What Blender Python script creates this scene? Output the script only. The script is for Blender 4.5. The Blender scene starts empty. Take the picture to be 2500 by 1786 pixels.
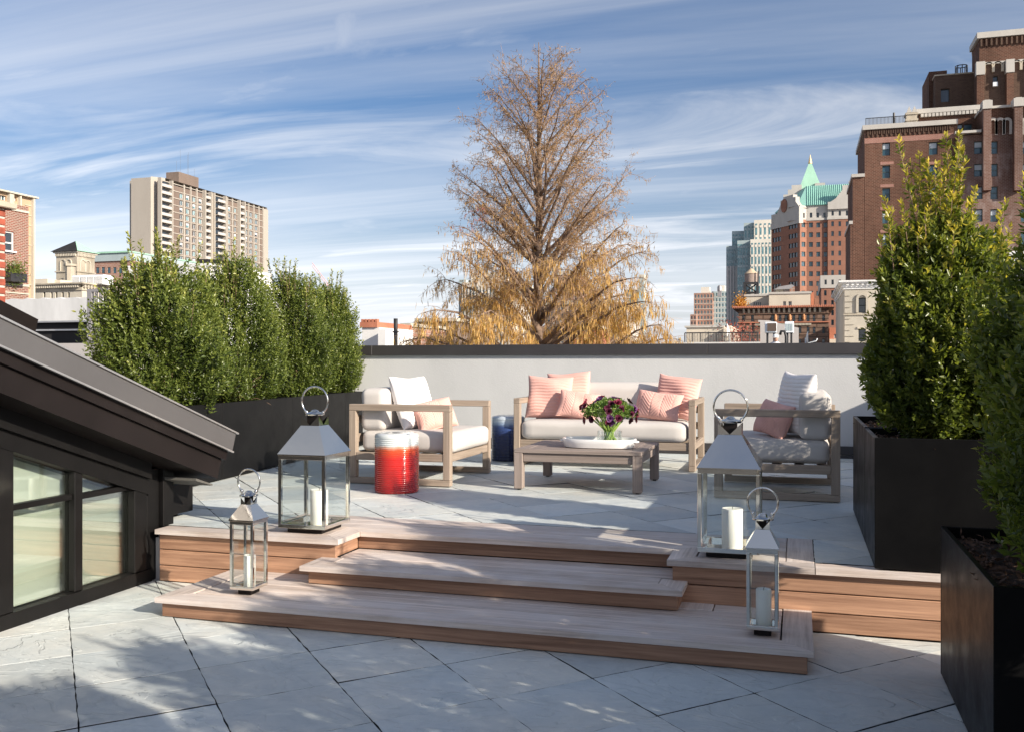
import bpy, bmesh, math, random
import numpy as np
from mathutils import Vector, Matrix

random.seed(11)
rad = math.radians
scene = bpy.context.scene
COL = scene.collection

# ------------------------------------------------------------------ camera
YAW = rad(16.83)                      # camera turned left of the deck's depth axis (+Y)
EYE = 1.0                             # eye height above the upper terrace (z = 0)
FPX = 2314.0                          # focal length in pixels of a 2500 px wide frame
cam_data = bpy.data.cameras.new('camera')
cam = bpy.data.objects.new('camera', cam_data)
COL.objects.link(cam)
cam.location = (0, 0, EYE)
cam.rotation_euler = (rad(90), 0, YAW)
cam_data.sensor_width = 36.0
cam_data.lens = 36.0 * FPX / 2500.0
cam_data.shift_y = -8.0 / 2500.0
cam_data.clip_start = 0.05
cam_data.clip_end = 6000
scene.camera = cam

# ------------------------------------------------------------------ sun, sky, exposure
SUN_AZ = rad(66.0)                    # from behind the camera (-Y) towards the right (+X)
SUN_EL = rad(23.5)
sun_dir = Vector((math.sin(SUN_AZ) * math.cos(SUN_EL), -math.cos(SUN_AZ) * math.cos(SUN_EL), math.sin(SUN_EL)))
sd = bpy.data.lights.new('sun', 'SUN')
sd.energy = 2.0
sd.angle = rad(0.55)
sd.color = (1.0, 0.90, 0.76)
sun = bpy.data.objects.new('sun', sd)
COL.objects.link(sun)
sun.rotation_euler = sun_dir.to_track_quat('Z', 'Y').to_euler()

world = bpy.data.worlds.new('World')
scene.world = world
world.use_nodes = True
SKY_STRENGTH = 0.15
CLOUD_TINT = (0.96, 0.985, 1.04, 1)
CLOUD_GAIN, CLOUD_BASE = 0.27, 0.95
scene.view_settings.view_transform = 'Standard'
scene.view_settings.look = 'None'
scene.view_settings.gamma = 1.0
scene.view_settings.use_curve_mapping = False
scene.view_settings.exposure = 1.92


def build_world():
    nt = world.node_tree
    nt.nodes.clear()
    N = nt.nodes.new
    L = nt.links.new
    out = N('ShaderNodeOutputWorld')
    bg = N('ShaderNodeBackground')
    bg.inputs['Strength'].default_value = SKY_STRENGTH
    L(bg.outputs[0], out.inputs[0])
    sky = N('ShaderNodeTexSky')
    sky.sky_type = 'NISHITA'
    sky.sun_disc = False
    sky.sun_elevation = SUN_EL
    sky.sun_rotation = math.pi - SUN_AZ
    sky.altitude = 0
    sky.air_density = 1.0
    sky.dust_density = 1.8
    sky.ozone_density = 3.0
    tc = N('ShaderNodeTexCoord')
    sep = N('ShaderNodeSeparateXYZ')
    L(tc.outputs['Generated'], sep.inputs[0])

    def math_(op, a, b=None, clamp=False):
        m = N('ShaderNodeMath')
        m.operation = op
        m.use_clamp = clamp
        for i, s in enumerate((a, b)):
            if s is None:
                continue
            if isinstance(s, (int, float)):
                m.inputs[i].default_value = s
            else:
                L(s, m.inputs[i])
        return m.outputs[0]
    zc = math_('ADD', math_('MAXIMUM', sep.outputs[2], 0.0), 0.075)
    px = math_('DIVIDE', sep.outputs[0], zc)
    py = math_('DIVIDE', sep.outputs[1], zc)
    cmb = N('ShaderNodeCombineXYZ')
    L(px, cmb.inputs[0])
    L(py, cmb.inputs[1])

    def layer(rot, scale, nscale, detail, dist, lo, hi, off):
        mp = N('ShaderNodeMapping')
        mp.inputs['Rotation'].default_value = (0, 0, rot)
        mp.inputs['Scale'].default_value = scale
        mp.inputs['Location'].default_value = off
        L(cmb.outputs[0], mp.inputs[0])
        nz = N('ShaderNodeTexNoise')
        nz.inputs['Scale'].default_value = nscale
        nz.inputs['Detail'].default_value = detail
        nz.inputs['Roughness'].default_value = 0.58
        nz.inputs['Distortion'].default_value = dist
        L(mp.outputs[0], nz.inputs[0])
        mr = N('ShaderNodeMapRange')
        mr.interpolation_type = 'SMOOTHSTEP'
        mr.inputs[1].default_value = lo
        mr.inputs[2].default_value = hi
        L(nz.outputs[0], mr.inputs[0])
        return mr.outputs[0]
    a = layer(rad(12), (0.22, 0.85, 1), 0.9, 12, 0.6, 0.34, 0.74, (3.1, 0.4, 0))
    b = layer(rad(40), (0.40, 1.05, 1), 1.25, 13, 0.95, 0.42, 0.80, (2.6, 4.1, 0))
    c = layer(rad(4), (0.10, 1.3, 1), 1.0, 10, 0.3, 0.40, 0.76, (1.2, 9.1, 0))
    ab = math_('MAXIMUM', math_('MULTIPLY', a, 0.42), math_('MULTIPLY', b, 0.86))
    den = math_('MAXIMUM', ab, math_('MULTIPLY', c, 0.55))
    # thick distance near the horizon: clouds pile up into a pale band
    hz = N('ShaderNodeMapRange')
    hz.interpolation_type = 'SMOOTHSTEP'
    hz.inputs[1].default_value = 0.20
    hz.inputs[2].default_value = -0.02
    L(sep.outputs[2], hz.inputs[0])
    den = math_('ADD', den, math_('MULTIPLY', hz.outputs[0], 0.75), True)
    mix = N('ShaderNodeMix')
    mix.data_type = 'RGBA'
    L(den, mix.inputs['Factor'])
    # thin cloud takes the brightness of the sky around it, whitened
    bw = N('ShaderNodeRGBToBW')
    L(sky.outputs[0], bw.inputs[0])
    cl = N('ShaderNodeMix')
    cl.data_type = 'RGBA'
    cl.blend_type = 'MULTIPLY'
    cl.inputs['Factor'].default_value = 1.0
    cl.inputs['A'].default_value = CLOUD_TINT
    lum = math_('MULTIPLY_ADD', bw.outputs[0], CLOUD_GAIN)
    lum.node.inputs[2].default_value = CLOUD_BASE
    L(lum, cl.inputs['B'])
    L(cl.outputs['Result'], mix.inputs['B'])
    hs = N('ShaderNodeHueSaturation')
    hs.inputs['Saturation'].default_value = 1.15
    hs.inputs['Value'].default_value = 0.235
    L(sky.outputs[0], hs.inputs['Color'])
    gr = N('ShaderNodeMix')
    gr.data_type = 'RGBA'
    gr.blend_type = 'MULTIPLY'
    gr.inputs['Factor'].default_value = 1.0
    gr.inputs['B'].default_value = (0.90, 0.88, 0.95, 1)
    L(hs.outputs[0], gr.inputs['A'])
    L(gr.outputs['Result'], mix.inputs['A'])
    L(mix.outputs['Result'], bg.inputs['Color'])


build_world()

# ------------------------------------------------------------------ plan helpers
FW = (-math.sin(YAW), math.cos(YAW))
RT = (math.cos(YAW), math.sin(YAW))


def plan(u, d):
    """plan position of a sight line (column u of the 2500 px frame) at forward distance d"""
    k = (u - 1250.0) / FPX
    return d * (FW[0] + RT[0] * k), d * (FW[1] + RT[1] * k)


def x_at(u, Y):
    k = (u - 1250.0) / FPX
    t = Y / (FW[1] + RT[1] * k)
    return t * (FW[0] + RT[0] * k)


def y_at(u, X):
    k = (u - 1250.0) / FPX
    t = X / (FW[0] + RT[0] * k)
    return t * (FW[1] + RT[1] * k)


def depth(x, y):
    return x * FW[0] + y * FW[1]


def z_at(v, x, y):
    return EYE + (885.0 - v) * depth(x, y) / FPX


# ------------------------------------------------------------------ materials
MATS = {}


def new_mat(name):
    m = bpy.data.materials.new(name)
    m.use_nodes = True
    nt = m.node_tree
    b = nt.nodes['Principled BSDF']
    MATS[name] = m
    return m, nt, b


def _n(nt, t, **kw):
    n = nt.nodes.new(t)
    for k, v in kw.items():
        setattr(n, k, v)
    return n


def coords(nt, space='Object', scale=(1, 1, 1), rnd=True):
    tc = _n(nt, 'ShaderNodeTexCoord')
    src = tc.outputs[space]
    if space == 'World':
        src = None
    if rnd:
        oi = _n(nt, 'ShaderNodeObjectInfo')
        mul = _n(nt, 'ShaderNodeMath', operation='MULTIPLY')
        mul.inputs[1].default_value = 37.0
        nt.links.new(oi.outputs['Random'], mul.inputs[0])
        add = _n(nt, 'ShaderNodeVectorMath', operation='ADD')
        nt.links.new(src, add.inputs[0])
        nt.links.new(mul.outputs[0], add.inputs[1])
        src = add.outputs[0]
    mp = _n(nt, 'ShaderNodeMapping')
    mp.inputs['Scale'].default_value = scale
    nt.links.new(src, mp.inputs[0])
    return mp.outputs[0]


def world_pos(nt, scale=(1, 1, 1)):
    g = _n(nt, 'ShaderNodeNewGeometry')
    mp = _n(nt, 'ShaderNodeMapping')
    mp.inputs['Scale'].default_value = scale
    nt.links.new(g.outputs['Position'], mp.inputs[0])
    return mp.outputs[0]


def noise(nt, vec, scale, detail=5, rough=0.55, dist=0.0):
    n = _n(nt, 'ShaderNodeTexNoise')
    n.inputs['Scale'].default_value = scale
    n.inputs['Detail'].default_value = detail
    n.inputs['Roughness'].default_value = rough
    n.inputs['Distortion'].default_value = dist
    nt.links.new(vec, n.inputs['Vector'])
    return n.outputs['Fac']


def ramp(nt, fac, stops):
    r = _n(nt, 'ShaderNodeValToRGB')
    els = r.color_ramp.elements
    while len(els) < len(stops):
        els.new(0.5)
    for e, (p, c) in zip(els, stops):
        e.position = p
        e.color = (c[0], c[1], c[2], 1) if len(c) == 3 else c
    nt.links.new(fac, r.inputs[0])
    return r.outputs['Color']


def mixc(nt, fac, a, b, mode='MIX'):
    m = _n(nt, 'ShaderNodeMix', data_type='RGBA', blend_type=mode)
    for key, s in (('Factor', fac), ('A', a), ('B', b)):
        if isinstance(s, (int, float)):
            m.inputs[key].default_value = s
        elif isinstance(s, tuple):
            m.inputs[key].default_value = (s[0], s[1], s[2], 1)
        else:
            nt.links.new(s, m.inputs[key])
    return m.outputs['Result']


def bump(nt, b, h, strength, dist=0.01):
    n = _n(nt, 'ShaderNodeBump')
    n.inputs['Strength'].default_value = strength
    n.inputs['Distance'].default_value = dist
    nt.links.new(h, n.inputs['Height'])
    nt.links.new(n.outputs[0], b.inputs['Normal'])


def rnd_out(nt):
    return _n(nt, 'ShaderNodeObjectInfo').outputs['Random']


def plain(name, col, rough=0.6, metal=0.0, var=0.12, nscale=6.0, bumps=0.0, bscale=60, spec=0.5, bdist=0.004):
    """colour with a soft mottling and optional fine relief"""
    m, nt, b = new_mat(name)
    v = coords(nt, 'Object')
    n = noise(nt, v, nscale, 6, 0.6)
    lo = tuple(max(0, c * (1 - var)) for c in col)
    hi = tuple(min(1, c * (1 + var)) for c in col)
    c = ramp(nt, n, [(0.3, lo), (0.7, hi)])
    nt.links.new(c, b.inputs['Base Color'])
    b.inputs['Roughness'].default_value = rough
    b.inputs['Metallic'].default_value = metal
    b.inputs['Specular IOR Level'].default_value = spec
    if bumps:
        bump(nt, b, noise(nt, v, bscale, 4, 0.6), bumps, bdist)
    return m


def wood(name, c_dark, c_light, axis, rough=0.7, per_board=0.35, grain=1.0, bscale=0.25, weather=None):
    m, nt, b = new_mat(name)
    s = [26.0, 26.0, 26.0]
    s['xyz'.index(axis)] = 1.3
    v = coords(nt, 'Object', tuple(s))
    n1 = noise(nt, v, 1.0 * grain, 7, 0.62, 0.5)
    s2 = [90.0, 90.0, 90.0]
    s2['xyz'.index(axis)] = 2.2
    v2 = coords(nt, 'Object', tuple(s2))
    n2 = noise(nt, v2, 1.0, 4, 0.6)
    c = ramp(nt, n1, [(0.28, c_dark), (0.70, c_light)])
    c = mixc(nt, 0.35, c, ramp(nt, n2, [(0.35, tuple(x * 0.72 for x in c_dark)), (0.65, c_light)]))
    r = rnd_out(nt)
    hv = _n(nt, 'ShaderNodeHueSaturation')
    mr = _n(nt, 'ShaderNodeMapRange')
    mr.inputs[3].default_value = 1 - per_board * 0.5
    mr.inputs[4].default_value = 1 + per_board * 0.5
    nt.links.new(r, mr.inputs[0])
    nt.links.new(mr.outputs[0], hv.inputs['Value'])
    nt.links.new(c, hv.inputs['Color'])
    c = hv.outputs[0]
    if weather:
        v3 = coords(nt, 'Object', (2.2, 2.2, 2.2))
        w = ramp(nt, noise(nt, v3, 1.4, 5, 0.6), [(0.38, (0, 0, 0)), (0.62, (1, 1, 1))])
        c = mixc(nt, mixc(nt, 0.5, w, (0, 0, 0), 'MIX'), c, weather)
    nt.links.new(c, b.inputs['Base Color'])
    b.inputs['Roughness'].default_value = rough
    b.inputs['Specular IOR Level'].default_value = 0.3
    bump(nt, b, n2, bscale, 0.003)
    return m


def brick(name, c1, c2, mortar, bw=0.22, bh=0.075, msize=0.012, stain=0.25, pale=None):
    m, nt, b = new_mat(name)
    g = _n(nt, 'ShaderNodeNewGeometry')
    sp = _n(nt, 'ShaderNodeSeparateXYZ')
    nt.links.new(g.outputs['Position'], sp.inputs[0])
    ad = _n(nt, 'ShaderNodeMath', operation='ADD')
    nt.links.new(sp.outputs[0], ad.inputs[0])
    nt.links.new(sp.outputs[1], ad.inputs[1])
    cb = _n(nt, 'ShaderNodeCombineXYZ')
    nt.links.new(ad.outputs[0], cb.inputs[0])
    nt.links.new(sp.outputs[2], cb.inputs[1])
    br = _n(nt, 'ShaderNodeTexBrick')
    br.inputs['Color1'].default_value = (*c1, 1)
    br.inputs['Color2'].default_value = (*c2, 1)
    br.inputs['Mortar'].default_value = (*mortar, 1)
    br.inputs['Scale'].default_value = 1.0
    br.inputs['Mortar Size'].default_value = msize
    br.inputs['Brick Width'].default_value = bw
    br.inputs['Row Height'].default_value = bh
    br.inputs['Bias'].default_value = -0.1
    nt.links.new(cb.outputs[0], br.inputs['Vector'])
    n = noise(nt, world_pos(nt, (1, 1, 0.35)), 0.22, 6, 0.65)
    st = ramp(nt, n, [(0.3, (1 - stain,) * 3), (0.7, (1 + stain * 0.4,) * 3)])
    c = mixc(nt, 1.0, br.outputs['Color'], st, 'MULTIPLY')
    if pale:
        n2 = noise(nt, world_pos(nt, (1, 1, 0.5)), 0.5, 7, 0.7)
        f = ramp(nt, n2, [(0.52, (0, 0, 0)), (0.72, (0.7, 0.7, 0.7))])
        c = mixc(nt, f, c, pale)
    nt.links.new(c, b.inputs['Base Color'])
    b.inputs['Roughness'].default_value = 0.9
    b.inputs['Specular IOR Level'].default_value = 0.15
    return m


def stone(name, col, var=0.2, scale=0.6, streak=True, rough=0.85):
    m, nt, b = new_mat(name)
    n = noise(nt, world_pos(nt, (1, 1, 0.3 if streak else 1)), scale, 7, 0.65)
    c = ramp(nt, n, [(0.3, tuple(x * (1 - var) for x in col)), (0.68, tuple(min(1, x * (1 + var * 0.5)) for x in col))])
    nt.links.new(c, b.inputs['Base Color'])
    b.inputs['Roughness'].default_value = rough
    b.inputs['Specular IOR Level'].default_value = 0.2
    return m


def glass_mix(name, tint=(0.93, 0.97, 0.95), refl=0.10, rough=0.02):
    """thin clear pane: mostly transparent with a Fresnel-like mirror share"""
    m = bpy.data.materials.new(name)
    m.use_nodes = True
    MATS[name] = m
    nt = m.node_tree
    nt.nodes.clear()
    out = _n(nt, 'ShaderNodeOutputMaterial')
    tr = _n(nt, 'ShaderNodeBsdfTransparent')
    tr.inputs[0].default_value = (*tint, 1)
    gl = _n(nt, 'ShaderNodeBsdfGlossy')
    gl.inputs['Color'].default_value = (1, 1, 1, 1)
    gl.inputs['Roughness'].default_value = rough
    fr = _n(nt, 'ShaderNodeLayerWeight')
    fr.inputs[0].default_value = 0.25
    mr = _n(nt, 'ShaderNodeMapRange')
    mr.inputs[3].default_value = refl * 0.5
    mr.inputs[4].default_value = min(1, refl * 4)
    nt.links.new(fr.outputs['Fresnel'], mr.inputs[0])
    mx = _n(nt, 'ShaderNodeMixShader')
    nt.links.new(mr.outputs[0], mx.inputs[0])
    nt.links.new(tr.outputs[0], mx.inputs[1])
    nt.links.new(gl.outputs[0], mx.inputs[2])
    nt.links.new(mx.outputs[0], out.inputs[0])
    return m


def leaf_mat(name, lo, mid, hi, trans=0.35, rough=0.45):
    m = bpy.data.materials.new(name)
    m.use_nodes = True
    MATS[name] = m
    nt = m.node_tree
    nt.nodes.clear()
    out = _n(nt, 'ShaderNodeOutputMaterial')
    at = _n(nt, 'ShaderNodeAttribute', attribute_name='tint')
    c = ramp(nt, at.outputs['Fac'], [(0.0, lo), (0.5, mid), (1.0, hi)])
    pb = _n(nt, 'ShaderNodeBsdfPrincipled')
    nt.links.new(c, pb.inputs['Base Color'])
    pb.inputs['Roughness'].default_value = rough
    pb.inputs['Specular IOR Level'].default_value = 0.45
    tl = _n(nt, 'ShaderNodeBsdfTranslucent')
    tc = mixc(nt, 1.0, c, (1.5, 1.5, 0.7), 'MULTIPLY')
    nt.links.new(tc, tl.inputs['Color'])
    mx = _n(nt, 'ShaderNodeMixShader')
    mx.inputs[0].default_value = trans
    nt.links.new(pb.outputs[0], mx.inputs[1])
    nt.links.new(tl.outputs[0], mx.inputs[2])
    nt.links.new(mx.outputs[0], out.inputs[0])
    return m


def build_materials():
    # bluestone: per-slab tone, cloudy stains, cleft relief
    m, nt, b = new_mat('bluestone')
    v = coords(nt, 'Object', (1, 1, 1))
    n1 = noise(nt, v, 2.2, 7, 0.62, 0.4)
    n2 = noise(nt, v, 9.0, 8, 0.7, 1.2)
    c = ramp(nt, n1, [(0.25, (0.53, 0.565, 0.56)), (0.5, (0.64, 0.665, 0.65)), (0.78, (0.73, 0.73, 0.69))])
    c = mixc(nt, 0.25, c, ramp(nt, n2, [(0.35, (0.40, 0.455, 0.48)), (0.65, (0.75, 0.76, 0.735))]))
    hv = _n(nt, 'ShaderNodeHueSaturation')
    mr = _n(nt, 'ShaderNodeMapRange')
    mr.inputs[3].default_value = 0.84
    mr.inputs[4].default_value = 1.10
    nt.links.new(rnd_out(nt), mr.inputs[0])
    nt.links.new(mr.outputs[0], hv.inputs['Value'])
    nt.links.new(c, hv.inputs['Color'])
    slab_col = hv.outputs[0]
    b.inputs['Roughness'].default_value = 0.62
    b.inputs['Specular IOR Level'].default_value = 0.35
    # terraced cleft: contour-like steps of a stretched noise
    v2 = coords(nt, 'Object', (1.0, 2.3, 1.0))
    n3 = noise(nt, v2, 1.8, 5, 0.55, 0.8)
    st = _n(nt, 'ShaderNodeMath', operation='MULTIPLY')
    st.inputs[1].default_value = 9.0
    nt.links.new(n3, st.inputs[0])
    fl = _n(nt, 'ShaderNodeMath', operation='FLOOR')
    nt.links.new(st.outputs[0], fl.inputs[0])
    fr = _n(nt, 'ShaderNodeMath', operation='SUBTRACT')
    nt.links.new(st.outputs[0], fr.inputs[0])
    nt.links.new(fl.outputs[0], fr.inputs[1])
    sm = _n(nt, 'ShaderNodeMapRange', interpolation_type='SMOOTHSTEP')
    sm.inputs[1].default_value = 0.80
    sm.inputs[2].default_value = 1.0
    nt.links.new(fr.outputs[0], sm.inputs[0])
    edge = ramp(nt, fr.outputs[0], [(0.0, (0.96, 0.97, 0.975)), (0.10, (1, 1, 1)), (0.82, (1, 1, 1)), (0.95, (1.0, 0.995, 0.985)), (1.0, (0.94, 0.945, 0.95))])
    warm = ramp(nt, noise(nt, v, 1.1, 4, 0.6), [(0.40, (0.95, 0.985, 1.0)), (0.68, (1.0, 0.975, 0.925))])
    slab_col = mixc(nt, 1.0, mixc(nt, 1.0, slab_col, edge, 'MULTIPLY'), warm, 'MULTIPLY')
    nt.links.new(slab_col, b.inputs['Base Color'])
    a1 = _n(nt, 'ShaderNodeMath', operation='ADD')
    nt.links.new(fl.outputs[0], a1.inputs[0])
    nt.links.new(sm.outputs[0], a1.inputs[1])
    a2 = _n(nt, 'ShaderNodeMath', operation='MULTIPLY_ADD')
    a2.inputs[1].default_value = 0.9
    nt.links.new(n2, a2.inputs[0])
    nt.links.new(a1.outputs[0], a2.inputs[2])
    bump(nt, b, a2.outputs[0], 0.55, 0.005)

    plain('joint_bed', (0.045, 0.045, 0.044), 0.95, var=0.4, nscale=40)
    TOP_D, TOP_L, TOP_W = (0.36, 0.285, 0.240), (0.75, 0.645, 0.575), (0.72, 0.67, 0.645)
    wood('deck_top_x', TOP_D, TOP_L, 'x', 0.66, 0.40, weather=TOP_W)
    wood('deck_top_y', TOP_D, TOP_L, 'y', 0.66, 0.40, weather=TOP_W)
    RD, RL = (0.195, 0.098, 0.060), (0.52, 0.305, 0.195)
    wood('deck_riser_x', RD, RL, 'x', 0.6, 0.45)
    wood('deck_riser_y', RD, RL, 'y', 0.6, 0.45)
    TD, TL = (0.245, 0.19, 0.145), (0.42, 0.34, 0.27)
    for ax in 'xyz':
        wood('teak_' + ax, TD, TL, ax, 0.62, 0.12, bscale=0.15)
    GD, GL = (0.20, 0.158, 0.135), (0.36, 0.295, 0.26)
    for ax in 'xyz':
        wood('grey_teak_' + ax, GD, GL, ax, 0.6, 0.12, bscale=0.15)

    # powder-coated planters: satin black with rubbed, slightly brown bloom
    m, nt, b = new_mat('planter_black')
    v = coords(nt, 'Object')
    n = noise(nt, v, 3.0, 7, 0.65)
    nt.links.new(ramp(nt, n, [(0.3, (0.0045, 0.0045, 0.005)), (0.75, (0.0085, 0.0083, 0.0085))]), b.inputs['Base Color'])
    rr = ramp(nt, noise(nt, v, 5.0, 6, 0.7), [(0.3, (0.30,) * 3), (0.7, (0.48,) * 3)])
    nt.links.new(rr, b.inputs['Roughness'])
    b.inputs['Specular IOR Level'].default_value = 0.10
    bump(nt, b, noise(nt, v, 260, 2, 0.5), 0.06, 0.001)

    m, nt, b = new_mat('mulch')
    v = coords(nt, 'Object')
    nt.links.new(ramp(nt, noise(nt, v, 55, 5, 0.7, 1.5), [(0.3, (0.012, 0.008, 0.006)), (0.55, (0.06, 0.035, 0.022)), (0.75, (0.16, 0.09, 0.055))]), b.inputs['Base Color'])
    b.inputs['Roughness'].default_value = 0.9
    bump(nt, b, noise(nt, v, 70, 5, 0.7, 1.0), 1.0, 0.02)
    plain('mulch_chip', (0.13, 0.07, 0.042), 0.85, var=0.55, nscale=30)

    m, nt, b = new_mat('stucco')
    v = world_pos(nt)
    n = noise(nt, world_pos(nt, (1, 1, 0.45)), 1.2, 7, 0.62)
    c = ramp(nt, n, [(0.25, (0.47, 0.475, 0.475)), (0.5, (0.535, 0.54, 0.538)), (0.75, (0.58, 0.583, 0.578))])
    nt.links.new(c, b.inputs['Base Color'])
    b.inputs['Roughness'].default_value = 0.9
    b.inputs['Specular IOR Level'].default_value = 0.15
    bump(nt, b, noise(nt, v, 55, 5, 0.65, 0.6), 0.35, 0.006)

    plain('coping_metal', (0.060, 0.056, 0.058), 0.38, metal=0.35, var=0.12, nscale=2.5)
    plain('roof_grey_metal', (0.115, 0.110, 0.110), 0.45, metal=0.3, var=0.08, nscale=2.0)
    plain('bright_edge_metal', (0.62, 0.60, 0.58), 0.35, metal=0.8, var=0.1)
    plain('fascia_brown', (0.013, 0.010, 0.0095), 0.45, var=0.2, nscale=3.0, spec=0.16)
    plain('frame_black', (0.008, 0.0075, 0.0075), 0.45, var=0.25, nscale=5.0, spec=0.16)
    plain('soffit_pale', (0.10, 0.095, 0.085), 0.7)
    plain('roller_shade', (0.43, 0.45, 0.405), 0.9, var=0.06, nscale=1.5)
    plain('fabric_cream', (0.555, 0.525, 0.495), 0.95, var=0.06, nscale=3.0, bumps=0.25, bscale=420, spec=0.1, bdist=0.0015)
    plain('fabric_white', (0.80, 0.765, 0.745), 0.95, var=0.04, bumps=0.3, bscale=300, spec=0.1, bdist=0.0015)
    plain('fabric_pink', (0.74, 0.425, 0.365), 0.95, var=0.07, bumps=0.3, bscale=300, spec=0.1, bdist=0.0015)
    plain('ceramic_white', (0.80, 0.80, 0.80), 0.16, var=0.02)
    plain('wax', (0.86, 0.84, 0.78), 0.45, var=0.02)
    MATS['wax'].node_tree.nodes['Principled BSDF'].inputs['Subsurface Weight'].default_value = 0.25
    MATS['wax'].node_tree.nodes['Principled BSDF'].inputs['Subsurface Radius'].default_value = (0.02, 0.015, 0.01)
    plain('wick', (0.05, 0.045, 0.04), 0.9)

    def glaze(name, stops, streak):
        m, nt, b = new_mat(name)
        tc = _n(nt, 'ShaderNodeTexCoord')
        sp = _n(nt, 'ShaderNodeSeparateXYZ')
        nt.links.new(tc.outputs['Object'], sp.inputs[0])
        mp = _n(nt, 'ShaderNodeMapping')
        mp.inputs['Scale'].default_value = (14, 14, 3)
        nt.links.new(tc.outputs['Object'], mp.inputs[0])
        nn = noise(nt, mp.outputs[0], 1.0, 5, 0.6)
        ad = _n(nt, 'ShaderNodeMath', operation='MULTIPLY_ADD')
        ad.inputs[1].default_value = streak
        nt.links.new(nn, ad.inputs[0])
        nt.links.new(sp.outputs[2], ad.inputs[2])
        sc = _n(nt, 'ShaderNodeMath', operation='MULTIPLY')
        sc.inputs[1].default_value = 2.0
        nt.links.new(ad.outputs[0], sc.inputs[0])
        nt.links.new(ramp(nt, sc.outputs[0], stops), b.inputs['Base Color'])
        b.inputs['Roughness'].default_value = 0.14
        b.inputs['Coat Weight'].default_value = 0.4
        b.inputs['Coat Roughness'].default_value = 0.05
    glaze('glaze_red', [(0.0, (0.34, 0.012, 0.012)), (0.58, (0.53, 0.018, 0.012)), (0.71, (0.60, 0.080, 0.022)), (0.755, (0.62, 0.36, 0.26)), (0.785, (0.60, 0.65, 0.65)), (1.0, (0.66, 0.68, 0.67))], 0.04)
    glaze('glaze_blue', [(0.0, (0.006, 0.009, 0.045)), (0.55, (0.010, 0.018, 0.085)), (0.74, (0.045, 0.085, 0.24)), (0.80, (0.30, 0.40, 0.55)), (0.86, (0.50, 0.58, 0.66)), (1.0, (0.55, 0.60, 0.66))], 0.03)

    m, nt, b = new_mat('polished_steel')
    b.inputs['Base Color'].default_value = (0.80, 0.765, 0.70, 1)
    b.inputs['Metallic'].default_value = 1.0
    v = coords(nt, 'Object')
    nt.links.new(ramp(nt, noise(nt, v, 14, 5, 0.6), [(0.3, (0.035,) * 3), (0.75, (0.12,) * 3)]), b.inputs['Roughness'])
    bump(nt, b, noise(nt, v, 10, 3, 0.5), 0.03, 0.01)
    glass_mix('lantern_glass', (0.975, 0.99, 0.987), 0.07, 0.01)
    glass_mix('vase_glass', (0.975, 0.99, 0.98), 0.12, 0.01)
    glass_mix('dormer_glass', (0.95, 0.98, 0.95), 0.17, 0.012)
    plain('stem_green', (0.24, 0.36, 0.07), 0.45, var=0.25, nscale=30)
    plain('petal_dark', (0.085, 0.008, 0.030), 0.55, var=0.4, nscale=40)
    plain('petal_wine', (0.16, 0.010, 0.035), 0.55, var=0.35, nscale=40)
    plain('petal_violet', (0.16, 0.055, 0.17), 0.6, var=0.35, nscale=40)
    leaf_mat('leaf_bouquet', (0.05, 0.12, 0.025), (0.14, 0.25, 0.05), (0.34, 0.44, 0.11))
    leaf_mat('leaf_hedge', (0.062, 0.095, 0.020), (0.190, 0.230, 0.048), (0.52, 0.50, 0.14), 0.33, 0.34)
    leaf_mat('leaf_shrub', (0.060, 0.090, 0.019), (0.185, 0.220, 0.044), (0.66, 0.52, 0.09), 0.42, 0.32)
    leaf_mat('leaf_cypress', (0.28, 0.155, 0.075), (0.52, 0.325, 0.12), (0.74, 0.52, 0.19), 0.40, 0.7)
    leaf_mat('leaf_brown', (0.22, 0.135, 0.09), (0.38, 0.24, 0.15), (0.54, 0.34, 0.19), 0.40, 0.7)
    leaf_mat('leaf_red', (0.25, 0.06, 0.05), (0.42, 0.13, 0.10), (0.55, 0.24, 0.16), 0.35, 0.7)
    plain('bark_shrub', (0.22, 0.145, 0.095), 0.85, var=0.35, nscale=25)
    plain('bark_tree', (0.21, 0.145, 0.105), 0.9, var=0.4, nscale=3.0, bumps=0.6, bscale=12, bdist=0.05)
    plain('twig_tree', (0.30, 0.205, 0.14), 0.9, var=0.3, nscale=2.0)
    # city
    brick('brick_hotel', (0.092, 0.040, 0.027), (0.145, 0.064, 0.042), (0.20, 0.135, 0.10), 0.40, 0.16, 0.022, 0.5)
    brick('brick_hotel_pale', (0.150, 0.076, 0.055), (0.195, 0.110, 0.085), (0.25, 0.19, 0.165), 0.40, 0.16, 0.022, 0.45, (0.36, 0.30, 0.28))
    brick('brick_hotel_dark', (0.085, 0.048, 0.036), (0.125, 0.078, 0.055), (0.15, 0.11, 0.085), 0.34, 0.115, 0.016, 0.3)
    brick('brick_hotel_band', (0.30, 0.135, 0.10), (0.36, 0.175, 0.135), (0.36, 0.26, 0.22), 0.34, 0.115, 0.016, 0.2)
    brick('brick_speckled', (0.25, 0.080, 0.054), (0.165, 0.075, 0.054), (0.38, 0.30, 0.25), 0.23, 0.080, 0.016, 0.2)
    plain('brick_unit', (0.30, 0.072, 0.042), 0.85, var=0.35, nscale=9, bumps=0.4, bscale=60)
    plain('mortar', (0.50, 0.44, 0.38), 0.95, var=0.15, nscale=12)
    brick('brick_tower', (0.29, 0.145, 0.100), (0.33, 0.165, 0.115), (0.24, 0.12, 0.088), 2.4, 1.5, 0.03, 0.12)
    brick('brick_far', (0.33, 0.17, 0.125), (0.38, 0.215, 0.16), (0.42, 0.33, 0.28), 0.9, 0.45, 0.05, 0.2)
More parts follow.
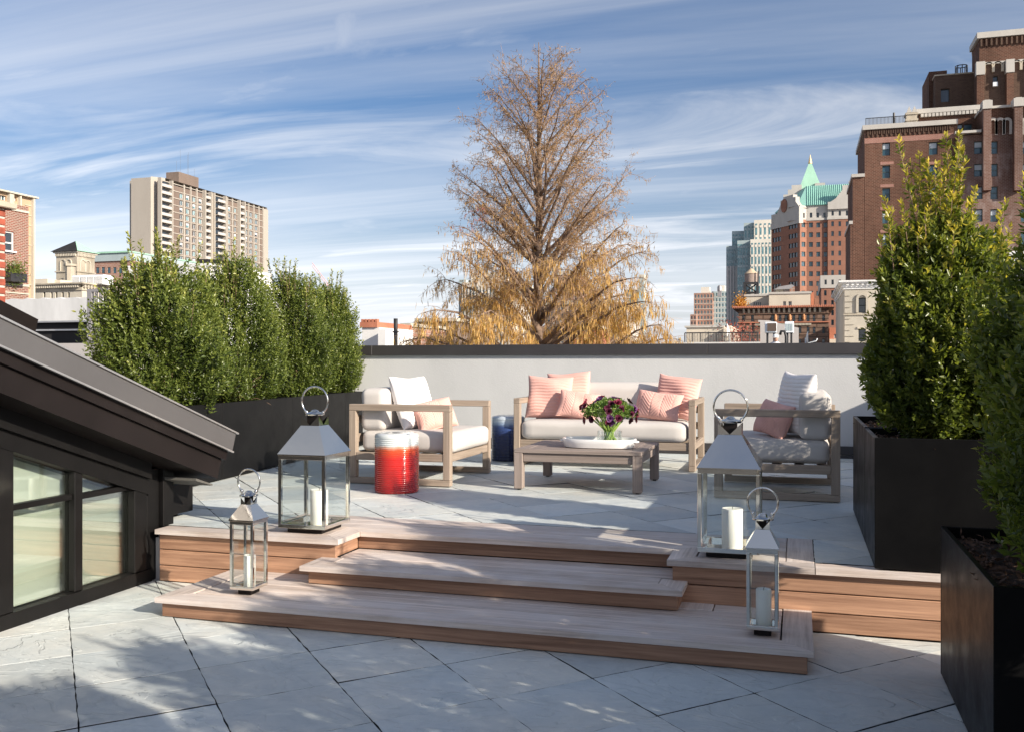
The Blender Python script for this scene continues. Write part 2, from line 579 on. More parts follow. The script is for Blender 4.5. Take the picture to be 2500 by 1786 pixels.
    brick('brown_stone', (0.19, 0.125, 0.092), (0.235, 0.15, 0.11), (0.10, 0.064, 0.048), 1.6, 0.42, 0.06, 0.35)
    stone('limestone', (0.52, 0.475, 0.395), 0.22, 0.5)
    stone('limestone_dirty', (0.47, 0.415, 0.33), 0.45, 0.35)
    stone('white_stone', (0.49, 0.465, 0.425), 0.12, 0.4)
    stone('white_paint', (0.76, 0.755, 0.74), 0.16, 0.7)
    stone('white_wall', (0.68, 0.68, 0.675), 0.18, 1.6)
    stone('tan_concrete', (0.41, 0.37, 0.32), 0.10, 0.12)
    stone('beige_stucco', (0.60, 0.535, 0.435), 0.10, 0.5)
    stone('tan_panel', (0.46, 0.33, 0.22), 0.10, 0.5)
    stone('brown_panel', (0.195, 0.148, 0.122), 0.18, 0.2)
    stone('green_copper', (0.27, 0.51, 0.435), 0.10, 0.25, True, 0.6)
    stone('green_copper_pale', (0.36, 0.60, 0.46), 0.14, 0.3, True, 0.6)
    stone('tar_black', (0.030, 0.029, 0.030), 0.4, 0.6)
    stone('terracotta', (0.46, 0.18, 0.11), 0.2, 0.8)
    stone('statue_orange', (0.55, 0.27, 0.13), 0.3, 2.0)
    stone('grey_stucco', (0.49, 0.46, 0.44), 0.10, 0.8)
    stone('city_ground', (0.12, 0.115, 0.11), 0.3, 0.03)
    stone('tank_wood', (0.34, 0.27, 0.235), 0.25, 2.5)
    stone('teal_metal', (0.37, 0.44, 0.45), 0.12, 0.2)
    stone('pale_tower', (0.66, 0.62, 0.545), 0.10, 0.15)
    plain('dark_steel', (0.030, 0.030, 0.033), 0.5, var=0.2)
    plain('grey_steel', (0.34, 0.325, 0.325), 0.45, metal=0.3, var=0.1)
    plain('ac_white', (0.72, 0.75, 0.78), 0.4, var=0.05)
    plain('ac_coil', (0.11, 0.055, 0.03), 0.6, var=0.3)
    plain('gold', (0.85, 0.62, 0.30), 0.3, metal=0.6)
    plain('win_frame_white', (0.72, 0.72, 0.71), 0.5, var=0.04)
    plain('win_frame_dark', (0.035, 0.045, 0.045), 0.5, var=0.1)
    plain('win_frame_green', (0.05, 0.085, 0.085), 0.5, var=0.1)
    plain('tarp_tan', (0.50, 0.39, 0.27), 0.8, var=0.1)
    plain('blind_pale', (0.45, 0.50, 0.53), 0.35, var=0.15, nscale=1.0)
    for nm, base, r in (('win_glass', (0.028, 0.036, 0.045), 0.07), ('win_glass_blue', (0.030, 0.075, 0.10), 0.09),
                        ('win_glass_teal', (0.095, 0.20, 0.225), 0.12), ('win_glass_brown', (0.05, 0.035, 0.03), 0.1)):
        m, nt, b = new_mat(nm)
        v = world_pos(nt)
        c = ramp(nt, noise(nt, v, 0.7, 3, 0.5), [(0.3, tuple(x * 0.6 for x in base)), (0.7, tuple(x * 1.5 for x in base))])
        nt.links.new(c, b.inputs['Base Color'])
        b.inputs['Roughness'].default_value = r
        b.inputs['Specular IOR Level'].default_value = 0.8
        bump(nt, b, noise(nt, v, 0.6, 2, 0.5), 0.05, 0.05)
    plain('skin', (0.52, 0.30, 0.22), 0.6)
    plain('jacket_white', (0.66, 0.66, 0.70), 0.85, var=0.08)
    plain('trousers', (0.07, 0.08, 0.11), 0.85)
    plain('crane_red', (0.62, 0.36, 0.36), 0.6)
    leaf_mat('leaf_orange', (0.35, 0.14, 0.02), (0.55, 0.26, 0.04), (0.65, 0.36, 0.08))


build_materials()
M = MATS

# ------------------------------------------------------------------ mesh helpers
ORG = {}


def org(o):
    return ORG.get(o.name, Vector((0, 0, 0))) if o else Vector((0, 0, 0))


def tag(o, label=None, cat=None, group=None, kind=None):
    if label:
        o['label'] = label
    if cat:
        o['category'] = cat
    if group:
        o['group'] = group
    if kind:
        o['kind'] = kind
    return o


def thing(name, label, cat, loc=(0, 0, 0), group=None):
    o = bpy.data.objects.new(name, None)
    COL.objects.link(o)
    o.empty_display_size = 0.1
    o.location = loc
    ORG[o.name] = Vector(loc)
    return tag(o, label, cat, group)


def place(name, me, loc, parent=None, rz=0.0):
    """object sharing a mesh that is modelled round its own origin; loc in world axes"""
    o = bpy.data.objects.new(name, me)
    COL.objects.link(o)
    loc = Vector(loc)
    o.location = loc - org(parent)
    o.rotation_euler = (0, 0, rz)
    if parent:
        o.parent = parent
    ORG[o.name] = loc
    return o


class MB:
    def __init__(self):
        self.v, self.f, self.m = [], [], []

    def add(self, verts, faces, mi=0):
        o = len(self.v)
        self.v.extend([tuple(p) for p in verts])
        self.f.extend([tuple(i + o for i in f) for f in faces])
        self.m.extend([mi] * len(faces))
        return self

    def box(self, x0, x1, y0, y1, z0, z1, mi=0):
        v = [(x, y, z) for z in (z0, z1) for y in (y0, y1) for x in (x0, x1)]
        return self.add(v, [(0, 2, 3, 1), (4, 5, 7, 6), (0, 1, 5, 4), (2, 6, 7, 3), (0, 4, 6, 2), (1, 3, 7, 5)], mi)

    def cbox(self, x0, x1, y0, y1, z0, z1, c=0.003, mi=0):
        """box with chamfered edges"""
        lo, hi = (x0, y0, z0), (x1, y1, z1)
        c = min(c, 0.45 * min(hi[i] - lo[i] for i in range(3)))
        v, idx = [], {}
        for sx in (0, 1):
            for sy in (0, 1):
                for sz in (0, 1):
                    s = (sx, sy, sz)
                    for a in range(3):
                        p = []
                        for i in range(3):
                            e = hi[i] if s[i] else lo[i]
                            if i != a:
                                e += -c if s[i] else c
                            p.append(e)
                        idx[(s, a)] = len(v)
                        v.append(tuple(p))
        f = []
        for a in range(3):
            b, d = (a + 1) % 3, (a + 2) % 3
            for sa in (0, 1):
                def key(sb, sd2):
                    s = [0, 0, 0]
                    s[a], s[b], s[d] = sa, sb, sd2
                    return idx[(tuple(s), a)]
                q = [key(0, 0), key(1, 0), key(1, 1), key(0, 1)]
                f.append(q if sa else q[::-1])
        for a in range(3):
            b, d = (a + 1) % 3, (a + 2) % 3
            for sb in (0, 1):
                for sd2 in (0, 1):
                    def key2(sa, ax):
                        s = [0, 0, 0]
                        s[a], s[b], s[d] = sa, sb, sd2
                        return idx[(tuple(s), ax)]
                    q = [key2(0, b), key2(1, b), key2(1, d), key2(0, d)]
                    f.append(q if (sb != sd2) else q[::-1])
        for sx in (0, 1):
            for sy in (0, 1):
                for sz in (0, 1):
                    s = (sx, sy, sz)
                    q = [idx[(s, 0)], idx[(s, 1)], idx[(s, 2)]]
                    f.append(q if (sx + sy + sz) % 2 else q[::-1])
        return self.add(v, f, mi)

    def prism(self, poly, axis, a0, a1, mi=0):
        """polygon (2D list) extruded along an axis: x -> (y,z), y -> (x,z), z -> (x,y)"""
        n = len(poly)

        def P(p, a):
            return {'x': (a, p[0], p[1]), 'y': (p[0], a, p[1]), 'z': (p[0], p[1], a)}[axis]
        v = [P(p, a0) for p in poly] + [P(p, a1) for p in poly]
        f = [tuple(range(n))[::-1], tuple(range(n, 2 * n))]
        f += [(i, (i + 1) % n, n + (i + 1) % n, n + i) for i in range(n)]
        return self.add(v, f, mi)

    def tube(self, path, r, seg=8, mi=0, cap=True, closed=False):
        pts = [Vector(p) for p in path]
        n = len(pts)
        rs = r if isinstance(r, (list, tuple)) else [r] * n
        v, f = [], []
        prev = None
        for i, p in enumerate(pts):
            if closed:
                t = pts[(i + 1) % n] - pts[i - 1]
            else:
                t = pts[min(i + 1, n - 1)] - pts[max(i - 1, 0)]
            if t.length < 1e-9:
                t = Vector((0, 0, 1))
            t.normalize()
            if prev is None:
                a = Vector((0, 0, 1)) if abs(t.z) < 0.9 else Vector((1, 0, 0))
                prev = a.cross(t).normalized()
            else:
                prev = (prev - t * prev.dot(t))
                if prev.length < 1e-6:
                    prev = t.orthogonal()
                prev.normalize()
            w = t.cross(prev)
            for k in range(seg):
                a = 2 * math.pi * k / seg
                v.append(tuple(p + (prev * math.cos(a) + w * math.sin(a)) * rs[i]))
        rng = n if closed else n - 1
        for i in range(rng):
            j = (i + 1) % n
            for k in range(seg):
                k2 = (k + 1) % seg
                f.append((i * seg + k, i * seg + k2, j * seg + k2, j * seg + k))
        if cap and not closed:
            f.append(tuple(range(seg))[::-1])
            f.append(tuple(range((n - 1) * seg, n * seg)))
        return self.add(v, f, mi)

    def lathe(self, prof, c=(0, 0, 0), seg=32, mi=0, caps=True):
        v, f = [], []
        n = len(prof)
        for (r, z) in prof:
            for k in range(seg):
                a = 2 * math.pi * k / seg
                v.append((c[0] + r * math.cos(a), c[1] + r * math.sin(a), c[2] + z))
        for i in range(n - 1):
            for k in range(seg):
                k2 = (k + 1) % seg
                f.append((i * seg + k, i * seg + k2, (i + 1) * seg + k2, (i + 1) * seg + k))
        if caps:
            if prof[0][0] > 1e-5:
                f.append(tuple(range(seg))[::-1])
            if prof[-1][0] > 1e-5:
                f.append(tuple(range((n - 1) * seg, n * seg)))
        return self.add(v, f, mi)

    def mesh(self, name, mats, smooth=False):
        me = bpy.data.meshes.new(name)
        me.from_pydata(self.v, [], self.f)
        if not isinstance(mats, (list, tuple)):
            mats = [mats]
        for m in mats:
            me.materials.append(M[m] if isinstance(m, str) else m)
        if len(mats) > 1:
            me.polygons.foreach_set('material_index', self.m)
        if smooth is True:
            me.polygons.foreach_set('use_smooth', [True] * len(self.f))
        elif smooth:
            me.polygons.foreach_set('use_smooth', [True] * len(self.f))
            me.set_sharp_from_angle(angle=rad(smooth))
        me.update()
        return me

    def build(self, name, mats, parent=None, smooth=False, loc=None):
        """vertices are in world axes; the object origin is at loc (default: parent's origin)"""
        L = Vector(loc) if loc is not None else org(parent)
        self.v = [(p[0] - L.x, p[1] - L.y, p[2] - L.z) for p in self.v]
        return place(name, self.mesh(name, mats, smooth), L, parent)


def struct(o):
    o['kind'] = 'structure'
    return o


def np_mesh(name, verts, tris, mats, mat_idx=None, tint=None, smooth=False):
    me = bpy.data.meshes.new(name)
    nv, nf = len(verts), len(tris)
    k = tris.shape[1]
    me.vertices.add(nv)
    me.vertices.foreach_set('co', np.ascontiguousarray(verts, dtype=np.float32).ravel())
    me.loops.add(nf * k)
    me.loops.foreach_set('vertex_index', np.ascontiguousarray(tris, dtype=np.int32).ravel())
    me.polygons.add(nf)
    me.polygons.foreach_set('loop_start', np.arange(0, nf * k, k, dtype=np.int32))
    me.polygons.foreach_set('loop_total', np.full(nf, k, dtype=np.int32))
    for m in (mats if isinstance(mats, (list, tuple)) else [mats]):
        me.materials.append(M[m])
    if mat_idx is not None:
        me.polygons.foreach_set('material_index', np.ascontiguousarray(mat_idx, dtype=np.int32))
    if tint is not None:
        at = me.attributes.new('tint', 'FLOAT', 'POINT')
        at.data.foreach_set('value', np.ascontiguousarray(tint, dtype=np.float32))
    me.update(calc_edges=True)
    if smooth:
        me.polygons.foreach_set('use_smooth', [True] * nf)
    return me


def norm(a):
    return a / np.maximum(np.linalg.norm(a, axis=1, keepdims=True), 1e-9)


def leaf_arrays(pos, d, side, length, width, fold=0.18, curl=0.12):
    """folded diamond leaves: 4 verts, 2 triangles each"""
    d = norm(d)
    side = side - d * np.sum(side * d, axis=1, keepdims=True)
    side = norm(side)
    up = np.cross(side, d)
    L = length[:, None]
    Wd = width[:, None]
    base = pos
    mid = pos + d * L * 0.48
    tip = pos + d * L - up * L * curl
    l = mid + side * Wd * 0.5 + up * Wd * fold
    r = mid - side * Wd * 0.5 + up * Wd * fold
    v = np.stack([base, l, tip, r], axis=1).reshape(-1, 3)
    n = len(pos)
    i = np.arange(n)[:, None] * 4
    t = np.concatenate([i + np.array([[0, 2, 1]]), i + np.array([[0, 3, 2]])], axis=1).reshape(-1, 3)
    return v, t


# ------------------------------------------------------------------ ground and building body
LOW = -0.313          # lower terrace level
WALL_Y = 10.55
GROUND = -15.0

g = MB()
g.box(-3500, 3500, -400, 5000, GROUND - 1, GROUND)
struct(g.build('ground', 'city_ground'))

# the building carrying the roof terraces
b = MB()
b.box(-7.2, 2.45, 5.18, WALL_Y + 0.30, GROUND, -0.062)
b.box(-7.2, -3.70, 4.90, 5.179, GROUND, -0.062)
b.box(-7.2, 2.45, -7.0, 5.178, GROUND, LOW - 0.062)
o = b.build('roof_building', 'grey_stucco', loc=(-2, 2, GROUND))
tag(o, 'grey stucco building body that carries the two paved roof terraces', 'building')


def clip_rect(poly, x0, x1, y0, y1):
    def clip(pts, inside, inter):
        out = []
        for i in range(len(pts)):
            a, c = pts[i - 1], pts[i]
            ia, ic = inside(a), inside(c)
            if ic:
                if not ia:
                    out.append(inter(a, c))
                out.append(c)
            elif ia:
                out.append(inter(a, c))
        return out

    def ix(x):
        return lambda a, c: (x, a[1] + (c[1] - a[1]) * (x - a[0]) / (c[0] - a[0]))

    def iy(y):
        return lambda a, c: (a[0] + (c[0] - a[0]) * (y - a[1]) / (c[1] - a[1]), y)
    for ins, it in ((lambda p: p[0] >= x0, ix(x0)), (lambda p: p[0] <= x1, ix(x1)),
                    (lambda p: p[1] >= y0, iy(y0)), (lambda p: p[1] <= y1, iy(y1))):
        if len(poly) < 3:
            return []
        poly = clip(poly, ins, it)
    return poly


def slabs(parent, rects, z, off1, off2, seed):
    """diagonal grid of cleft bluestone slabs clipped to rectangles"""
    rnd = random.Random(seed)
    a1, a2 = rad(-47.0), rad(46.5)
    n1 = (-math.sin(a1), math.cos(a1))
    n2 = (-math.sin(a2), math.cos(a2))
    det = n1[0] * n2[1] - n1[1] * n2[0]
    P1, P2, gap = 0.485, 0.47, 0.0029

    def pt(p, q):
        return ((p * n2[1] - q * n1[1]) / det, (q * n1[0] - p * n2[0]) / det)
    for (x0, x1, y0, y1) in rects:
        for i in range(-30, 40):
            for j in range(-30, 40):
                p0, p1 = off1 + i * P1 + gap, off1 + (i + 1) * P1 - gap
                q0, q1 = off2 + j * P2 + gap, off2 + (j + 1) * P2 - gap
                quad = [pt(p0, q0), pt(p0, q1), pt(p1, q1), pt(p1, q0)]
                if max(q[0] for q in quad) < x0 or min(q[0] for q in quad) > x1:
                    continue
                if max(q[1] for q in quad) < y0 or min(q[1] for q in quad) > y1:
                    continue
                poly = clip_rect(quad, x0, x1, y0, y1)
                if len(poly) < 3:
                    continue
                ar = 0.5 * abs(sum(poly[k - 1][0] * poly[k][1] - poly[k][0] * poly[k - 1][1] for k in range(len(poly))))
                if ar < 0.002:
                    continue
                # split-face edges: walk the outline with a small waver
                pts = []
                for k in range(len(poly)):
                    a, c = poly[k], poly[(k + 1) % len(poly)]
                    L = math.hypot(c[0] - a[0], c[1] - a[1])
                    ns = max(1, int(L / 0.045))
                    nx, ny = (c[1] - a[1]) / max(L, 1e-6), -(c[0] - a[0]) / max(L, 1e-6)
                    for s in range(ns):
                        t = s / ns
                        w = rnd.uniform(-0.0032, 0.0016) if 0 < s else 0
                        pts.append((a[0] + (c[0] - a[0]) * t + nx * w, a[1] + (c[1] - a[1]) * t + ny * w))
                if sum(pts[k - 1][0] * pts[k][1] - pts[k][0] * pts[k - 1][1] for k in range(len(pts))) < 0:
                    pts.reverse()
                cx = sum(p[0] for p in pts) / len(pts)
                cy = sum(p[1] for p in pts) / len(pts)
                zt = z + rnd.uniform(-0.0025, 0.0015)
                tx, ty = rnd.uniform(-0.004, 0.004), rnd.uniform(-0.004, 0.004)
                n = len(pts)

                def H(p):
                    return zt + tx * (p[0] - cx) + ty * (p[1] - cy)
                ins = [(cx + (p[0] - cx) * 0.994, cy + (p[1] - cy) * 0.994, H(p)) for p in pts]
                rim = [(p[0], p[1], H(p) - 0.0012) for p in pts]
                bot = [(p[0], p[1], z - 0.04) for p in pts]
                m = MB()
                m.v = ins + rim + bot
                m.f = [tuple(range(n))]
                m.f += [(k, n + k, n + (k + 1) % n, (k + 1) % n) for k in range(n)]
                m.f += [(n + k, 2 * n + k, 2 * n + (k + 1) % n, n + (k + 1) % n) for k in range(n)]
                m.m = [0] * (n + 1) + [1] * n
                m.build('paving_slab', ['bluestone', 'joint_bed'], parent, loc=(cx, cy, z))


# upper terrace with its slab bed
DECK_X0, DECK_X1, DECK_B = -3.14, 0.075, 5.64
m = MB()
m.box(-7.19, 2.0, 5.20, WALL_Y - 0.001, -0.06, -0.028)
m.box(-7.19, -2.56, 4.97, 5.199, -0.06, -0.028)
m.box(-0.56, 2.0, 4.97, 5.199, -0.06, -0.028)
ut = struct(m.build('upper_terrace', 'joint_bed', loc=(-2, 7, -0.06)))
slabs(ut, [(-6.2, DECK_X0 - 0.004, 4.995, DECK_B), (DECK_X1 + 0.004, 1.98, 4.995, DECK_B), (-6.2, 1.98, DECK_B + 0.004, WALL_Y - 0.02)], 0.0, 1.0, 4.295, 3)
m = MB()
m.box(-7.19, 2.44, -6.9, 5.17, LOW - 0.06, LOW - 0.028)
lt = struct(m.build('lower_terrace', 'joint_bed', loc=(-2, 2, LOW - 0.06)))
slabs(lt, [(-3.77, 2.0, 0.2, 4.85)], LOW, 0.105, 2.80, 5)

# ------------------------------------------------------------------ timber steps
steps = thing('timber_steps', 'three broad hardwood steps and edging between the lower and upper paved terraces', 'steps', (-1.55, 4.8, LOW))
TH = 0.026
rb = random.Random(4)


def board(name, x0, x1, y0, y1, z0, z1, mat):
    cx, cy, cz = (x0 + x1) / 2, (y0 + y1) / 2, (z0 + z1) / 2
    m = MB()
    m.cbox(x0, x1, y0, y1, z0, z1, 0.003)
    return m.build(name, mat, steps, loc=(cx, cy, cz))


def mitre(name, pts, z0, z1, mat):
    cx = sum(p[0] for p in pts) / len(pts)
    cy = sum(p[1] for p in pts) / len(pts)
    m = MB()
    m.prism(pts, 'z', z0, z1)
    return m.build(name, mat, steps, loc=(cx, cy, (z0 + z1) / 2))


def tread_run(x0, x1, y0, y1, z, bw, gap=0.005):
    n = max(1, round((y1 - y0) / (bw + gap)))
    w = (y1 - y0 - gap * (n - 1)) / n
    for i in range(n):
        a = y0 + i * (w + gap)
        board('tread_board', x0, x1, a, a + w, z - TH, z + rb.uniform(-0.001, 0.001), 'deck_top_x')


G = 0.004
# bottom step: front edge y 4.15, x -3.18 .. 0.055
ZB = -0.209
BW = 0.135
mitre('nosing_board', [(-3.18, 4.145), (0.060, 4.165), (0.060 - BW, 4.165 + BW), (-3.18 + BW, 4.145 + BW)], ZB - TH, ZB, 'deck_top_x')
mitre('nosing_board', [(-3.18, 4.145 + G), (-3.18 + BW - G, 4.145 + BW), (-3.18 + BW - G, 4.862), (-3.18, 4.862)], ZB - TH, ZB, 'deck_top_y')
mitre('nosing_board', [(0.060, 4.165 + G), (0.060, 4.855), (0.060 - BW + G, 4.855), (0.060 - BW + G, 4.165 + BW)], ZB - TH, ZB, 'deck_top_y')
for a in (4.304, 4.443, 4.582):
    board('tread_board', -3.18 + BW + 0.004, 0.060 - BW - 0.004, a, a + 0.129, ZB - TH, ZB - 0.001 + rb.uniform(-.001, .001), 'deck_top_x')
for a in (4.720,):
    board('tread_board', -3.18 + BW + 0.002, -2.50, a, a + 0.135, ZB - TH, ZB - 0.001 + rb.uniform(-.001, .001), 'deck_top_x')
    board('tread_board', -0.400, 0.060 - BW - 0.002, a, a + 0.128, ZB - TH, ZB - 0.001 + rb.uniform(-.001, .001), 'deck_top_x')
board('border_board', -0.600, -0.407, 4.722, 4.852, ZB - TH, ZB - 0.0005, 'deck_top_y')
board('riser_board', -3.155, 0.035, 4.172, 4.195, LOW + 0.004, ZB - TH - 0.002, 'deck_riser_x')
board('riser_board', -3.155, -3.132, 4.198, 4.86, LOW + 0.004, ZB - TH - 0.002, 'deck_riser_y')
board('riser_board', 0.012, 0.035, 4.198, 4.855, LOW + 0.004, ZB - TH - 0.002, 'deck_riser_y')
# middle step: front y 4.62, x -2.6 .. -0.54
ZM = -0.104
mitre('nosing_board', [(-2.60, 4.60), (-0.540, 4.625), (-0.540 - BW, 4.625 + BW), (-2.60 + BW, 4.60 + BW)], ZM - TH, ZM, 'deck_top_x')
mitre('nosing_board', [(-2.60, 4.60 + G), (-2.60 + BW - G, 4.60 + BW), (-2.60 + BW - G, 4.87), (-2.60, 4.87)], ZM - TH, ZM, 'deck_top_y')
mitre('nosing_board', [(-0.540, 4.625 + G), (-0.540, 4.87), (-0.540 - BW + G, 4.87), (-0.540 - BW + G, 4.625 + BW)], ZM - TH, ZM, 'deck_top_y')
for a, x0, x1 in ((4.763, -2.60 + BW, -0.54 - BW), (4.902, -2.508, -0.617), (5.041, -2.508, -0.617)):
    board('tread_board', x0, x1, a, a + 0.129 - (0.03 if a > 5 else 0), ZM - TH, ZM - 0.001 + rb.uniform(-.001, .001), 'deck_top_x')
board('riser_board', -2.575, -0.565, 4.652, 4.675, ZB + 0.003, ZM - TH - 0.002, 'deck_riser_x')
board('riser_board', -2.575, -2.552, 4.678, 4.86, ZB + 0.003, ZM - TH - 0.002, 'deck_riser_y')
board('riser_board', -0.588, -0.565, 4.678, 4.86, ZB + 0.003, ZM - TH - 0.002, 'deck_riser_y')
# top landing: front y 4.83 with a recess (x -2.487 .. -0.64) back to y 5.11
LF = 4.825
NX0, NX1, NB = -2.487, -0.640, 5.11
mitre('nosing_board', [(-3.70, LF), (NX0, LF), (NX0 - BW, LF + BW), (-3.70, LF + BW)], -TH, 0.002, 'deck_top_x')
mitre('nosing_board', [(NX0, LF + G), (NX0, NB), (NX0 - BW + G, NB + BW), (NX0 - BW + G, LF + BW)], -TH, 0.002, 'deck_top_y')
mitre('nosing_board', [(NX0 + G, NB), (NX1 - G, NB), (NX1 + BW - G, NB + BW), (NX0 - BW + G, NB + BW)], -TH, 0.002, 'deck_top_x')
mitre('nosing_board', [(NX1, LF + G), (NX1 + BW - G, LF + BW), (NX1 + BW - G, NB + BW), (NX1, NB)], -TH, 0.002, 'deck_top_y')
mitre('nosing_board', [(NX1, LF), (DECK_X1, LF), (DECK_X1, LF + BW), (NX1 + BW, LF + BW)], -TH, 0.002, 'deck_top_x')
mitre('nosing_board', [(DECK_X1 + G, LF), (1.90, LF), (1.90, LF + BW), (DECK_X1 + G, LF + BW)], -TH, 0.002, 'deck_top_x')
board('border_board', DECK_X1 - BW, DECK_X1, LF + BW + G, DECK_B, -TH, 0.001, 'deck_top_y')
board('border_board', DECK_X0, DECK_X0 + BW, LF + BW + G, DECK_B, -TH, 0.001, 'deck_top_y')
for i, a in enumerate((4.965, 5.104)):
    board('tread_board', DECK_X0 + BW + G, NX0 - BW - 0.002, a, a + 0.135, -TH, rb.uniform(-.001, .001), 'deck_top_x')
    board('tread_board', NX1 + BW + 0.002, DECK_X1 - BW - G, a, a + 0.135, -TH, rb.uniform(-.001, .001), 'deck_top_x')
for a in (5.254, 5.385, 5.516):
    board('tread_board', DECK_X0 + BW + G, DECK_X1 - BW - G, a, a + 0.122, -TH, rb.uniform(-.001, .001), 'deck_top_x')
RH = (0.313 - TH) / 3
for i in range(3):
    z0 = LOW + 0.003 + i * RH
    z1 = z0 + RH - 0.005
    board('riser_board', -3.69, NX0 - 0.025, LF + 0.030, LF + 0.053, z0, z1, 'deck_riser_x')
    board('riser_board', NX1 + 0.025, 1.895, LF + 0.030, LF + 0.053, z0, z1, 'deck_riser_x')
board('riser_board', NX0 + 0.004 - 0.03, NX1 + 0.026, NB + 0.03, NB + 0.053, ZM + 0.003, -TH - 0.002, 'deck_riser_x')
board('riser_board', NX0 - 0.048, NX0 - 0.025, LF + 0.056, NB + 0.027, ZM + 0.003, -TH - 0.002, 'deck_riser_y')
board('riser_board', NX1 + 0.027, NX1 + 0.050, LF + 0.056, NB + 0.027, ZM + 0.003, -TH - 0.002, 'deck_riser_y')
m = MB()
m.box(-3.68, NX0 - 0.06, LF + 0.07, DECK_B - 0.01, LOW, -TH - 0.004)
m.box(NX1 + 0.06, 1.88, LF + 0.07, DECK_B - 0.01, LOW, -TH - 0.004)
m.box(NX0 - 0.055, NX1 + 0.055, NB + 0.06, DECK_B - 0.01, LOW, -TH - 0.004)
m.box(-2.54, -0.60, 4.69, NB + 0.055, LOW, ZM - TH - 0.004)
m.box(-3.12, 0.0, 4.21, 4.685, LOW, ZB - TH - 0.004)
m.build('substructure', 'tar_black', steps)

# ------------------------------------------------------------------ parapets
par = thing('rear_parapet', 'pale grey stucco parapet wall with dark metal coping behind the sofa', 'wall', (-1.5, WALL_Y + .15, 0))
m = MB()
m.box(-7.2, 2.44, WALL_Y, WALL_Y + 0.30, -0.06, 1.10)
m.build('wall', 'stucco', par)
cx = [-7.22, -5.1, -2.9, -0.7, 1.5, 2.46]
cx = [-7.22, -4.95, -0.95, 2.46]
for a, c in zip(cx[:-1], cx[1:]):
    m = MB()
    m.cbox(a + 0.0015, c - 0.0015, WALL_Y - 0.045, WALL_Y + 0.345, 1.088, 1.208, 0.004)
    m.build('coping', 'coping_metal', par)
m = MB()
m.cbox(-7.2, 1.99, WALL_Y - 0.018, WALL_Y - 0.001, 0.035, 0.125, 0.003)
m.cbox(-7.2, 1.99, WALL_Y - 0.032, WALL_Y - 0.001, -0.01, 0.030, 0.003)
m.build('base_flashing', 'coping_metal', par)
par2 = thing('side_parapet', 'stucco parapet wall with dark coping along the right edge, behind the shrubs', 'wall', (2.15, 7.4, 0))
m = MB()
m.box(2.0, 2.3, 4.6, WALL_Y - 0.002, -0.06, 1.10)
m.build('wall', 'stucco', par2)
m = MB()
m.cbox(1.955, 2.345, 4.56, WALL_Y - 0.05, 1.088, 1.206, 0.004)
m.build('coping', 'coping_metal', par2)

# ------------------------------------------------------------------ dormer with sloped roof and window
SL = 0.349


def roof_z(y):
    return 0.551 + SL * (5.30 - y)


dm = thing('dormer', 'black dormer with grey sloping metal roof edge and divided window on the left', 'dormer', (-3.8, 3.5, LOW))
FX = -3.45
CUT = 0.33


def slope_band(mb, xa, xb, ya, yb, o0, o1, mi=0):
    """a board following the roof slope; o0/o1 vertical offsets below the roof top; end cut square to the slope"""
    poly = [(ya, roof_z(ya) - o0), (yb - CUT * o0, roof_z(yb - CUT * o0) - o0),
            (yb - CUT * o1, roof_z(yb - CUT * o1) - o1), (ya, roof_z(ya) - o1)]
    mb.prism(poly, 'x', xa, xb, mi)


m = MB()
slope_band(m, -7.0, FX, 0.4, 5.30, 0.0, 0.132)
m.build('roof_edge', 'roof_grey_metal', dm)
m = MB()
slope_band(m, FX + 0.0005, FX + 0.012, 0.4, 5.315, -0.006, 0.004)
slope_band(m, FX + 0.0005, FX + 0.010, 0.4, 5.305, 0.126, 0.136)
m.build('drip_edge', 'bright_edge_metal', dm)
m = MB()
slope_band(m, -6.9, FX - 0.022, 0.4, 5.285, 0.134, 0.195)
m.build('fascia_board', 'fascia_brown', dm)
m = MB()
slope_band(m, -6.8, FX - 0.045, 0.4, 5.27, 0.197, 0.325)
m.build('fascia_board', 'fascia_brown', dm)
WX = -3.78
m = MB()
m.box(-6.5, WX - 0.02, 0.5, 3.62, LOW, 0.9)
m.box(-6.5, WX - 0.02, 3.62, 4.80, LOW, LOW + 0.05)
m.box(-6.5, -6.4, 3.62, 4.80, LOW, 0.9)
m.prism([(3.60, 0.62), (4.80, 0.20), (4.80, 0.36), (3.60, 0.78)], 'x', -6.4, WX - 0.02)
m.build('wall', 'frame_black', dm)
win = place('window', MB().box(-.03, .03, 3.62 - 4.2, 4.84 - 4.2, LOW - LOW, 0.075).mesh('window_sill', 'frame_black'), (WX + .02, 4.2, LOW), dm)


def win_part(name, build_fn, mat, smooth=False):
    mm = MB()
    build_fn(mm)
    return mm.build(name, mat, win, smooth)


win_part('stile', lambda q: q.cbox(WX - .03, WX + .045, 3.62, 3.795, LOW + .076, 0.70, .004), 'frame_black')
win_part('mullion', lambda q: q.cbox(WX - .03, WX + .040, 4.215, 4.275, LOW + .076, 0.42, .004), 'frame_black')
win_part('stile', lambda q: q.cbox(WX - .03, WX + .045, 4.690, 4.80, LOW + .076, 0.25, .004), 'frame_black')
win_part('muntin', lambda q: q.cbox(WX - .02, WX + .026, 3.797, 4.213, .262, .292, .003), 'frame_black')
win_part('muntin', lambda q: q.cbox(WX - .02, WX + .026, 4.277, 4.688, .255, .285, .003), 'frame_black')


def paneline(y):
    return 0.555 - 0.34 * (y - 3.80)


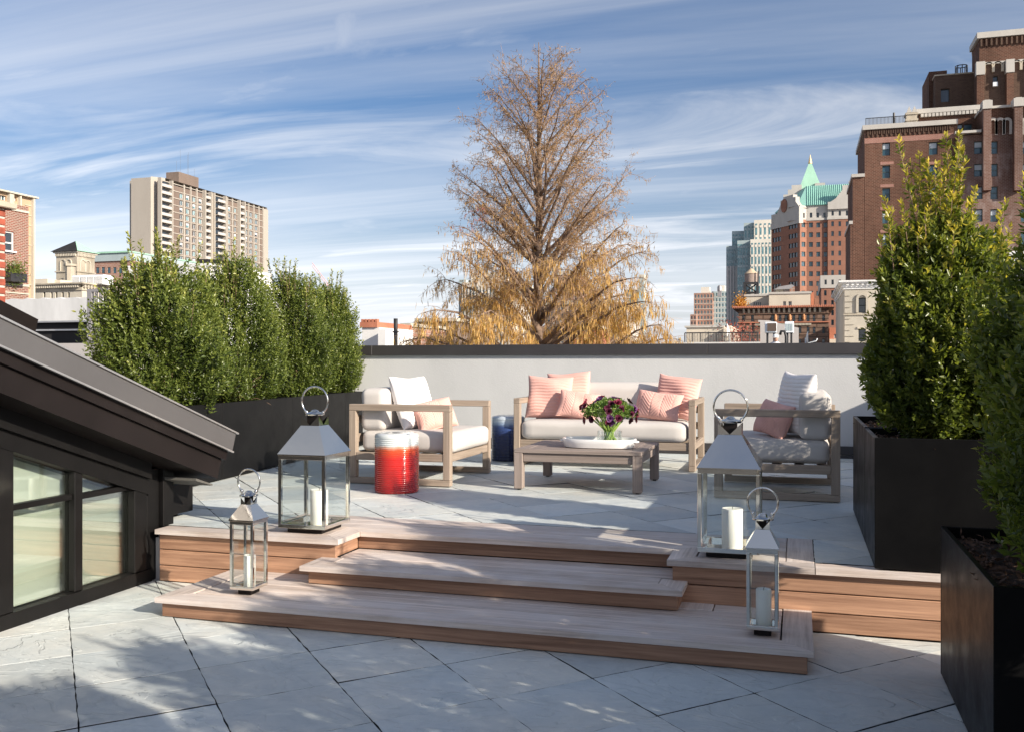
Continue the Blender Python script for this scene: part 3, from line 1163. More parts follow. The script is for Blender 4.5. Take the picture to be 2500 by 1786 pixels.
win_part('head', lambda q: q.prism([(3.60, paneline(3.6)), (4.82, paneline(4.82)), (4.82, paneline(4.82) + .09), (3.60, paneline(3.6) + .09)], 'x', WX - .03, WX + .05), 'frame_black')
m = MB()
m.prism([(3.3, paneline(3.3) + .092), (4.80, paneline(4.80) + .092), (4.80, paneline(4.8) + .20), (3.3, paneline(3.3) + .20)], 'x', WX - .03, WX + .08)
m.build('header_board', 'frame_black', dm)
m = MB()
m.prism([(3.3, paneline(3.3) + .202), (4.9, paneline(4.9) + .202), (4.9, paneline(4.9) + .30), (3.3, paneline(3.3) + .30)], 'x', -6.3, WX + .03)
m.build('header_board', 'frame_black', dm)
for ya, yb in ((3.795, 4.215), (4.275, 4.690)):
    for za, zb in ((LOW + .075, .262), (.288, None)):
        zt0 = paneline(ya) + .01 if zb is None else zb
        zt1 = max(paneline(yb) + .01, za + .004) if zb is None else zb
        q = MB()
        q.prism([(ya, za), (yb, za), (yb, zt1), (ya, zt0)], 'x', WX - .006, WX)
        q.build('pane', 'dormer_glass', win)
m = MB()
m.prism([(3.64, LOW + .06), (4.81, LOW + .06), (4.81, .27), (3.64, .66)], 'x', -3.875, -3.865)
m.build('roller_shade', 'roller_shade', dm)
m = MB()
m.cbox(WX - .10, WX + .03, 4.82, 4.93, LOW, .36, .003)
m.build('corner_post', 'frame_black', dm)
m = MB()
m.cbox(WX - .06, WX + .055, 4.94, 5.04, 0.0, .36, .003)
m.build('corner_post', 'frame_black', dm)
m = MB()
m.box(-6.5, WX - .05, 4.86, 5.0, 0.0, .32)
m.build('end_wall', 'frame_black', dm)
m = MB()
m.prism([(4.95, .30), (5.12, .245), (5.12, .235), (4.95, .285)], 'x', -6.6, FX - .05)
m.build('soffit', 'soffit_pale', dm)
m = MB()
m.cbox(-4.6, -3.82, 5.05, 5.37, 0.03, .222, .004)
m.cbox(-4.5, -3.90, 5.10, 5.32, 0.0, .03, .002)
o = m.build('drain_box', 'frame_black', loc=(-4.2, 5.2, 0))
tag(o, 'low black metal box on the paving beside the dormer corner', 'box')

# second dormer roof beyond
d2 = thing('far_dormer', 'dark sloping end of a second roof dormer above the grey roof edge', 'dormer', (-6.2, 4.6, 0))
m = MB()
m.prism([(3.0, 1.325 + SL * 2.82), (5.82, 1.325), (5.78, 1.19), (3.0, 1.19 + SL * 2.78)], 'x', -8.5, -5.5)
m.build('roof', 'fascia_brown', d2)
m = MB()
m.box(-8.4, -5.8, 3.1, 5.3, 0.0, 1.35)
m.build('wall', 'frame_black', d2)


# ------------------------------------------------------------------ planters
def chips(name, x0, x1, y0, y1, z, n, parent, seed):
    rnd = np.random.default_rng(seed)
    pos = np.stack([rnd.uniform(x0, x1, n), rnd.uniform(y0, y1, n), z + rnd.uniform(0, 0.018, n)], 1)
    d = rnd.normal(size=(n, 3))
    d[:, 2] *= 0.35
    v, t = leaf_arrays(pos, d, rnd.normal(size=(n, 3)), rnd.uniform(.012, .045, n), rnd.uniform(.006, .016, n), .1, 0)
    v = v - np.array(org(parent))
    o = place(name, np_mesh(name, v, t, 'mulch_chip'), org(parent), parent)
    o['kind'] = 'stuff'
    return o


def planter(label, x0, x1, y0, y1, z0, h, group, th=0.022, seed=1, n=900, rot=0):
    t = thing('planter', label, 'planter', ((x0 + x1) / 2, (y0 + y1) / 2, z0), group)
    m = MB()
    z1 = z0 + h
    m.cbox(x0, x1, y0, y0 + th, z0 + .012, z1, .002)
    m.cbox(x0, x1, y1 - th, y1, z0 + .012, z1, .002)
    m.cbox(x0 + .0005, x0 + th, y0 + th - .002, y1 - th + .002, z0 + .012, z1 - .0008, .002)
    m.cbox(x1 - th, x1 - .0005, y0 + th - .002, y1 - th + .002, z0 + .012, z1 - .0008, .002)
    m.build('shell', 'planter_black', t)
    m = MB()
    m.box(x0 + .04, x1 - .04, y0 + .04, y1 - .04, z0, z0 + .013)
    m.build('foot', 'frame_black', t)
    # mulch bed: an uneven grid
    rnd = np.random.default_rng(seed)
    nx, ny = 14, 18
    xs = np.linspace(x0 + th - .001, x1 - th + .001, nx)
    ys = np.linspace(y0 + th - .001, y1 - th + .001, ny)
    gx, gy = np.meshgrid(xs, ys, indexing='ij')
    gz = z1 - .055 + rnd.uniform(-.008, .012, gx.shape)
    v = np.stack([gx, gy, gz], -1).reshape(-1, 3) - np.array(org(t))
    i, j = np.meshgrid(np.arange(nx - 1), np.arange(ny - 1), indexing='ij')
    a = (i * ny + j).ravel()
    q = np.stack([a, a + ny, a + ny + 1, a + 1], 1)
    place('mulch', np_mesh('mulch', v, q, 'mulch', smooth=True), org(t), t)
    if n:
        chips('mulch_chips', x0 + th, x1 - th, y0 + th, y1 - th, z1 - .05, n, t, seed)
    t.rotation_euler.z = rot
    return t


PG = 'black square planters on the right'
planter('large black planter at the end of the timber edging, under the tall shrub', 0.35, 1.55, 4.875, 5.60, 0.0, 0.64, PG, seed=2, n=1600)
planter('black planter behind the large one, only its left side showing', 0.35, 1.55, 5.605, 6.76, 0.0, 0.645, PG, seed=3)
planter('nearest black planter in the lower right corner with dark mulch', 0.57, 1.30, 3.20, 4.33, LOW, 0.63, PG, seed=4, n=1800)
# two unseen planters added to carry shrubs that shade the lower terrace
planter('added unseen black planter on the lower terrace, next towards the viewer, outside the view', 0.75, 1.45, 1.75, 2.95, LOW, 0.63, PG, seed=5, n=0)
planter('added unseen black planter on the lower terrace, beside the viewer, outside the view', 0.75, 1.45, 0.30, 1.50, LOW, 0.63, PG, seed=6, n=0)
planter('black planter against the rear parapet, mostly hidden behind the tall shrub', 0.95, 1.9, 9.3, 10.4, 0.0, 0.62, PG, seed=7, n=0)

HG = 'long black planters under the hedge'
HROT = rad(5.2)
hd = Vector((-math.sin(HROT), math.cos(HROT)))
h0 = Vector((-4.575, 5.62))
hp = []
for i, lab in enumerate(('first long black planter of the hedge row, behind the dormer roof',
                         'second long black planter of the hedge row, plain black side',
                         'third long black planter of the hedge row, behind the tall lantern handle',
                         'last long black planter of the hedge row, by the parapet and armchair')):
    Ln = 1.40 if i < 3 else 0.56
    c = h0 + hd * (i * 1.405 + Ln / 2) + Vector((-math.cos(HROT), -math.sin(HROT))) * 0.36
    pl = planter(lab, c.x - .36, c.x + .36, c.y - Ln / 2, c.y + Ln / 2, 0.0, 0.66, HG, seed=20 + i, n=300, rot=HROT)
    hp.append(c)


# ------------------------------------------------------------------ shrubs
def shrub(name, label, cat, base, H, R, prof, n_shoot, leaf, mat, seed, uprights=0, up_len=0.5, group=None,
          z_low=0.10, tips=0.5, bare=0, stems=7, lean=(0, 0), squash=(1, 1), sl=(.07, .17), rough=.42, upw=(.25, 1.1)):
    """leafy shrub: woody stems, thousands of short leafy shoots in the outer crown, long upright shoots on top"""
    rng = np.random.default_rng(seed)
    t = thing(name, label, cat, base, group)
    bx, by, bz = base
    ph = rng.uniform(0, 6.28, (6,))
    kk = np.array([2, 3, 5, 4, 7, 3])
    hh = rng.uniform(3, 11, (6,))

    def radius(h, th):
        w = sum(np.sin(kk[i] * th + hh[i] * h + ph[i]) for i in range(6)) / 6
        return R * np.interp(h, [p[0] for p in prof], [p[1] for p in prof]) * (1 + rough * w)
    # shoots
    h = rng.uniform(z_low, 1.0, n_shoot * 2)
    w = np.interp(h, [p[0] for p in prof], [p[1] for p in prof])
    keep = rng.uniform(0, 1, len(h)) < w / w.max()
    h = h[keep][:n_shoot]
    n = len(h)
    th = rng.uniform(0, 2 * np.pi, n)
    rho = np.where(rng.uniform(size=n) < 0.72, rng.uniform(0.78, 1.02, n), rng.uniform(0.25, 0.8, n))
    r = radius(h, th) * rho
    px = bx + lean[0] * h + np.cos(th) * r * squash[0]
    py = by + lean[1] * h + np.sin(th) * r * squash[1]
    pz = bz + H * h
    out = np.stack([np.cos(th), np.sin(th), np.zeros(n)], 1)
    d = out * rng.uniform(.25, .9, (n, 1)) + np.array([0, 0, 1.0]) * rng.uniform(upw[0], upw[1], (n, 1)) + rng.normal(size=(n, 3)) * .28
    d = norm(d)
    ln = rng.uniform(sl[0], sl[1], n) * (0.8 + .6 * h)
    p0 = np.stack([px, py, pz], 1) - d * ln[:, None] * 0.7
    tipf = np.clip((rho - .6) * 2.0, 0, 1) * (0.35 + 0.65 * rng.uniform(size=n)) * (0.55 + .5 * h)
    P0, D, LN, TF, CNT = [p0], [d], [ln], [tipf], [np.full(n, 7)]
    # upright shoots
    uh = []
    for k in range(uprights):
        a = rng.uniform(0, 6.28)
        hb = rng.uniform(.66, .93)
        rr = radius(np.array([hb]), np.array([a]))[0] * rng.uniform(.1, .92)
        b0 = np.array([bx + lean[0] * hb + math.cos(a) * rr * squash[0], by + lean[1] * hb + math.sin(a) * rr * squash[1], bz + H * hb])
        L = up_len * rng.uniform(.45, 1.0) * (1.15 - 0.6 * (rr / R))
        dr = norm(np.array([[math.cos(a) * .12 + rng.normal() * .06, math.sin(a) * .12 + rng.normal() * .06, 1.0]]))[0]
        uh.append((b0, dr, L))
        ns = max(3, int(L / .065))
        for s in range(ns):
            P0.append((b0 + dr * L * s / ns)[None])
            D.append(norm((dr + rng.normal(size=3) * .10)[None]))
            LN.append(np.array([L / ns * 1.25]))
            TF.append(np.array([tips + (1 - tips) * s / ns * rng.uniform(.6, 1.1)]))
            CNT.append(np.array([6]))
    P0, D, LN, TF, CNT = (np.concatenate(a) for a in (P0, D, LN, TF, CNT))
    pos, dirs, sides, lens, tint = [], [], [], [], []
    for s in range(7):
        mk = CNT > s
        p, dd, l, tf = P0[mk], D[mk], LN[mk], TF[mk]
        c = CNT[mk]
        k = len(p)
        f = (s + .4) / c
        az = rng.uniform(0, 2 * np.pi, k)
        rv = rng.normal(size=(k, 3))
        s1 = norm(rv - dd * np.sum(rv * dd, 1, keepdims=True))
        for sgn in (1, -1):
            spread = (1.0 - .55 * f)[:, None]
            ld = dd * (.45 + .5 * f)[:, None] + s1 * sgn * spread + rng.normal(size=(k, 3)) * .22
            pos.append(p + dd * (l * f)[:, None])
            dirs.append(ld)
            sides.append(np.cross(dd, s1) + rng.normal(size=(k, 3)) * .35)
            lens.append(leaf * rng.uniform(.7, 1.25, k) * (1 - .25 * f))
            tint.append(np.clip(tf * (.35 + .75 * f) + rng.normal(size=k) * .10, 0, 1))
    pos, dirs, sides, lens, tint = (np.concatenate(a) for a in (pos, dirs, sides, lens, tint))
    v, tr = leaf_arrays(pos, dirs, sides, lens, lens * .47)
    o = place('foliage', np_mesh('foliage', v - np.array(base), tr, mat, tint=np.repeat(tint, 4)), base, t)
    o['kind'] = 'stuff'
    # wood
    mb = MB()
    for k in range(stems):
        a = rng.uniform(0, 6.28)
        top = .55 + .4 * rng.uniform()
        rr = radius(np.array([top]), np.array([a]))[0] * rng.uniform(.2, .75)
        pts = []
        for q in range(7):
            f = q / 6
            wob = .02 * math.sin(3 * f + k)
            pts.append((bx + math.cos(a) * (rr * f ** .8 + wob) * squash[0] + lean[0] * f + .03 * math.cos(a * 3), by + math.sin(a) * (rr * f ** .8 + wob) * squash[1] + lean[1] * f + .03 * math.sin(a * 3), bz - .06 + (H * top + .06) * f))
        r0 = rng.uniform(.008, .015)
        mb.tube(pts, [r0 * (1 - .8 * q / 6) for q in range(7)], 5)
    mb.build('stems', 'bark_shrub', t, True)
    mb = MB()
    for b0, dr, L in uh:
        mb.tube([b0 - dr * .15, b0 + dr * L * .5, b0 + dr * L], [.0035, .0028, .0012], 4)
    if bare:
        for k in range(bare):
            a = rng.uniform(0, 6.28)
            p = [(bx + .1 * math.cos(a), by + .1 * math.sin(a), bz)]
            dv = Vector((math.cos(a) * .5, math.sin(a) * .5, 1)).normalized()
            for q in range(4):
                dv = (dv + Vector(rng.normal(size=3)) * .25).normalized()
                p.append(tuple(Vector(p[-1]) + dv * .09))
            mb.tube(p, [.005, .004, .003, .002, .001], 4)
    if mb.v:
        mb.build('twigs', 'bark_shrub', t, True)['kind'] = 'stuff'
    return t


COLUMN = [(0, .22), (.06, .58), (.16, .90), (.32, 1.0), (.55, 1.0), (.74, .90), (.90, .64), (1.0, .30)]
ROUND = [(0, .40), (.08, .78), (.22, 1.0), (.48, 1.02), (.72, .88), (.88, .62), (1.0, .28)]
hedge = [('light green leafy hedge shrub nearest the dormer, widest of the row', 6.66, 1.20, .52, 41, 26),
         ('dark green hedge shrub second from the dormer, with bare twigs at its foot', 7.90, 1.38, .43, 42, 20),
         ('dense green hedge shrub third from the dormer', 9.22, 1.34, .42, 43, 16),
         ('narrow hedge shrub beside the rear parapet, last of the row', 10.28, 1.30, .34, 44, 12)]
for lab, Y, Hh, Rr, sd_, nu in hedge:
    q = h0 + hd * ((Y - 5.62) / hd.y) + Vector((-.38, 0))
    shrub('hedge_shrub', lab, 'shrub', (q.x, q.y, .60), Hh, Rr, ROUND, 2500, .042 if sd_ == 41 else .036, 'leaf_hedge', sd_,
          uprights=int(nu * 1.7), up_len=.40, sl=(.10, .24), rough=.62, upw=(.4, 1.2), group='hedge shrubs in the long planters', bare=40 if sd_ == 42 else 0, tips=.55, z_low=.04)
SG = 'tall shrubs in the black planters'
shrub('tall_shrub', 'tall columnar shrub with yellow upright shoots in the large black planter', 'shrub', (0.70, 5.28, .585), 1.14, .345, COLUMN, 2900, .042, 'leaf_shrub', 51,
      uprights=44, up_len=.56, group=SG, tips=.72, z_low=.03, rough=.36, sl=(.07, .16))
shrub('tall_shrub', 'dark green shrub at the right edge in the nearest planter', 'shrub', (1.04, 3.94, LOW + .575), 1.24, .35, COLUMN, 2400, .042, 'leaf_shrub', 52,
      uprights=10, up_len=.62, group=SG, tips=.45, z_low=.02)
shrub('low_shrub', 'shrub in the planter behind the large one, hidden by the tall shrub', 'shrub', (1.15, 6.45, .585), .85, .42, ROUND, 900, .036, 'leaf_shrub', 53, uprights=4, up_len=.3, group=SG)
for i, (xx, yy, hh, lab) in enumerate(((.98, 3.28, 1.15, 'leafy shrub added for shade at the near end of the lower right planter, outside the view'),
                                       (1.1, 2.66, 1.25, 'columnar shrub added for shade outside the view on the right, next towards the viewer'),
                                       (1.1, 1.94, 1.32, 'columnar shrub added for shade outside the view on the right, second towards the viewer'),
                                       (1.1, 1.22, 1.38, 'columnar shrub added for shade outside the view on the right, beside the viewer'),
                                       (1.1, 0.50, 1.15, 'columnar shrub added for shade outside the view on the right, last of the row'))):
    shrub('tall_shrub', lab, 'shrub', (xx, yy, LOW + .575), hh, .36, COLUMN, 1300, .042, 'leaf_shrub', 54 + i, uprights=10, up_len=.45, group=SG, rough=.6)  # unseen shrubs added to cast shade; heights and gaps shape the streaks



# ------------------------------------------------------------------ soft goods
def cushion_mesh(name, dx, dy, dz, r, puff, mat, seed=0, crease=0.0, caxis=0):
    """rounded, slightly puffed block centred on the origin"""
    n = 20
    bm = bmesh.new()
    bmesh.ops.create_cube(bm, size=2.0)
    bmesh.ops.subdivide_edges(bm, edges=bm.edges[:], cuts=n, use_grid_fill=True)
    rnd = random.Random(seed)
    ph = [rnd.uniform(0, 6.28) for _ in range(6)]
    hx, hy, hz = dx / 2, dy / 2, dz / 2
    for v in bm.verts:
        u = Vector(v.co)
        # concentrate samples near the edges
        p = Vector((math.copysign(abs(u.x) ** .8, u.x) * hx, math.copysign(abs(u.y) ** .8, u.y) * hy, math.copysign(abs(u.z) ** .8, u.z) * hz))
        c = Vector((max(-hx + r, min(hx - r, p.x)), max(-hy + r, min(hy - r, p.y)), max(-hz + r, min(hz - r, p.z))))
        d = p - c
        if d.length > 1e-7:
            p = c + d.normalized() * r
        fx, fy, fz = (1 - (p.x / hx) ** 2), (1 - (p.y / hy) ** 2), (1 - (p.z / hz) ** 2)
        ax = max(range(3), key=lambda i: abs(u[i]))
        k = puff * (fy * fz if ax == 0 else fx * fz if ax == 1 else fx * fy)
        wv = .0022 * (math.sin(p.x * 9 + ph[0]) * math.sin(p.y * 8 + ph[1]) + math.sin(p.x * 17 + p.z * 14 + ph[2]) * .5 + math.sin(p.y * 21 + ph[3]) * .4)
        p[ax] += math.copysign(1, u[ax]) * (k + wv)
        if crease and ax == caxis:
            q = p.x if caxis != 0 else p.y
            p[ax] += math.copysign(1, u[ax]) * crease * (abs(math.sin(q * 11 + ph[4] + .8 * math.sin(q * 5))) ** .4 - .8) * (.5 + .5 * fz)
        v.co = p
    me = bpy.data.meshes.new(name)
    bm.to_mesh(me)
    bm.free()
    me.materials.append(M[mat])
    me.polygons.foreach_set('use_smooth', [True] * len(me.polygons))
    return me


def pillow(label, mat, loc, w, h, t, rz, tilt, roll, pattern, group, seed):
    """throw pillow: pinched corners, ribbed or chevron-pleated front; -y is the front"""
    nu, nv = 60, 96
    rnd = random.Random(seed)
    ph = [rnd.uniform(0, 6.28) for _ in range(6)]
    verts, faces = [], []
    for side in (-1, 1):
        for j in range(nv + 1):
            for i in range(nu + 1):
                u, v = 2 * i / nu - 1, 2 * j / nv - 1
                e = max(0.0, (1 - abs(u) ** 2.6) * (1 - abs(v) ** 2.6))
                th = t / 2 * e ** .42
                # outline: sides bow inward between pointed corners
                x = u * w / 2 * (1 - .06 * (1 - v * v) ** 1 + .0)
                z = v * h / 2 * (1 - .07 * (1 - u * u))
                x += .006 * math.sin(v * 4 + ph[0]) * w
                z += .008 * math.sin(u * 4 + ph[1]) * h
                y = side * th
                if pattern == 'rib':
                    k = v * h * 36 * 2 + .8 * math.sin(u * 2.2 + ph[2]) + .35 * math.sin(u * 7 + ph[3])
                    rr = abs(math.sin(k / 2 * 1.35))
                    y += side * (.008 * (rr ** .6) - .004) * min(1, e * 3)
                else:
                    saw = abs(((u * 2.1 + 10.5) % 2.0) - 1.0)
                    k = (v * h / w + saw * .55) * 13.0 + .5 * math.sin(u * 5 + ph[4])
                    rr = abs(math.sin(k * 1.6))
                    seam = 1 - math.exp(-(min(saw, 1 - saw) / .035) ** 2)
                    y += side * ((.007 * rr ** .6) * seam - .005) * min(1, e * 3)
                y += .012 * math.sin(u * 3 + v * 2.5 + ph[5]) * e
                verts.append((x, y, z))
    s = (nu + 1) * (nv + 1)
    for sd_ in (0, 1):
        for j in range(nv):
            for i in range(nu):
                a = sd_ * s + j * (nu + 1) + i
                q = (a, a + 1, a + nu + 2, a + nu + 1)
                faces.append(q if sd_ == 0 else q[::-1])
    # piping / seam strip that closes the rim
    rim = [j * 0 + i for i in range(nu + 1)] + [j * (nu + 1) + nu for j in range(1, nv + 1)] + \
          [nv * (nu + 1) + i for i in range(nu - 1, -1, -1)] + [j * (nu + 1) for j in range(nv - 1, 0, -1)]
    for k in range(len(rim)):
        a, c = rim[k], rim[(k + 1) % len(rim)]
        faces.append((c, a, a + s, c + s))
    me = bpy.data.meshes.new('throw_pillow')
    me.from_pydata(verts, [], faces)
    me.materials.append(M[mat])
    me.polygons.foreach_set('use_smooth', [True] * len(faces))
    me.update()
    o = place('throw_pillow', me, loc)
    o.rotation_euler = (Matrix.Rotation(rad(rz), 3, 'Z') @ Matrix.Rotation(rad(-tilt), 3, 'X') @ Matrix.Rotation(rad(roll), 3, 'Y')).to_euler()
    tag(o, label, 'pillow', group)
    return o


# ------------------------------------------------------------------ seating
SEC = 0.062


def bar(parent, name, x0, x1, y0, y1, z0, z1, pre='teak_', c=.004):
    L = (x1 - x0, y1 - y0, z1 - z0)
    ax = 'xyz'[L.index(max(L))]
    m = MB()
    m.cbox(x0, x1, y0, y1, z0, z1, c)
    return m.build(name, pre + ax, parent, loc=((x0 + x1) / 2, (y0 + y1) / 2, (z0 + z1) / 2))


def soft(parent, name, x0, x1, y0, y1, z0, z1, r, puff, seed, crease=0, caxis=0):
    me = cushion_mesh(name, x1 - x0, y1 - y0, z1 - z0, r, puff, 'fabric_cream', seed, crease, caxis)
    return place(name, me, ((x0 + x1) / 2, (y0 + y1) / 2, (z0 + z1) / 2), parent)


def armchair(label, xf, xb, y0, y1, seed):
    """box-framed lounge chair; xf front edge, xb back edge along x (faces away from xb)"""
    t = thing('armchair', label, 'armchair', ((xf + xb) / 2, (y0 + y1) / 2, 0), 'teak armchairs')
    s = 1 if xf > xb else -1

    def X(a, c):       # distances from the front edge inwards
        p, q = xf - s * a, xf - s * c
        return min(p, q), max(p, q)
    D = abs(xf - xb)
    for ya, yb in ((y0, y0 + SEC), (y1 - SEC, y1)):
        fx = X(0, SEC)
        bxx = X(D - SEC, D)
        bar(t, 'post', *fx, ya, yb, .055, .605)
        bar(t, 'post', *bxx, ya, yb, .055, .605)
        bar(t, 'arm_rail', *X(0, D), ya, yb, .606, .660)
        bar(t, 'floor_runner', *X(0, D), ya, yb, .006, .054)
    for ya, yb in ((y0 + .004, y0 + .040), (y1 - .040, y1 - .004)):
        bar(t, 'side_rail', *X(SEC + .001, D - SEC - .001), ya, yb, .200, .264)
    bar(t, 'front_rail', *X(.012, .050), y0 + SEC, y1 - SEC, .198, .262)
    bar(t, 'back_rail', *X(D - .05, D - .012), y0 + SEC, y1 - SEC, .198, .262)
    for i in range(5):
        a = .12 + i * (D - .24) / 4
        bar(t, 'seat_slat', *X(a - .035, a + .035), y0 + SEC, y1 - SEC, .235, .255)
    for za in (.34, .50):
        bar(t, 'back_slat', *X(D - .045, D - .018), y0 + SEC, y1 - SEC, za, za + .07)
    sx = X(-.012, D - .075)
    soft(t, 'seat_cushion', *sx, y0 + SEC + .010, y1 - SEC - .010, .264, .438, .05, .012, seed)
    soft(t, 'back_cushion', *X(D - .285, D - .060), y0 + SEC + .015, y1 - SEC - .015, .436, .785, .055, .006, seed + 1)
    return t


armchair('teak armchair on the left, facing right, behind the red stool', -2.680, -3.575, 7.14, 8.20, 61)
armchair('teak armchair on the right, facing left, mostly in shade beside the planter', -0.600, 0.285, 7.15, 8.22, 64)

sf = thing('sofa', 'low teak outdoor sofa with cream cushions in front of the parapet', 'sofa', (-1.78, 9.2, 0))
SX0, SX1, SY0, SY1 = -2.64, -0.905, 8.78, 9.66
for xa, xb in ((SX0, SX0 + SEC), (SX1 - SEC, SX1)):
    bar(sf, 'post', xa, xb, SY0, SY0 + SEC, .055, .605)
    bar(sf, 'post', xa, xb, SY1 - SEC, SY1, .055, .605)
    bar(sf, 'arm_rail', xa, xb, SY0, SY1, .606, .660)
    bar(sf, 'floor_runner', xa, xb, SY0, SY1, .006, .054)
for xa, xb in ((SX0 + .004, SX0 + .04), (SX1 - .04, SX1 - .004)):
    bar(sf, 'side_rail', xa, xb, SY0 + SEC + .001, SY1 - SEC - .001, .20, .264)
bar(sf, 'front_rail', SX0 + SEC, SX1 - SEC, SY0 + .012, SY0 + .05, .190, .262)
bar(sf, 'back_rail', SX0 + SEC, SX1 - SEC, SY1 - .05, SY1 - .012, .198, .262)
for za in (.34, .50):
    bar(sf, 'back_slat', SX0 + SEC, SX1 - SEC, SY1 - .045, SY1 - .018, za, za + .07)
for i in range(7):
    a = SX0 + .2 + i * (SX1 - SX0 - .4) / 6
    bar(sf, 'seat_slat', a - .035, a + .035, SY0 + .052, SY1 - .052, .235, .255)
soft(sf, 'seat_cushion', SX0 + SEC + .012, SX1 - SEC - .012, SY0 - .012, SY1 - .09, .264, .448, .060, .016, 70)
soft(sf, 'back_cushion', SX0 + SEC + .015, SX1 - SEC - .015, SY1 - .285, SY1 - .062, .446, .795, .075, .014, 71, .005, 1)

PP = 'pink throw pillows'
pillow('large ribbed pink pillow at the left end of the sofa, in front', 'fabric_pink', (-2.375, 9.14, .655), .46, .44, .17, 6, 18, 2, 'rib', PP, 1)
pillow('ribbed pink pillow tucked behind the large one at the sofa left end', 'fabric_pink', (-2.225, 9.335, .690), .46, .44, .15, -4, 14, -4, 'rib', PP, 2)
pillow('small pleated pink pillow leaning on the left sofa pillows', 'fabric_pink', (-2.045, 8.985, .590), .40, .285, .13, 8, 28, 9, 'chevron', PP, 3)
pillow('ribbed pink pillow tilted against the right end of the sofa', 'fabric_pink', (-1.125, 9.21, .668), .44, .43, .16, -12, 16, 7, 'rib', PP, 4)
pillow('pleated pink lumbar pillow leaning at the right end of the sofa', 'fabric_pink', (-1.275, 8.985, .592), .45, .285, .14, -8, 24, 7, 'chevron', PP, 5)
pillow('white ribbed pillow leaning back on the left armchair', 'fabric_white', (-3.16, 7.54, .660), .47, .47, .17, 74, 20, 0, 'rib', 'white throw pillows', 6)
pillow('small pink pillow in front of the white one on the left armchair', 'fabric_pink', (-2.955, 7.50, .560), .36, .27, .17, 36, 26, -12, 'chevron', PP, 7)
pillow('white ribbed pillow seen edge-on on the right armchair', 'fabric_white', (-0.020, 7.50, .690), .47, .48, .17, -62, 8, 2, 'rib', 'white throw pillows', 8)
pillow('dusky pink pleated pillow on the right armchair in the shade', 'fabric_pink', (-0.180, 7.46, .575), .38, .27, .15, -52, 20, 8, 'chevron', PP, 9)

# ------------------------------------------------------------------ coffee table
ct = thing('coffee_table', 'low weathered grey-brown wood coffee table in front of the sofa', 'table', (-1.65, 7.63, 0))
TX0, TX1, TY0, TY1, TZ = -2.152, -1.142, 7.165, 8.12, 0.322
for xa in (TX0, TX1 - .070):
    for ya in (TY0, TY1 - .070):
        lg = bar(ct, 'leg', xa, xa + .070, ya, ya + .070, .010, TZ - .031, 'grey_teak_')
        q = MB()
        q.lathe([(.016, 0), (.016, .010)], (xa + .035, ya + .035, 0), 12)
        q.build('foot', 'dark_steel', lg)
for ya in (TY0 + .018, TY1 - .046):
    bar(ct, 'apron', TX0 + .071, TX1 - .071, ya, ya + .028, TZ - .098, TZ - .032, 'grey_teak_')
for xa in (TX0 + .018, TX1 - .046):
    bar(ct, 'apron', xa, xa + .028, TY0 + .071, TY1 - .071, TZ - .098, TZ - .032, 'grey_teak_')
bar(ct, 'top_border', TX0, TX1, TY0, TY0 + .095, TZ - .030, TZ, 'grey_teak_')
bar(ct, 'top_border', TX0, TX1, TY1 - .095, TY1, TZ - .030, TZ, 'grey_teak_')
bar(ct, 'top_border', TX0, TX0 + .095, TY0 + .097, TY1 - .097, TZ - .030, TZ - .0006, 'grey_teak_')
bar(ct, 'top_border', TX1 - .095, TX1, TY0 + .097, TY1 - .097, TZ - .030, TZ - .0006, 'grey_teak_')
n = 7
w = (TY1 - TY0 - .194 - .004 * (n + 1)) / n
for i in range(n):
    a = TY0 + .097 + .004 + i * (w + .004)
    bar(ct, 'top_board', TX0 + .098, TX1 - .098, a, a + w, TZ - .028, TZ - .001, 'grey_teak_', .002)

# tray: oval-ended white ceramic dish with lugs
TR = Vector((-1.535, 7.50, TZ + .001))


def oval(rx, ry, z, n=56, p=2.8):
    out = []
    for k in range(n):
        a = 2 * math.pi * k / n
        c, s = math.cos(a), math.sin(a)
        out.append((TR.x + rx * math.copysign(abs(c) ** (2 / p), c), TR.y + ry * math.copysign(abs(s) ** (2 / p), s), TR.z + z))
    return out


m = MB()
rings = [oval(.258, .138, 0), oval(.276, .154, .005), oval(.288, .165, .036), oval(.297, .173, .068), oval(.294, .170, .073), oval(.286, .162, .071),
         oval(.272, .148, .034), oval(.255, .132, .012), oval(.20, .09, .010)]
n = 56
v = [p for r in rings for p in r]
f = [tuple(range(n))[::-1]]
for i in range(len(rings) - 1):
    for k in range(n):
        f.append((i * n + k, i * n + (k + 1) % n, (i + 1) * n + (k + 1) % n, (i + 1) * n + k))
f.append(tuple(range((len(rings) - 1) * n, len(rings) * n)))
m.add(v, f)
tray = m.build('serving_tray', 'ceramic_white', None, 50, loc=TR)
tag(tray, 'white ceramic serving tray with small lug handles on the coffee table', 'tray')
for s in (-1, 1):
    m = MB()
    pts = [(TR.x + s * (.286 + .030 * math.sin(math.pi * k / 8)), TR.y - .05 + .10 * k / 8, TR.z + .050) for k in range(9)]
    m.tube(pts, .008, 8)
    m.build('handle', 'ceramic_white', tray, True)

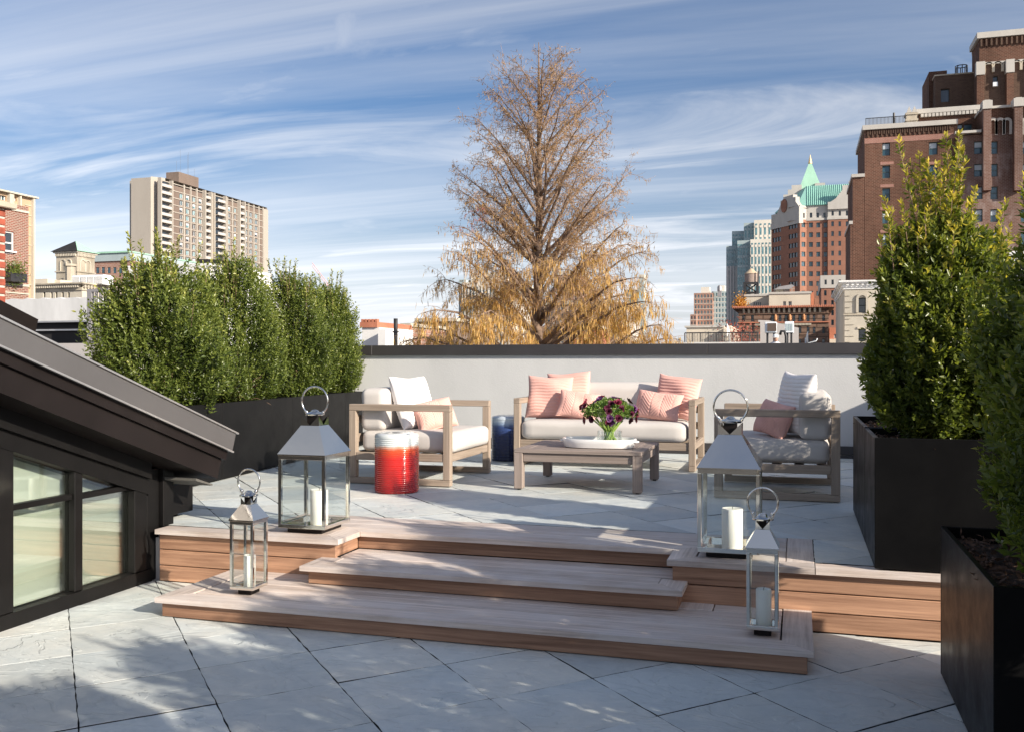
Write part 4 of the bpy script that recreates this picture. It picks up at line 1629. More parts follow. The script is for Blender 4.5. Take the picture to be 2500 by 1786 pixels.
# vase and bouquet
VC = Vector((-1.455, 7.52, TZ + .013))
m = MB()
m.lathe([(.0, .0), (.088, .0), (.096, .006), (.099, .03), (.099, .118), (.0975, .121), (.096, .118), (.096, .03), (.09, .014), (.0, .013)], VC, 40)
va = m.build('vase', 'vase_glass', None, 40, loc=VC)
tag(va, 'low clear glass vase on the white tray', 'vase')
bq = thing('bouquet', 'loose bouquet of dark purple flowers with green stems in the glass vase', 'flowers', VC)
rnd = random.Random(8)
m = MB()
for k in range(64):
    a, r0 = rnd.uniform(0, 6.28), rnd.uniform(.01, .085)
    a2 = a + rnd.uniform(1.6, 3.4)
    r1 = rnd.uniform(.02, .11)
    b0 = VC + Vector((r0 * math.cos(a), r0 * math.sin(a), .018))
    b1 = VC + Vector((r1 * math.cos(a2) * .5, r1 * math.sin(a2) * .5, .13))
    b2 = VC + Vector((r1 * 1.5 * math.cos(a2), r1 * 1.5 * math.sin(a2), rnd.uniform(.19, .27)))
    m.tube([b0, b1, b2], [.0042, .0042, .003], 5)
m.build('stems', 'stem_green', bq, True)
rng = np.random.default_rng(5)
n = 2000
th = rng.uniform(0, 6.28, n)
cz = rng.uniform(-.3, 1.0, n)
rr = np.sqrt(np.maximum(0, 1 - cz ** 2)) * rng.uniform(.55, 1.05, n)
pos = np.stack([rr * np.cos(th) * .205, rr * np.sin(th) * .19, .262 + cz * .105 * rng.uniform(.6, 1.1, n)], 1)
d = norm(pos - np.array([0, 0, .2])) + rng.normal(size=(n, 3)) * .7
v, t = leaf_arrays(pos, d, rng.normal(size=(n, 3)), rng.uniform(.016, .040, n), rng.uniform(.007, .016, n), .2, .25)
o = place('leaves', np_mesh('leaves', v, t, 'leaf_bouquet', tint=np.repeat(rng.uniform(.15, 1, n), 4)), VC, bq)
o['kind'] = 'stuff'


def flower_mesh(name, size, mat, seed):
    rg = random.Random(seed)
    vs, fs = [], []
    for ring, (np_, tl, r) in enumerate(((6, .35, 1.0), (5, .8, .75), (4, 1.25, .5))):
        for p in range(np_):
            a = 2 * math.pi * (p + ring * .37) / np_ + rg.uniform(-.2, .2)
            base = len(vs)
            L = size * r * rg.uniform(.85, 1.15)
            ca, sa = math.cos(a), math.sin(a)
            for i in range(4):
                t_ = i / 3
                wd = L * .55 * math.sin(math.pi * (.18 + .70 * t_))
                for j in range(3):
                    s_ = (j - 1)
                    rad_ = L * t_ * math.cos(tl * (.4 + .6 * t_))
                    zz = L * t_ * math.sin(tl * (.4 + .6 * t_)) + rg.uniform(-.1, .1) * L * t_ + .12 * L * abs(s_)
                    vs.append((ca * rad_ - sa * s_ * wd, sa * rad_ + ca * s_ * wd, zz))
            for i in range(3):
                for j in range(2):
                    k = base + i * 3 + j
                    fs.append((k, k + 3, k + 4, k + 1))
    me = bpy.data.meshes.new(name)
    me.from_pydata(vs, [], fs)
    me.materials.append(M[mat])
    me.polygons.foreach_set('use_smooth', [True] * len(fs))
    return me


fm = [flower_mesh('flower', s, mt, i) for i, (s, mt) in enumerate(((.036, 'petal_dark'), (.033, 'petal_wine'), (.036, 'petal_wine'), (.030, 'petal_violet'), (.034, 'petal_dark')))]
rnd = random.Random(21)
for k in range(38):
    a = rnd.uniform(0, 6.28)
    cz = rnd.uniform(-.55, 1.0)
    r = math.sqrt(max(0, 1 - cz * cz))
    q_ = rnd.uniform(.8, 1.12)
    p = VC + Vector((r * math.cos(a) * .215 * q_, r * math.sin(a) * .20 * q_, .262 + cz * .118 * q_))
    o = place('flower', fm[k % 5] if cz < .6 else fm[(3, 0, 3, 1, 2)[k % 5]], p, bq)
    dv = Vector((r * math.cos(a), r * math.sin(a), cz * .8 + .15 + rnd.uniform(-.2, .2)))
    o.rotation_euler = dv.to_track_quat('Z', 'Y').to_euler()
    s = rnd.uniform(.75, 1.15)
    o.scale = (s, s, s)


# ------------------------------------------------------------------ ceramic garden stools
def stool(label, c, mat, seed):
    prof = [(0.0, 0.0), (.160, 0.0), (.170, .006)]
    H, R = .46, .173
    nr = 27
    rg = random.Random(seed)
    for i in range(nr):
        z0 = .012 + i * (H - .040) / nr
        dz = (H - .040) / nr
        k = rg.uniform(-.0008, .0008)
        prof += [(R - .0042 + k, z0), (R + k, z0 + dz * .35), (R + k, z0 + dz * .65)]
    prof += [(R - .002, H - .024), (R - .008, H - .010), (R - .030, H - .002), (R - .05, H + .001), (R - .062, H - .006), (R - .075, H - .003), (.05, H + .002), (0.0, H + .002)]
    m = MB()
    m.lathe(prof, c, 56)
    o = m.build('garden_stool', mat, None, 60, loc=c)
    tag(o, label, 'stool', 'ceramic garden stools')
    return o


stool('ribbed ceramic garden stool, red glaze with white top, in front of the left armchair', (-2.993, 6.80, 0), 'glaze_red', 1)
stool('ribbed ceramic garden stool, navy blue with pale top, beside the sofa', (-2.862, 9.33, 0), 'glaze_blue', 2)


# ------------------------------------------------------------------ lanterns
def lantern(label, clabel, x0, x1, y0, y1, z, eave, neck0, neck1, hang, post, candle_r, candle_h, nr, cap_r, ring_r, coff=(0, 0)):
    cx, cy = (x0 + x1) / 2, (y0 + y1) / 2
    t = thing('lantern', label, 'lantern', (cx, cy, z), 'polished metal lanterns')
    zb = z + .030
    ze = z + eave
    m = MB()
    m.box(x0 + post * 2, x1 - post * 2, y0 + post * 2, y1 - post * 2, z + .001, zb)
    m.build('foot', 'fascia_brown', t)
    m = MB()
    p = post
    for (a, b_, c, d_) in ((x0, x1, y0, y0 + p), (x0, x1, y1 - p, y1), (x0, x0 + p, y0 + p, y1 - p), (x1 - p, x1, y0 + p, y1 - p)):
        m.cbox(a, b_, c, d_, zb, zb + p * 1.15, .0015)
    m.box(x0 + p, x1 - p, y0 + p, y1 - p, zb, zb + .004)
    m.build('bottom_frame', 'polished_steel', t)
    m = MB()
    for (a, b_, c, d_) in ((x0, x1, y0, y0 + p), (x0, x1, y1 - p, y1), (x0, x0 + p, y0 + p, y1 - p), (x1 - p, x1, y0 + p, y1 - p)):
        m.cbox(a, b_, c, d_, ze - p * 1.15, ze, .0015)
    m.build('top_frame', 'polished_steel', t)
    for a in (x0, x1 - p):
        for c in (y0, y1 - p):
            m = MB()
            m.cbox(a, a + p, c, c + p, zb + p * 1.15 + .0004, ze - p * 1.15 - .0004, .0015)
            m.build('post', 'polished_steel', t)
    for (a, b_, c, d_) in ((x0 + p, x1 - p, y0 + p * .5, y0 + p * .5 + .003), (x0 + p, x1 - p, y1 - p * .5 - .003, y1 - p * .5),
                           (x0 + p * .5, x0 + p * .5 + .003, y0 + p, y1 - p), (x1 - p * .5 - .003, x1 - p * .5, y0 + p, y1 - p)):
        m = MB()
        m.box(a, b_, c, d_, zb + p * 1.15, ze - p * 1.15)
        m.build('pane', 'lantern_glass', t)
    # pyramid roof with rolled lip, square vented neck
    m = MB()
    ov = .004
    e = nr

    def ring(k, zz):
        return [(cx - k[0], cy - k[1], zz), (cx + k[0], cy - k[1], zz), (cx + k[0], cy + k[1], zz), (cx - k[0], cy + k[1], zz)]
    hx, hy = (x1 - x0) / 2 + ov, (y1 - y0) / 2 + ov
    levels = [ring((hx, hy), ze + .0006), ring((hx, hy), ze + .007), ring((e, e), z + neck0)]
    v = [q for r_ in levels for q in r_]
    f = [(3, 2, 1, 0)]
    for i in range(2):
        for k in range(4):
            f.append((i * 4 + k, i * 4 + (k + 1) % 4, i * 4 + 4 + (k + 1) % 4, i * 4 + 4 + k))
    f.append((8, 9, 10, 11))
    m.add(v, f)
    m.build('roof', 'polished_steel', t)
    m = MB()
    zn0, zn1 = z + neck0, z + neck1
    for sx, sy in ((1, 0), (-1, 0), (0, 1), (0, -1)):      # open collar: two folded triangles on each side
        for s in (-1, 1):
            if sx:
                m.add([(cx + sx * e, cy + s * e, zn0), (cx + sx * e, cy + s * e, zn1), (cx + sx * e, cy, zn0 + .002)], [(0, 1, 2)])
            else:
                m.add([(cx + s * e, cy + sy * e, zn0), (cx + s * e, cy + sy * e, zn1), (cx, cy + sy * e, zn0 + .002)], [(0, 1, 2)])
    m.build('collar', 'polished_steel', t)
    m = MB()
    m.box(cx - e * .55, cx + e * .55, cy - e * .55, cy + e * .55, zn0, zn1)
    m.build('chimney', 'fascia_brown', t)
    m = MB()
    m.lathe([(e * .9, zn1 - z - .001), (cap_r, zn1 - z + .004), (cap_r * 1.0, zn1 - z + .009), (cap_r * .82, zn1 - z + .015), (cap_r * .45, zn1 - z + .020), (cap_r * .38, zn1 - z + .027), (cap_r * .2, zn1 - z + .032), (0, zn1 - z + .033)], (cx, cy, z), 36)
    m.build('cap', 'polished_steel', t, 50)
    # ring handle in the x-z plane
    zc = z + hang - ring_r
    a0 = rad(-50)
    pts = [(cx + ring_r * math.cos(a0 + (math.pi - 2 * a0) * k / 30), cy, zc + ring_r * math.sin(a0 + (math.pi - 2 * a0) * k / 30)) for k in range(31)]
    m = MB()
    m.tube(pts, .0055 if ring_r > .075 else .0045, 10)
    h = m.build('handle', 'polished_steel', t, True)
    for s in (0, -1):
        q = pts[s]
        mm = MB()
        mm.lathe([(0, -.011), (.007, -.008), (.010, 0), (.007, .008), (0, .011)], q, 12)
        mm.tube([q, (cx + (q[0] - cx) * .97, cy, zn1 + .006)], .005, 8)
        mm.build('hinge', 'polished_steel', h, True)
    # candle
    cc = (cx + coff[0], cy + coff[1], zb + .005)
    m = MB()
    m.lathe([(0, 0), (candle_r - .002, 0), (candle_r, .003), (candle_r, candle_h - .004), (candle_r - .003, candle_h), (candle_r * .8, candle_h - .003), (0, candle_h - .006)], cc, 40)
    c = m.build('candle', 'wax', None, 50, loc=cc)
    tag(c, clabel, 'candle', 'white pillar candles')
    m = MB()
    m.tube([(cc[0], cc[1], cc[2] + candle_h - .008), (cc[0] + .001, cc[1], cc[2] + candle_h + .005), (cc[0] + .004, cc[1], cc[2] + candle_h + .010)], .0014, 5)
    m.build('wick', 'wick', c)
    return t


lantern('large steel lantern with ring handle on the left of the top landing', 'thick white candle inside the large left lantern',
        -2.93, -2.625, 4.935, 5.26, 0.003, .455, .625, .685, .855, .020, .053, .205, .060, .058, .087, (.03, .0))
lantern('large steel lantern with ring handle on the right of the top landing', 'thick white candle inside the large right lantern',
        -.497, -.187, 4.925, 5.25, 0.003, .455, .625, .685, .855, .020, .054, .205, .060, .058, .087, (.01, -.02))
lantern('small slim steel lantern at the left end of the bottom step', 'slim white candle inside the small left lantern',
        -2.838, -2.700, 4.300, 4.445, ZB + .001, .386, .468, .505, .650, .0155, .031, .165, .030, .048, .066, (.005, .0))
lantern('small slim steel lantern at the right end of the bottom step', 'slim white candle inside the small right lantern',
        -.222, -.086, 4.315, 4.455, ZB + .001, .386, .468, .505, .650, .0155, .034, .165, .030, .048, .066, (.004, -.005))


# ================================================================== the city
def quad_part(t, name, mat, boxes, smooth=False):
    m = MB()
    for b_ in boxes:
        m.box(*b_)
    return m.build(name, mat, t, smooth)


WINM = {}


def win_mesh(style, frame, glass):
    """unit window (1 x 1): frame, sash rail, pane, optional blind; y points into the wall"""
    key = (style, frame, glass)
    if key in WINM:
        return WINM[key]
    m = MB()
    fw, fh = .09, .06
    if style == 'plain':
        fw, fh = .05, .04
    m.box(0, fw, 0, .1, 0, 1, 0)
    m.box(1 - fw, 1, 0, .1, 0, 1, 0)
    m.box(fw, 1 - fw, 0, .1, 0, fh, 0)
    m.box(fw, 1 - fw, 0, .1, 1 - fh, 1, 0)
    if style in ('sash', 'blind'):
        m.box(fw, 1 - fw, .01, .09, .47, .53, 0)
    if style == 'twin':
        m.box(.46, .54, .01, .09, fh, 1 - fh, 0)
    m.box(fw, 1 - fw, .05, .06, fh, 1 - fh, 1)
    if style == 'blind':
        m.box(fw + .005, 1 - fw - .005, .035, .045, .54, 1 - fh - .005, 2)
    WINM[key] = m.mesh('window', [frame, glass, 'blind_pale'])
    return WINM[key]


def wallbox(t, name, X0, X1, Y0, Y1, z0, z1, mat, S=(), E=(), W=(), style='sash', frame='win_frame_dark', glass='win_glass',
            rec=.18, roof=None, blind=0.0, seed=1, wname='window'):
    """box with recessed window openings; S, E, W are lists of openings in metres (s0, s1, za, zb) along the face"""
    rg = random.Random(seed)
    m = MB()

    def face(p0, p1, holes):
        L = math.hypot(p1[0] - p0[0], p1[1] - p0[1])
        dx, dy = (p1[0] - p0[0]) / L, (p1[1] - p0[1]) / L
        nx, ny = dy, -dx
        holes = [h for h in holes if h[0] > .001 and h[1] < L - .001 and h[2] > z0 and h[3] < z1]
        ss = sorted({0.0, L, *[round(h[0], 4) for h in holes], *[round(h[1], 4) for h in holes]})
        zs = sorted({z0, z1, *[round(h[2], 4) for h in holes], *[round(h[3], 4) for h in holes]})

        def P(s, z, d=0.0):
            return (p0[0] + dx * s - nx * d, p0[1] + dy * s - ny * d, z)
        for i in range(len(ss) - 1):
            sm = (ss[i] + ss[i + 1]) / 2
            col = [h for h in holes if h[0] < sm < h[1]]
            run = None
            for j in range(len(zs) - 1):
                zm = (zs[j] + zs[j + 1]) / 2
                if any(h[2] < zm < h[3] for h in col):
                    if run is not None:
                        m.add([P(ss[i], run), P(ss[i + 1], run), P(ss[i + 1], zs[j]), P(ss[i], zs[j])], [(0, 1, 2, 3)])
                        run = None
                elif run is None:
                    run = zs[j]
            if run is not None:
                m.add([P(ss[i], run), P(ss[i + 1], run), P(ss[i + 1], z1), P(ss[i], z1)], [(0, 1, 2, 3)])
        rz = math.atan2(dy, dx)
        for h in holes:
            a, b_, c, d_ = h[:4]
            m.add([P(a, c), P(b_, c), P(b_, d_), P(a, d_), P(a, c, rec), P(b_, c, rec), P(b_, d_, rec), P(a, d_, rec)],
                  [(0, 4, 5, 1), (1, 5, 6, 2), (2, 6, 7, 3), (3, 7, 4, 0)])
            st = style
            if rg.random() < blind:
                st = 'blind'
            gl = glass if isinstance(glass, str) else rg.choice(glass)
            o = place(wname, win_mesh(st, frame, gl), P(a, c, rec - .05), t, rz)
            o.scale = (b_ - a, 1, d_ - c)
    face((X0, Y0), (X1, Y0), S)
    face((X1, Y0), (X1, Y1), E)
    face((X1, Y1), (X0, Y1), ())
    face((X0, Y1), (X0, Y0), W)
    m.add([(X0, Y0, z1), (X1, Y0, z1), (X1, Y1, z1), (X0, Y1, z1)], [(0, 1, 2, 3)])
    return m.build(name, mat, t)


def sh(Y, X0, rects):
    """openings of a face looking at -Y, given as frame columns/rows"""
    out = []
    for (u0, u1, v0, v1) in rects:
        xa, xb = x_at(u0, Y), x_at(u1, Y)
        out.append((xa - X0, xb - X0, z_at(v1, xa, Y), z_at(v0, xa, Y)))
    return out


def eh(X, Y0, rects):
    out = []
    for (u0, u1, v0, v1) in rects:
        ya, yb = y_at(u0, X), y_at(u1, X)
        out.append((ya - Y0, yb - Y0, z_at(v1, X, ya), z_at(v0, X, ya)))
    return out


def arch_ring(m, cx, z0, w, hgt, Y, depth_, th, seg=10, axis='S', fill=None):
    """raised round-headed surround on a wall; cx along the wall, axis S (plane Y) or E (plane X)"""
    pts = [(-w / 2, 0), (-w / 2, hgt - w / 2)]
    pts += [(-w / 2 * math.cos(math.pi * k / seg), hgt - w / 2 + w / 2 * math.sin(math.pi * k / seg)) for k in range(1, seg)]
    pts += [(w / 2, hgt - w / 2), (w / 2, 0)]

    def P(p, d):
        return (cx + p[0], Y - d, z0 + p[1]) if axis == 'S' else (Y + d, cx + p[0], z0 + p[1])
    for a, c in zip(pts[:-1], pts[1:]):
        la = math.hypot(a[0], a[1] - (hgt - w / 2)) or 1

        def off(p):
            if p[1] <= hgt - w / 2:
                return (p[0] + math.copysign(th, p[0]), p[1])
            k = 1 + th / (w / 2)
            return (p[0] * k, (p[1] - (hgt - w / 2)) * k + hgt - w / 2)
        a2, c2 = off(a), off(c)
        v = [P(a, 0), P(c, 0), P(c2, 0), P(a2, 0), P(a, depth_), P(c, depth_), P(c2, depth_), P(a2, depth_)]
        m.add(v, [(4, 5, 6, 7), (0, 1, 5, 4), (2, 3, 7, 6), (1, 2, 6, 5), (3, 0, 4, 7)])
    if fill is not None:
        v = [P(p, fill) for p in pts]
        m.add(v, [tuple(range(len(v)))])


# ------------------------------------------------------------------ right: large brick hotel
HY = 120.0
ht = thing('brick_hotel', 'tall dark red brick hotel stepping up at the right edge', 'building', (x_at(2300, HY), HY + 6, GROUND))


def hx(u, Y=HY):
    return x_at(u, Y)


def hz(v, u, Y=HY):
    return z_at(v, x_at(u, Y), Y)


rows = [(350 + 55.2 * k, 381 + 55.2 * k) for k in range(6)]
left_w = [(2154, 2173, a, c) for a, c in rows] + [(2268, 2289, a - 2, c - 2) for a, c in rows]
for i, (a, c, v1) in enumerate(((2076, 2082, 548), (2082, 2111, 434))):
    wallbox(ht, 'wall', hx(a), hx(c) - .002, HY + .02 * (2 - i), HY + 12, GROUND, hz(v1, a), 'brick_hotel')
    quad_part(ht, 'coping', 'white_stone', [(hx(a) - .15, hx(c) - .003, HY - .2, HY + 12, hz(v1, a), hz(v1, a) + .38)])
X0 = hx(2111)
zt = hz(319, 2111)
wallbox(ht, 'wall', X0, hx(2338), HY, HY + 14, GROUND, zt, 'brick_hotel', S=sh(HY, X0, left_w), style='sash', frame='win_frame_green', glass='win_glass_blue', blind=.7, rec=.25)
quad_part(ht, 'coping', 'white_stone', [(X0 - .25, hx(2338), HY - .3, HY + 14, zt, zt + .55)])
quad_part(ht, 'brick_band', 'brick_hotel_band', [(X0 - .02, hx(2338) + .0, HY - .05, HY + .01, hz(352, 2111), hz(339, 2111))])
m = MB()                                               # corbel table below the coping
for k in range(36):
    xa = X0 + .3 + k * (hx(2330) - X0 - .6) / 36
    m.box(xa, xa + .13, HY - .12, HY + .01, hz(337, 2111) + .3 * (k % 2), zt - .02)
m.build('corbels', 'brick_hotel_dark', ht)['kind'] = 'stuff'
m = MB()                                               # lintel bands over the windows
for k, (a, c) in enumerate(rows[1:]):
    for (ua, ub) in ((2149, 2182), (2264, 2296)):
        m = MB()
        m.box(hx(ua), hx(ub), HY - .03, HY + .01, hz(a - 2, ua), hz(a - 9, ua))
        m.build('lintel', 'brick_hotel_band', ht)
for (ua, ub, cols) in ((2338, 2640, ((2378, 2399), (2418, 2436), (2492, 2514), (2548, 2570))),):
    Xr = hx(ua) + .003
    ww = [(c0, c1, a - 4, c - 4) for (c0, c1) in cols for (a, c) in rows]
    wallbox(ht, 'wall', Xr, hx(ub), HY - .35, HY + 14, GROUND, hz(334, 2338), 'brick_hotel_pale', S=sh(HY - .35, Xr, ww), frame='win_frame_green', glass='win_glass_blue', blind=.6, rec=.25, seed=4)
wallbox(ht, 'wall', hx(2396), hx(2640), HY - .34, HY + 10, hz(334, 2338) + .002, hz(270, 2396), 'brick_hotel',
        S=sh(HY - .34, hx(2396), [(2417, 2427, 300, 331), (2434, 2446, 300, 331), (2452, 2462, 300, 331), (2497, 2507, 300, 331), (2514, 2526, 300, 331)]), glass='win_glass', style='plain', rec=.5)
quad_part(ht, 'coping', 'white_stone', [(hx(2396) - .1, hx(2640), HY - .6, HY + 10, hz(270, 2396), hz(264, 2396))])
m = MB()
for u, w in ((2422, 10), (2440, 12), (2457, 10), (2502, 10), (2520, 12)):
    mm = MB()
    arch_ring(mm, hx(u), hz(331, u), (hx(u + w / 2) - hx(u - w / 2)) * 1.05, hz(296, u) - hz(331, u), HY - .35, .14, .28, 12)
    mm.build('arch', 'white_stone', ht)
for u0, u1, vt in ((2396, 2415, 252), (2471, 2491, 246), (2548, 2568, 240)):
    quad_part(ht, 'pier', 'brick_hotel_pale', [(hx(u0), hx(u1), HY - 1.3, HY - .36, hz(470, u0), hz(vt + 22, u0))])
    quad_part(ht, 'pier_cap', 'white_stone', [(hx(u0) - .1, hx(u1) + .1, HY - 1.45, HY + .2, hz(vt + 22, u0), hz(vt + 2, u0)),
                                              (hx(u0) + .1, hx(u1) - .1, HY - 1.3, HY + .1, hz(vt + 2, u0), hz(vt, u0))])
# setback storey with dentils
Y1 = HY + 4
Xs = hx(2243, Y1)
zs_ = hz(280, 2243, Y1)
wallbox(ht, 'wall', Xs, hx(2396, Y1), Y1, Y1 + 10, zt - 1, zs_, 'brick_hotel', S=sh(Y1, Xs, [(2337, 2350, 304, 323), (2354, 2373, 304, 322)]), style='sash', frame='win_frame_green', glass='win_glass_blue', rec=.3, blind=.5)
quad_part(ht, 'coping', 'white_stone', [(Xs - .3, hx(2400, Y1), Y1 - .45, Y1 + 10, zs_, zs_ + .55)])
for k in range(16):
    xa = Xs + .2 + k * (hx(2390, Y1) - Xs) / 16
    quad_part(ht, 'dentil', 'white_stone', [(xa, xa + .32, Y1 - .4, Y1 - .01, zs_ - .42, zs_ - .004)])
quad_part(ht, 'ledge', 'white_stone', [(hx(2332, HY - 1), hx(2396, HY - 1), HY - 1, HY + 3, hz(331, 2340), hz(325, 2340))])
# stone pinnacle
Yp = HY + 2
m = MB()
xa, xb = hx(2213, Yp), hx(2239, Yp)
za, zb = zt, hz(276, 2213, Yp)
m.box(xa, xb, Yp, Yp + 1.6, za, zb)
for k in range(3):
    m.box(xa - .12, xb + .12, Yp - .12, Yp + 1.72, za + .5 + k * (zb - za) / 3, za + .72 + k * (zb - za) / 3)
m.build('pinnacle', 'limestone_dirty', ht)
for k in range(2):
    c0 = xa + (xb - xa) * k / 2
    c1 = xa + (xb - xa) * (k + 1) / 2
    m = MB()
    m.prism([(c0, zb), (c1, zb), ((c0 + c1) / 2, zb + .75)], 'y', Yp - .1, Yp + 1.7)
    m.build('gable', 'white_stone', ht)
# lift house and tower
Y2 = HY + 10
Xd = hx(2283, Y2)
wallbox(ht, 'wall', Xd, hx(2378, Y2), Y2, Y2 + 8, zt, hz(187, 2283, Y2), 'brick_hotel_dark', S=sh(Y2, Xd, [(2297, 2318, 218, 250)]), style='plain', rec=.4)
wallbox(ht, 'wall', hx(2268, Y2 + 2), hx(2312, Y2 + 2), Y2 + 2, Y2 + 9, zt, hz(176, 2268, Y2 + 2), 'brick_hotel')
quad_part(ht, 'coping', 'limestone_dirty', [(Xd - .1, hx(2378, Y2), Y2 - .12, Y2 + 8, hz(187, 2283, Y2), hz(184, 2283, Y2))])
Y3 = HY + 6
Xt = hx(2391, Y3)
ztow = hz(96, 2391, Y3)
wallbox(ht, 'wall', Xt, hx(2640, Y3), Y3, y_at(2373, Xt), zt, hz(158, 2391, Y3), 'brick_hotel_dark', S=sh(Y3, Xt, [(2424, 2436, 187, 213), (2476, 2492, 238, 262), (2540, 2552, 187, 213)]), style='sash', rec=.3, W=[(3, 4.4, hz(170, 2391, Y3), hz(150, 2391, Y3))])
wallbox(ht, 'wall', Xt + .002, hx(2640, Y3), Y3 + .02, y_at(2373, Xt), hz(158, 2391, Y3) + .002, ztow, 'brick_hotel')
quad_part(ht, 'coping', 'white_stone', [(Xt - .3, hx(2640, Y3), Y3 - .35, y_at(2373, Xt), ztow, ztow + .7), (Xt - .05, hx(2640, Y3), Y3 - .25, Y3 + .01, hz(160, 2391, Y3), hz(155, 2391, Y3))])
m = MB()
for k in range(40):
    xa = Xt + .1 + k * .55
    m.box(xa, xa + .2, Y3 - .22, Y3 + .03, ztow - .95, ztow - .01)
m.build('corbels', 'brick_hotel_dark', ht)['kind'] = 'stuff'
for k in range(14):
    xa = Xt + 1.0 + k * 1.0
    m = MB()
    arch_ring(m, xa, hz(180, 2391, Y3), .72, 1.1, Y3, .25, .14, 8)
    m.build('arch', 'limestone_dirty', ht)
for u0, u1, vt in ((2385, 2403, 152), (2458, 2475, 146), (2535, 2552, 140)):
    xa, xb = hx(u0, Y3 - .8), hx(u1, Y3 - .8)
    quad_part(ht, 'pier', 'brick_hotel', [(xa, xb, Y3 - .8, Y3 - .01, zt, hz(vt + 32, u0, Y3 - .8))])
    quad_part(ht, 'pier_cap', 'white_stone', [(xa - .08, xb + .08, Y3 - .9, Y3 - .02, hz(vt + 32, u0, Y3 - .8), hz(vt, u0, Y3 - .8))])
m = MB()
m.box(hx(2423, Y3), hx(2437, Y3) - .1, Y3 - .35, Y3 + .1, hz(213, 2424, Y3), hz(203, 2424, Y3))
m.build('air_conditioner', 'ac_white', ht)
m = MB()
c = (hx(2438, Y3 + 5), Y3 + 8, ztow + .7)
m.lathe([(2.6, 0), (2.6, .2), (0, 1.9)], c, 16)
m.build('tank_roof', 'tarp_tan', ht, 30)
m = MB()
cxx, cyy = hx(2347, Y2 + 3), Y2 + 3
zc0 = hz(187, 2283, Y2)
for k in range(8):
    a = 2 * math.pi * k / 8
    m.tube([(cxx + .7 * math.cos(a), cyy + .7 * math.sin(a), zc0), (cxx + .7 * math.cos(a), cyy + .7 * math.sin(a), zc0 + 1.9)], .06, 4)
m.tube([(cxx + .7 * math.cos(2 * math.pi * k / 12), cyy + .7 * math.sin(2 * math.pi * k / 12), zc0 + 1.85) for k in range(12)], .06, 4, closed=True)
m.build('ladder_cage', 'dark_steel', ht)
m = MB()
ra, rb_ = hx(2114), hx(2211)
zr = zt + .55
m.tube([(ra, HY + .6, zr + 1.0), (rb_, HY + .6, zr + 1.0)], .045, 4)
for k in range(30):
    xa = ra + (rb_ - ra) * k / 29
    m.tube([(xa, HY + .6, zr), (xa, HY + .6, zr + 1.0)], .03, 4)
m.tube([(hx(2184), HY + .8, zr), (hx(2184), HY + .8, zr + 1.5)], .13, 5)
m.build('railing', 'dark_steel', ht)

# ------------------------------------------------------------------ brick tower with green roofs
D0 = 300.0
pn = plan(1953, D0)
pl_ = plan(1883, D0 * 1.052)
TYf = plan(1969, D0 * 1.004)[1]
rt = thing('green_roof_tower', 'red brick office tower with turquoise hipped roof and pointed spire', 'building', (pn[0], pn[1], GROUND))


def tz(v, u=1969):
    return z_at(v, x_at(u, TYf), TYf)


zc = tz(537)
zeave = tz(503)
wc = [(a - 19.5 / 2 * 0, b_) for a, b_ in ()]
vrow = [544 + 23.8 * k for k in range(12)]
Xm = x_at(1969, TYf)
Xr2 = x_at(2021, TYf)
wallbox(rt, 'wall', Xm, Xr2 - .01, TYf, TYf + 22, GROUND, zc, 'brick_tower',
        S=sh(TYf, Xm, [(u0, u1, v, v + 12) for v in vrow for (u0, u1) in ((1975, 1984.5), (1993, 2002.5), (2010.5, 2019.5))]), style='twin', frame='win_frame_dark', glass='win_glass_blue', rec=.3)
wallbox(rt, 'wall', Xm + .01, Xr2 - .01, TYf + .15, TYf + 22, zc + .002, zeave, 'white_stone', S=sh(TYf + .15, Xm, [(u0, u0 + 6, 520, 532) for u0 in (1977, 1993.5, 2010)]), style='plain', rec=.3)
Yb = TYf - 0.8
Xb0, Xb1 = x_at(2021, Yb), x_at(2096, Yb)
wallbox(rt, 'wall', Xb0, Xb1, Yb, TYf + 22, GROUND, tz(535, 2021), 'brick_tower',
        S=sh(Yb, Xb0, [(u0, u0 + 6.3, v - 3, v + 9) for v in vrow for u0 in (2029.5, 2047, 2065, 2083)]), style='plain', glass='win_glass_blue', rec=.3)
wallbox(rt, 'wall', Xb0 + .01, Xb1, Yb + .12, TYf + 22, tz(535, 2021) + .002, zeave + .5, 'white_stone', S=sh(Yb + .12, Xb0, [(u0, u0 + 5.5, 515, 527) for u0 in (2030, 2047.5, 2065)]), style='plain', rec=.3)
quad_part(rt, 'band', 'white_stone', [(Xm - .2, Xr2, TYf - .18, TYf + .1, zc - .35, zc + .35), (Xb0 - .2, Xb1, Yb - .18, Yb + .1, tz(535, 2021) - .35, tz(535, 2021) + .35)])


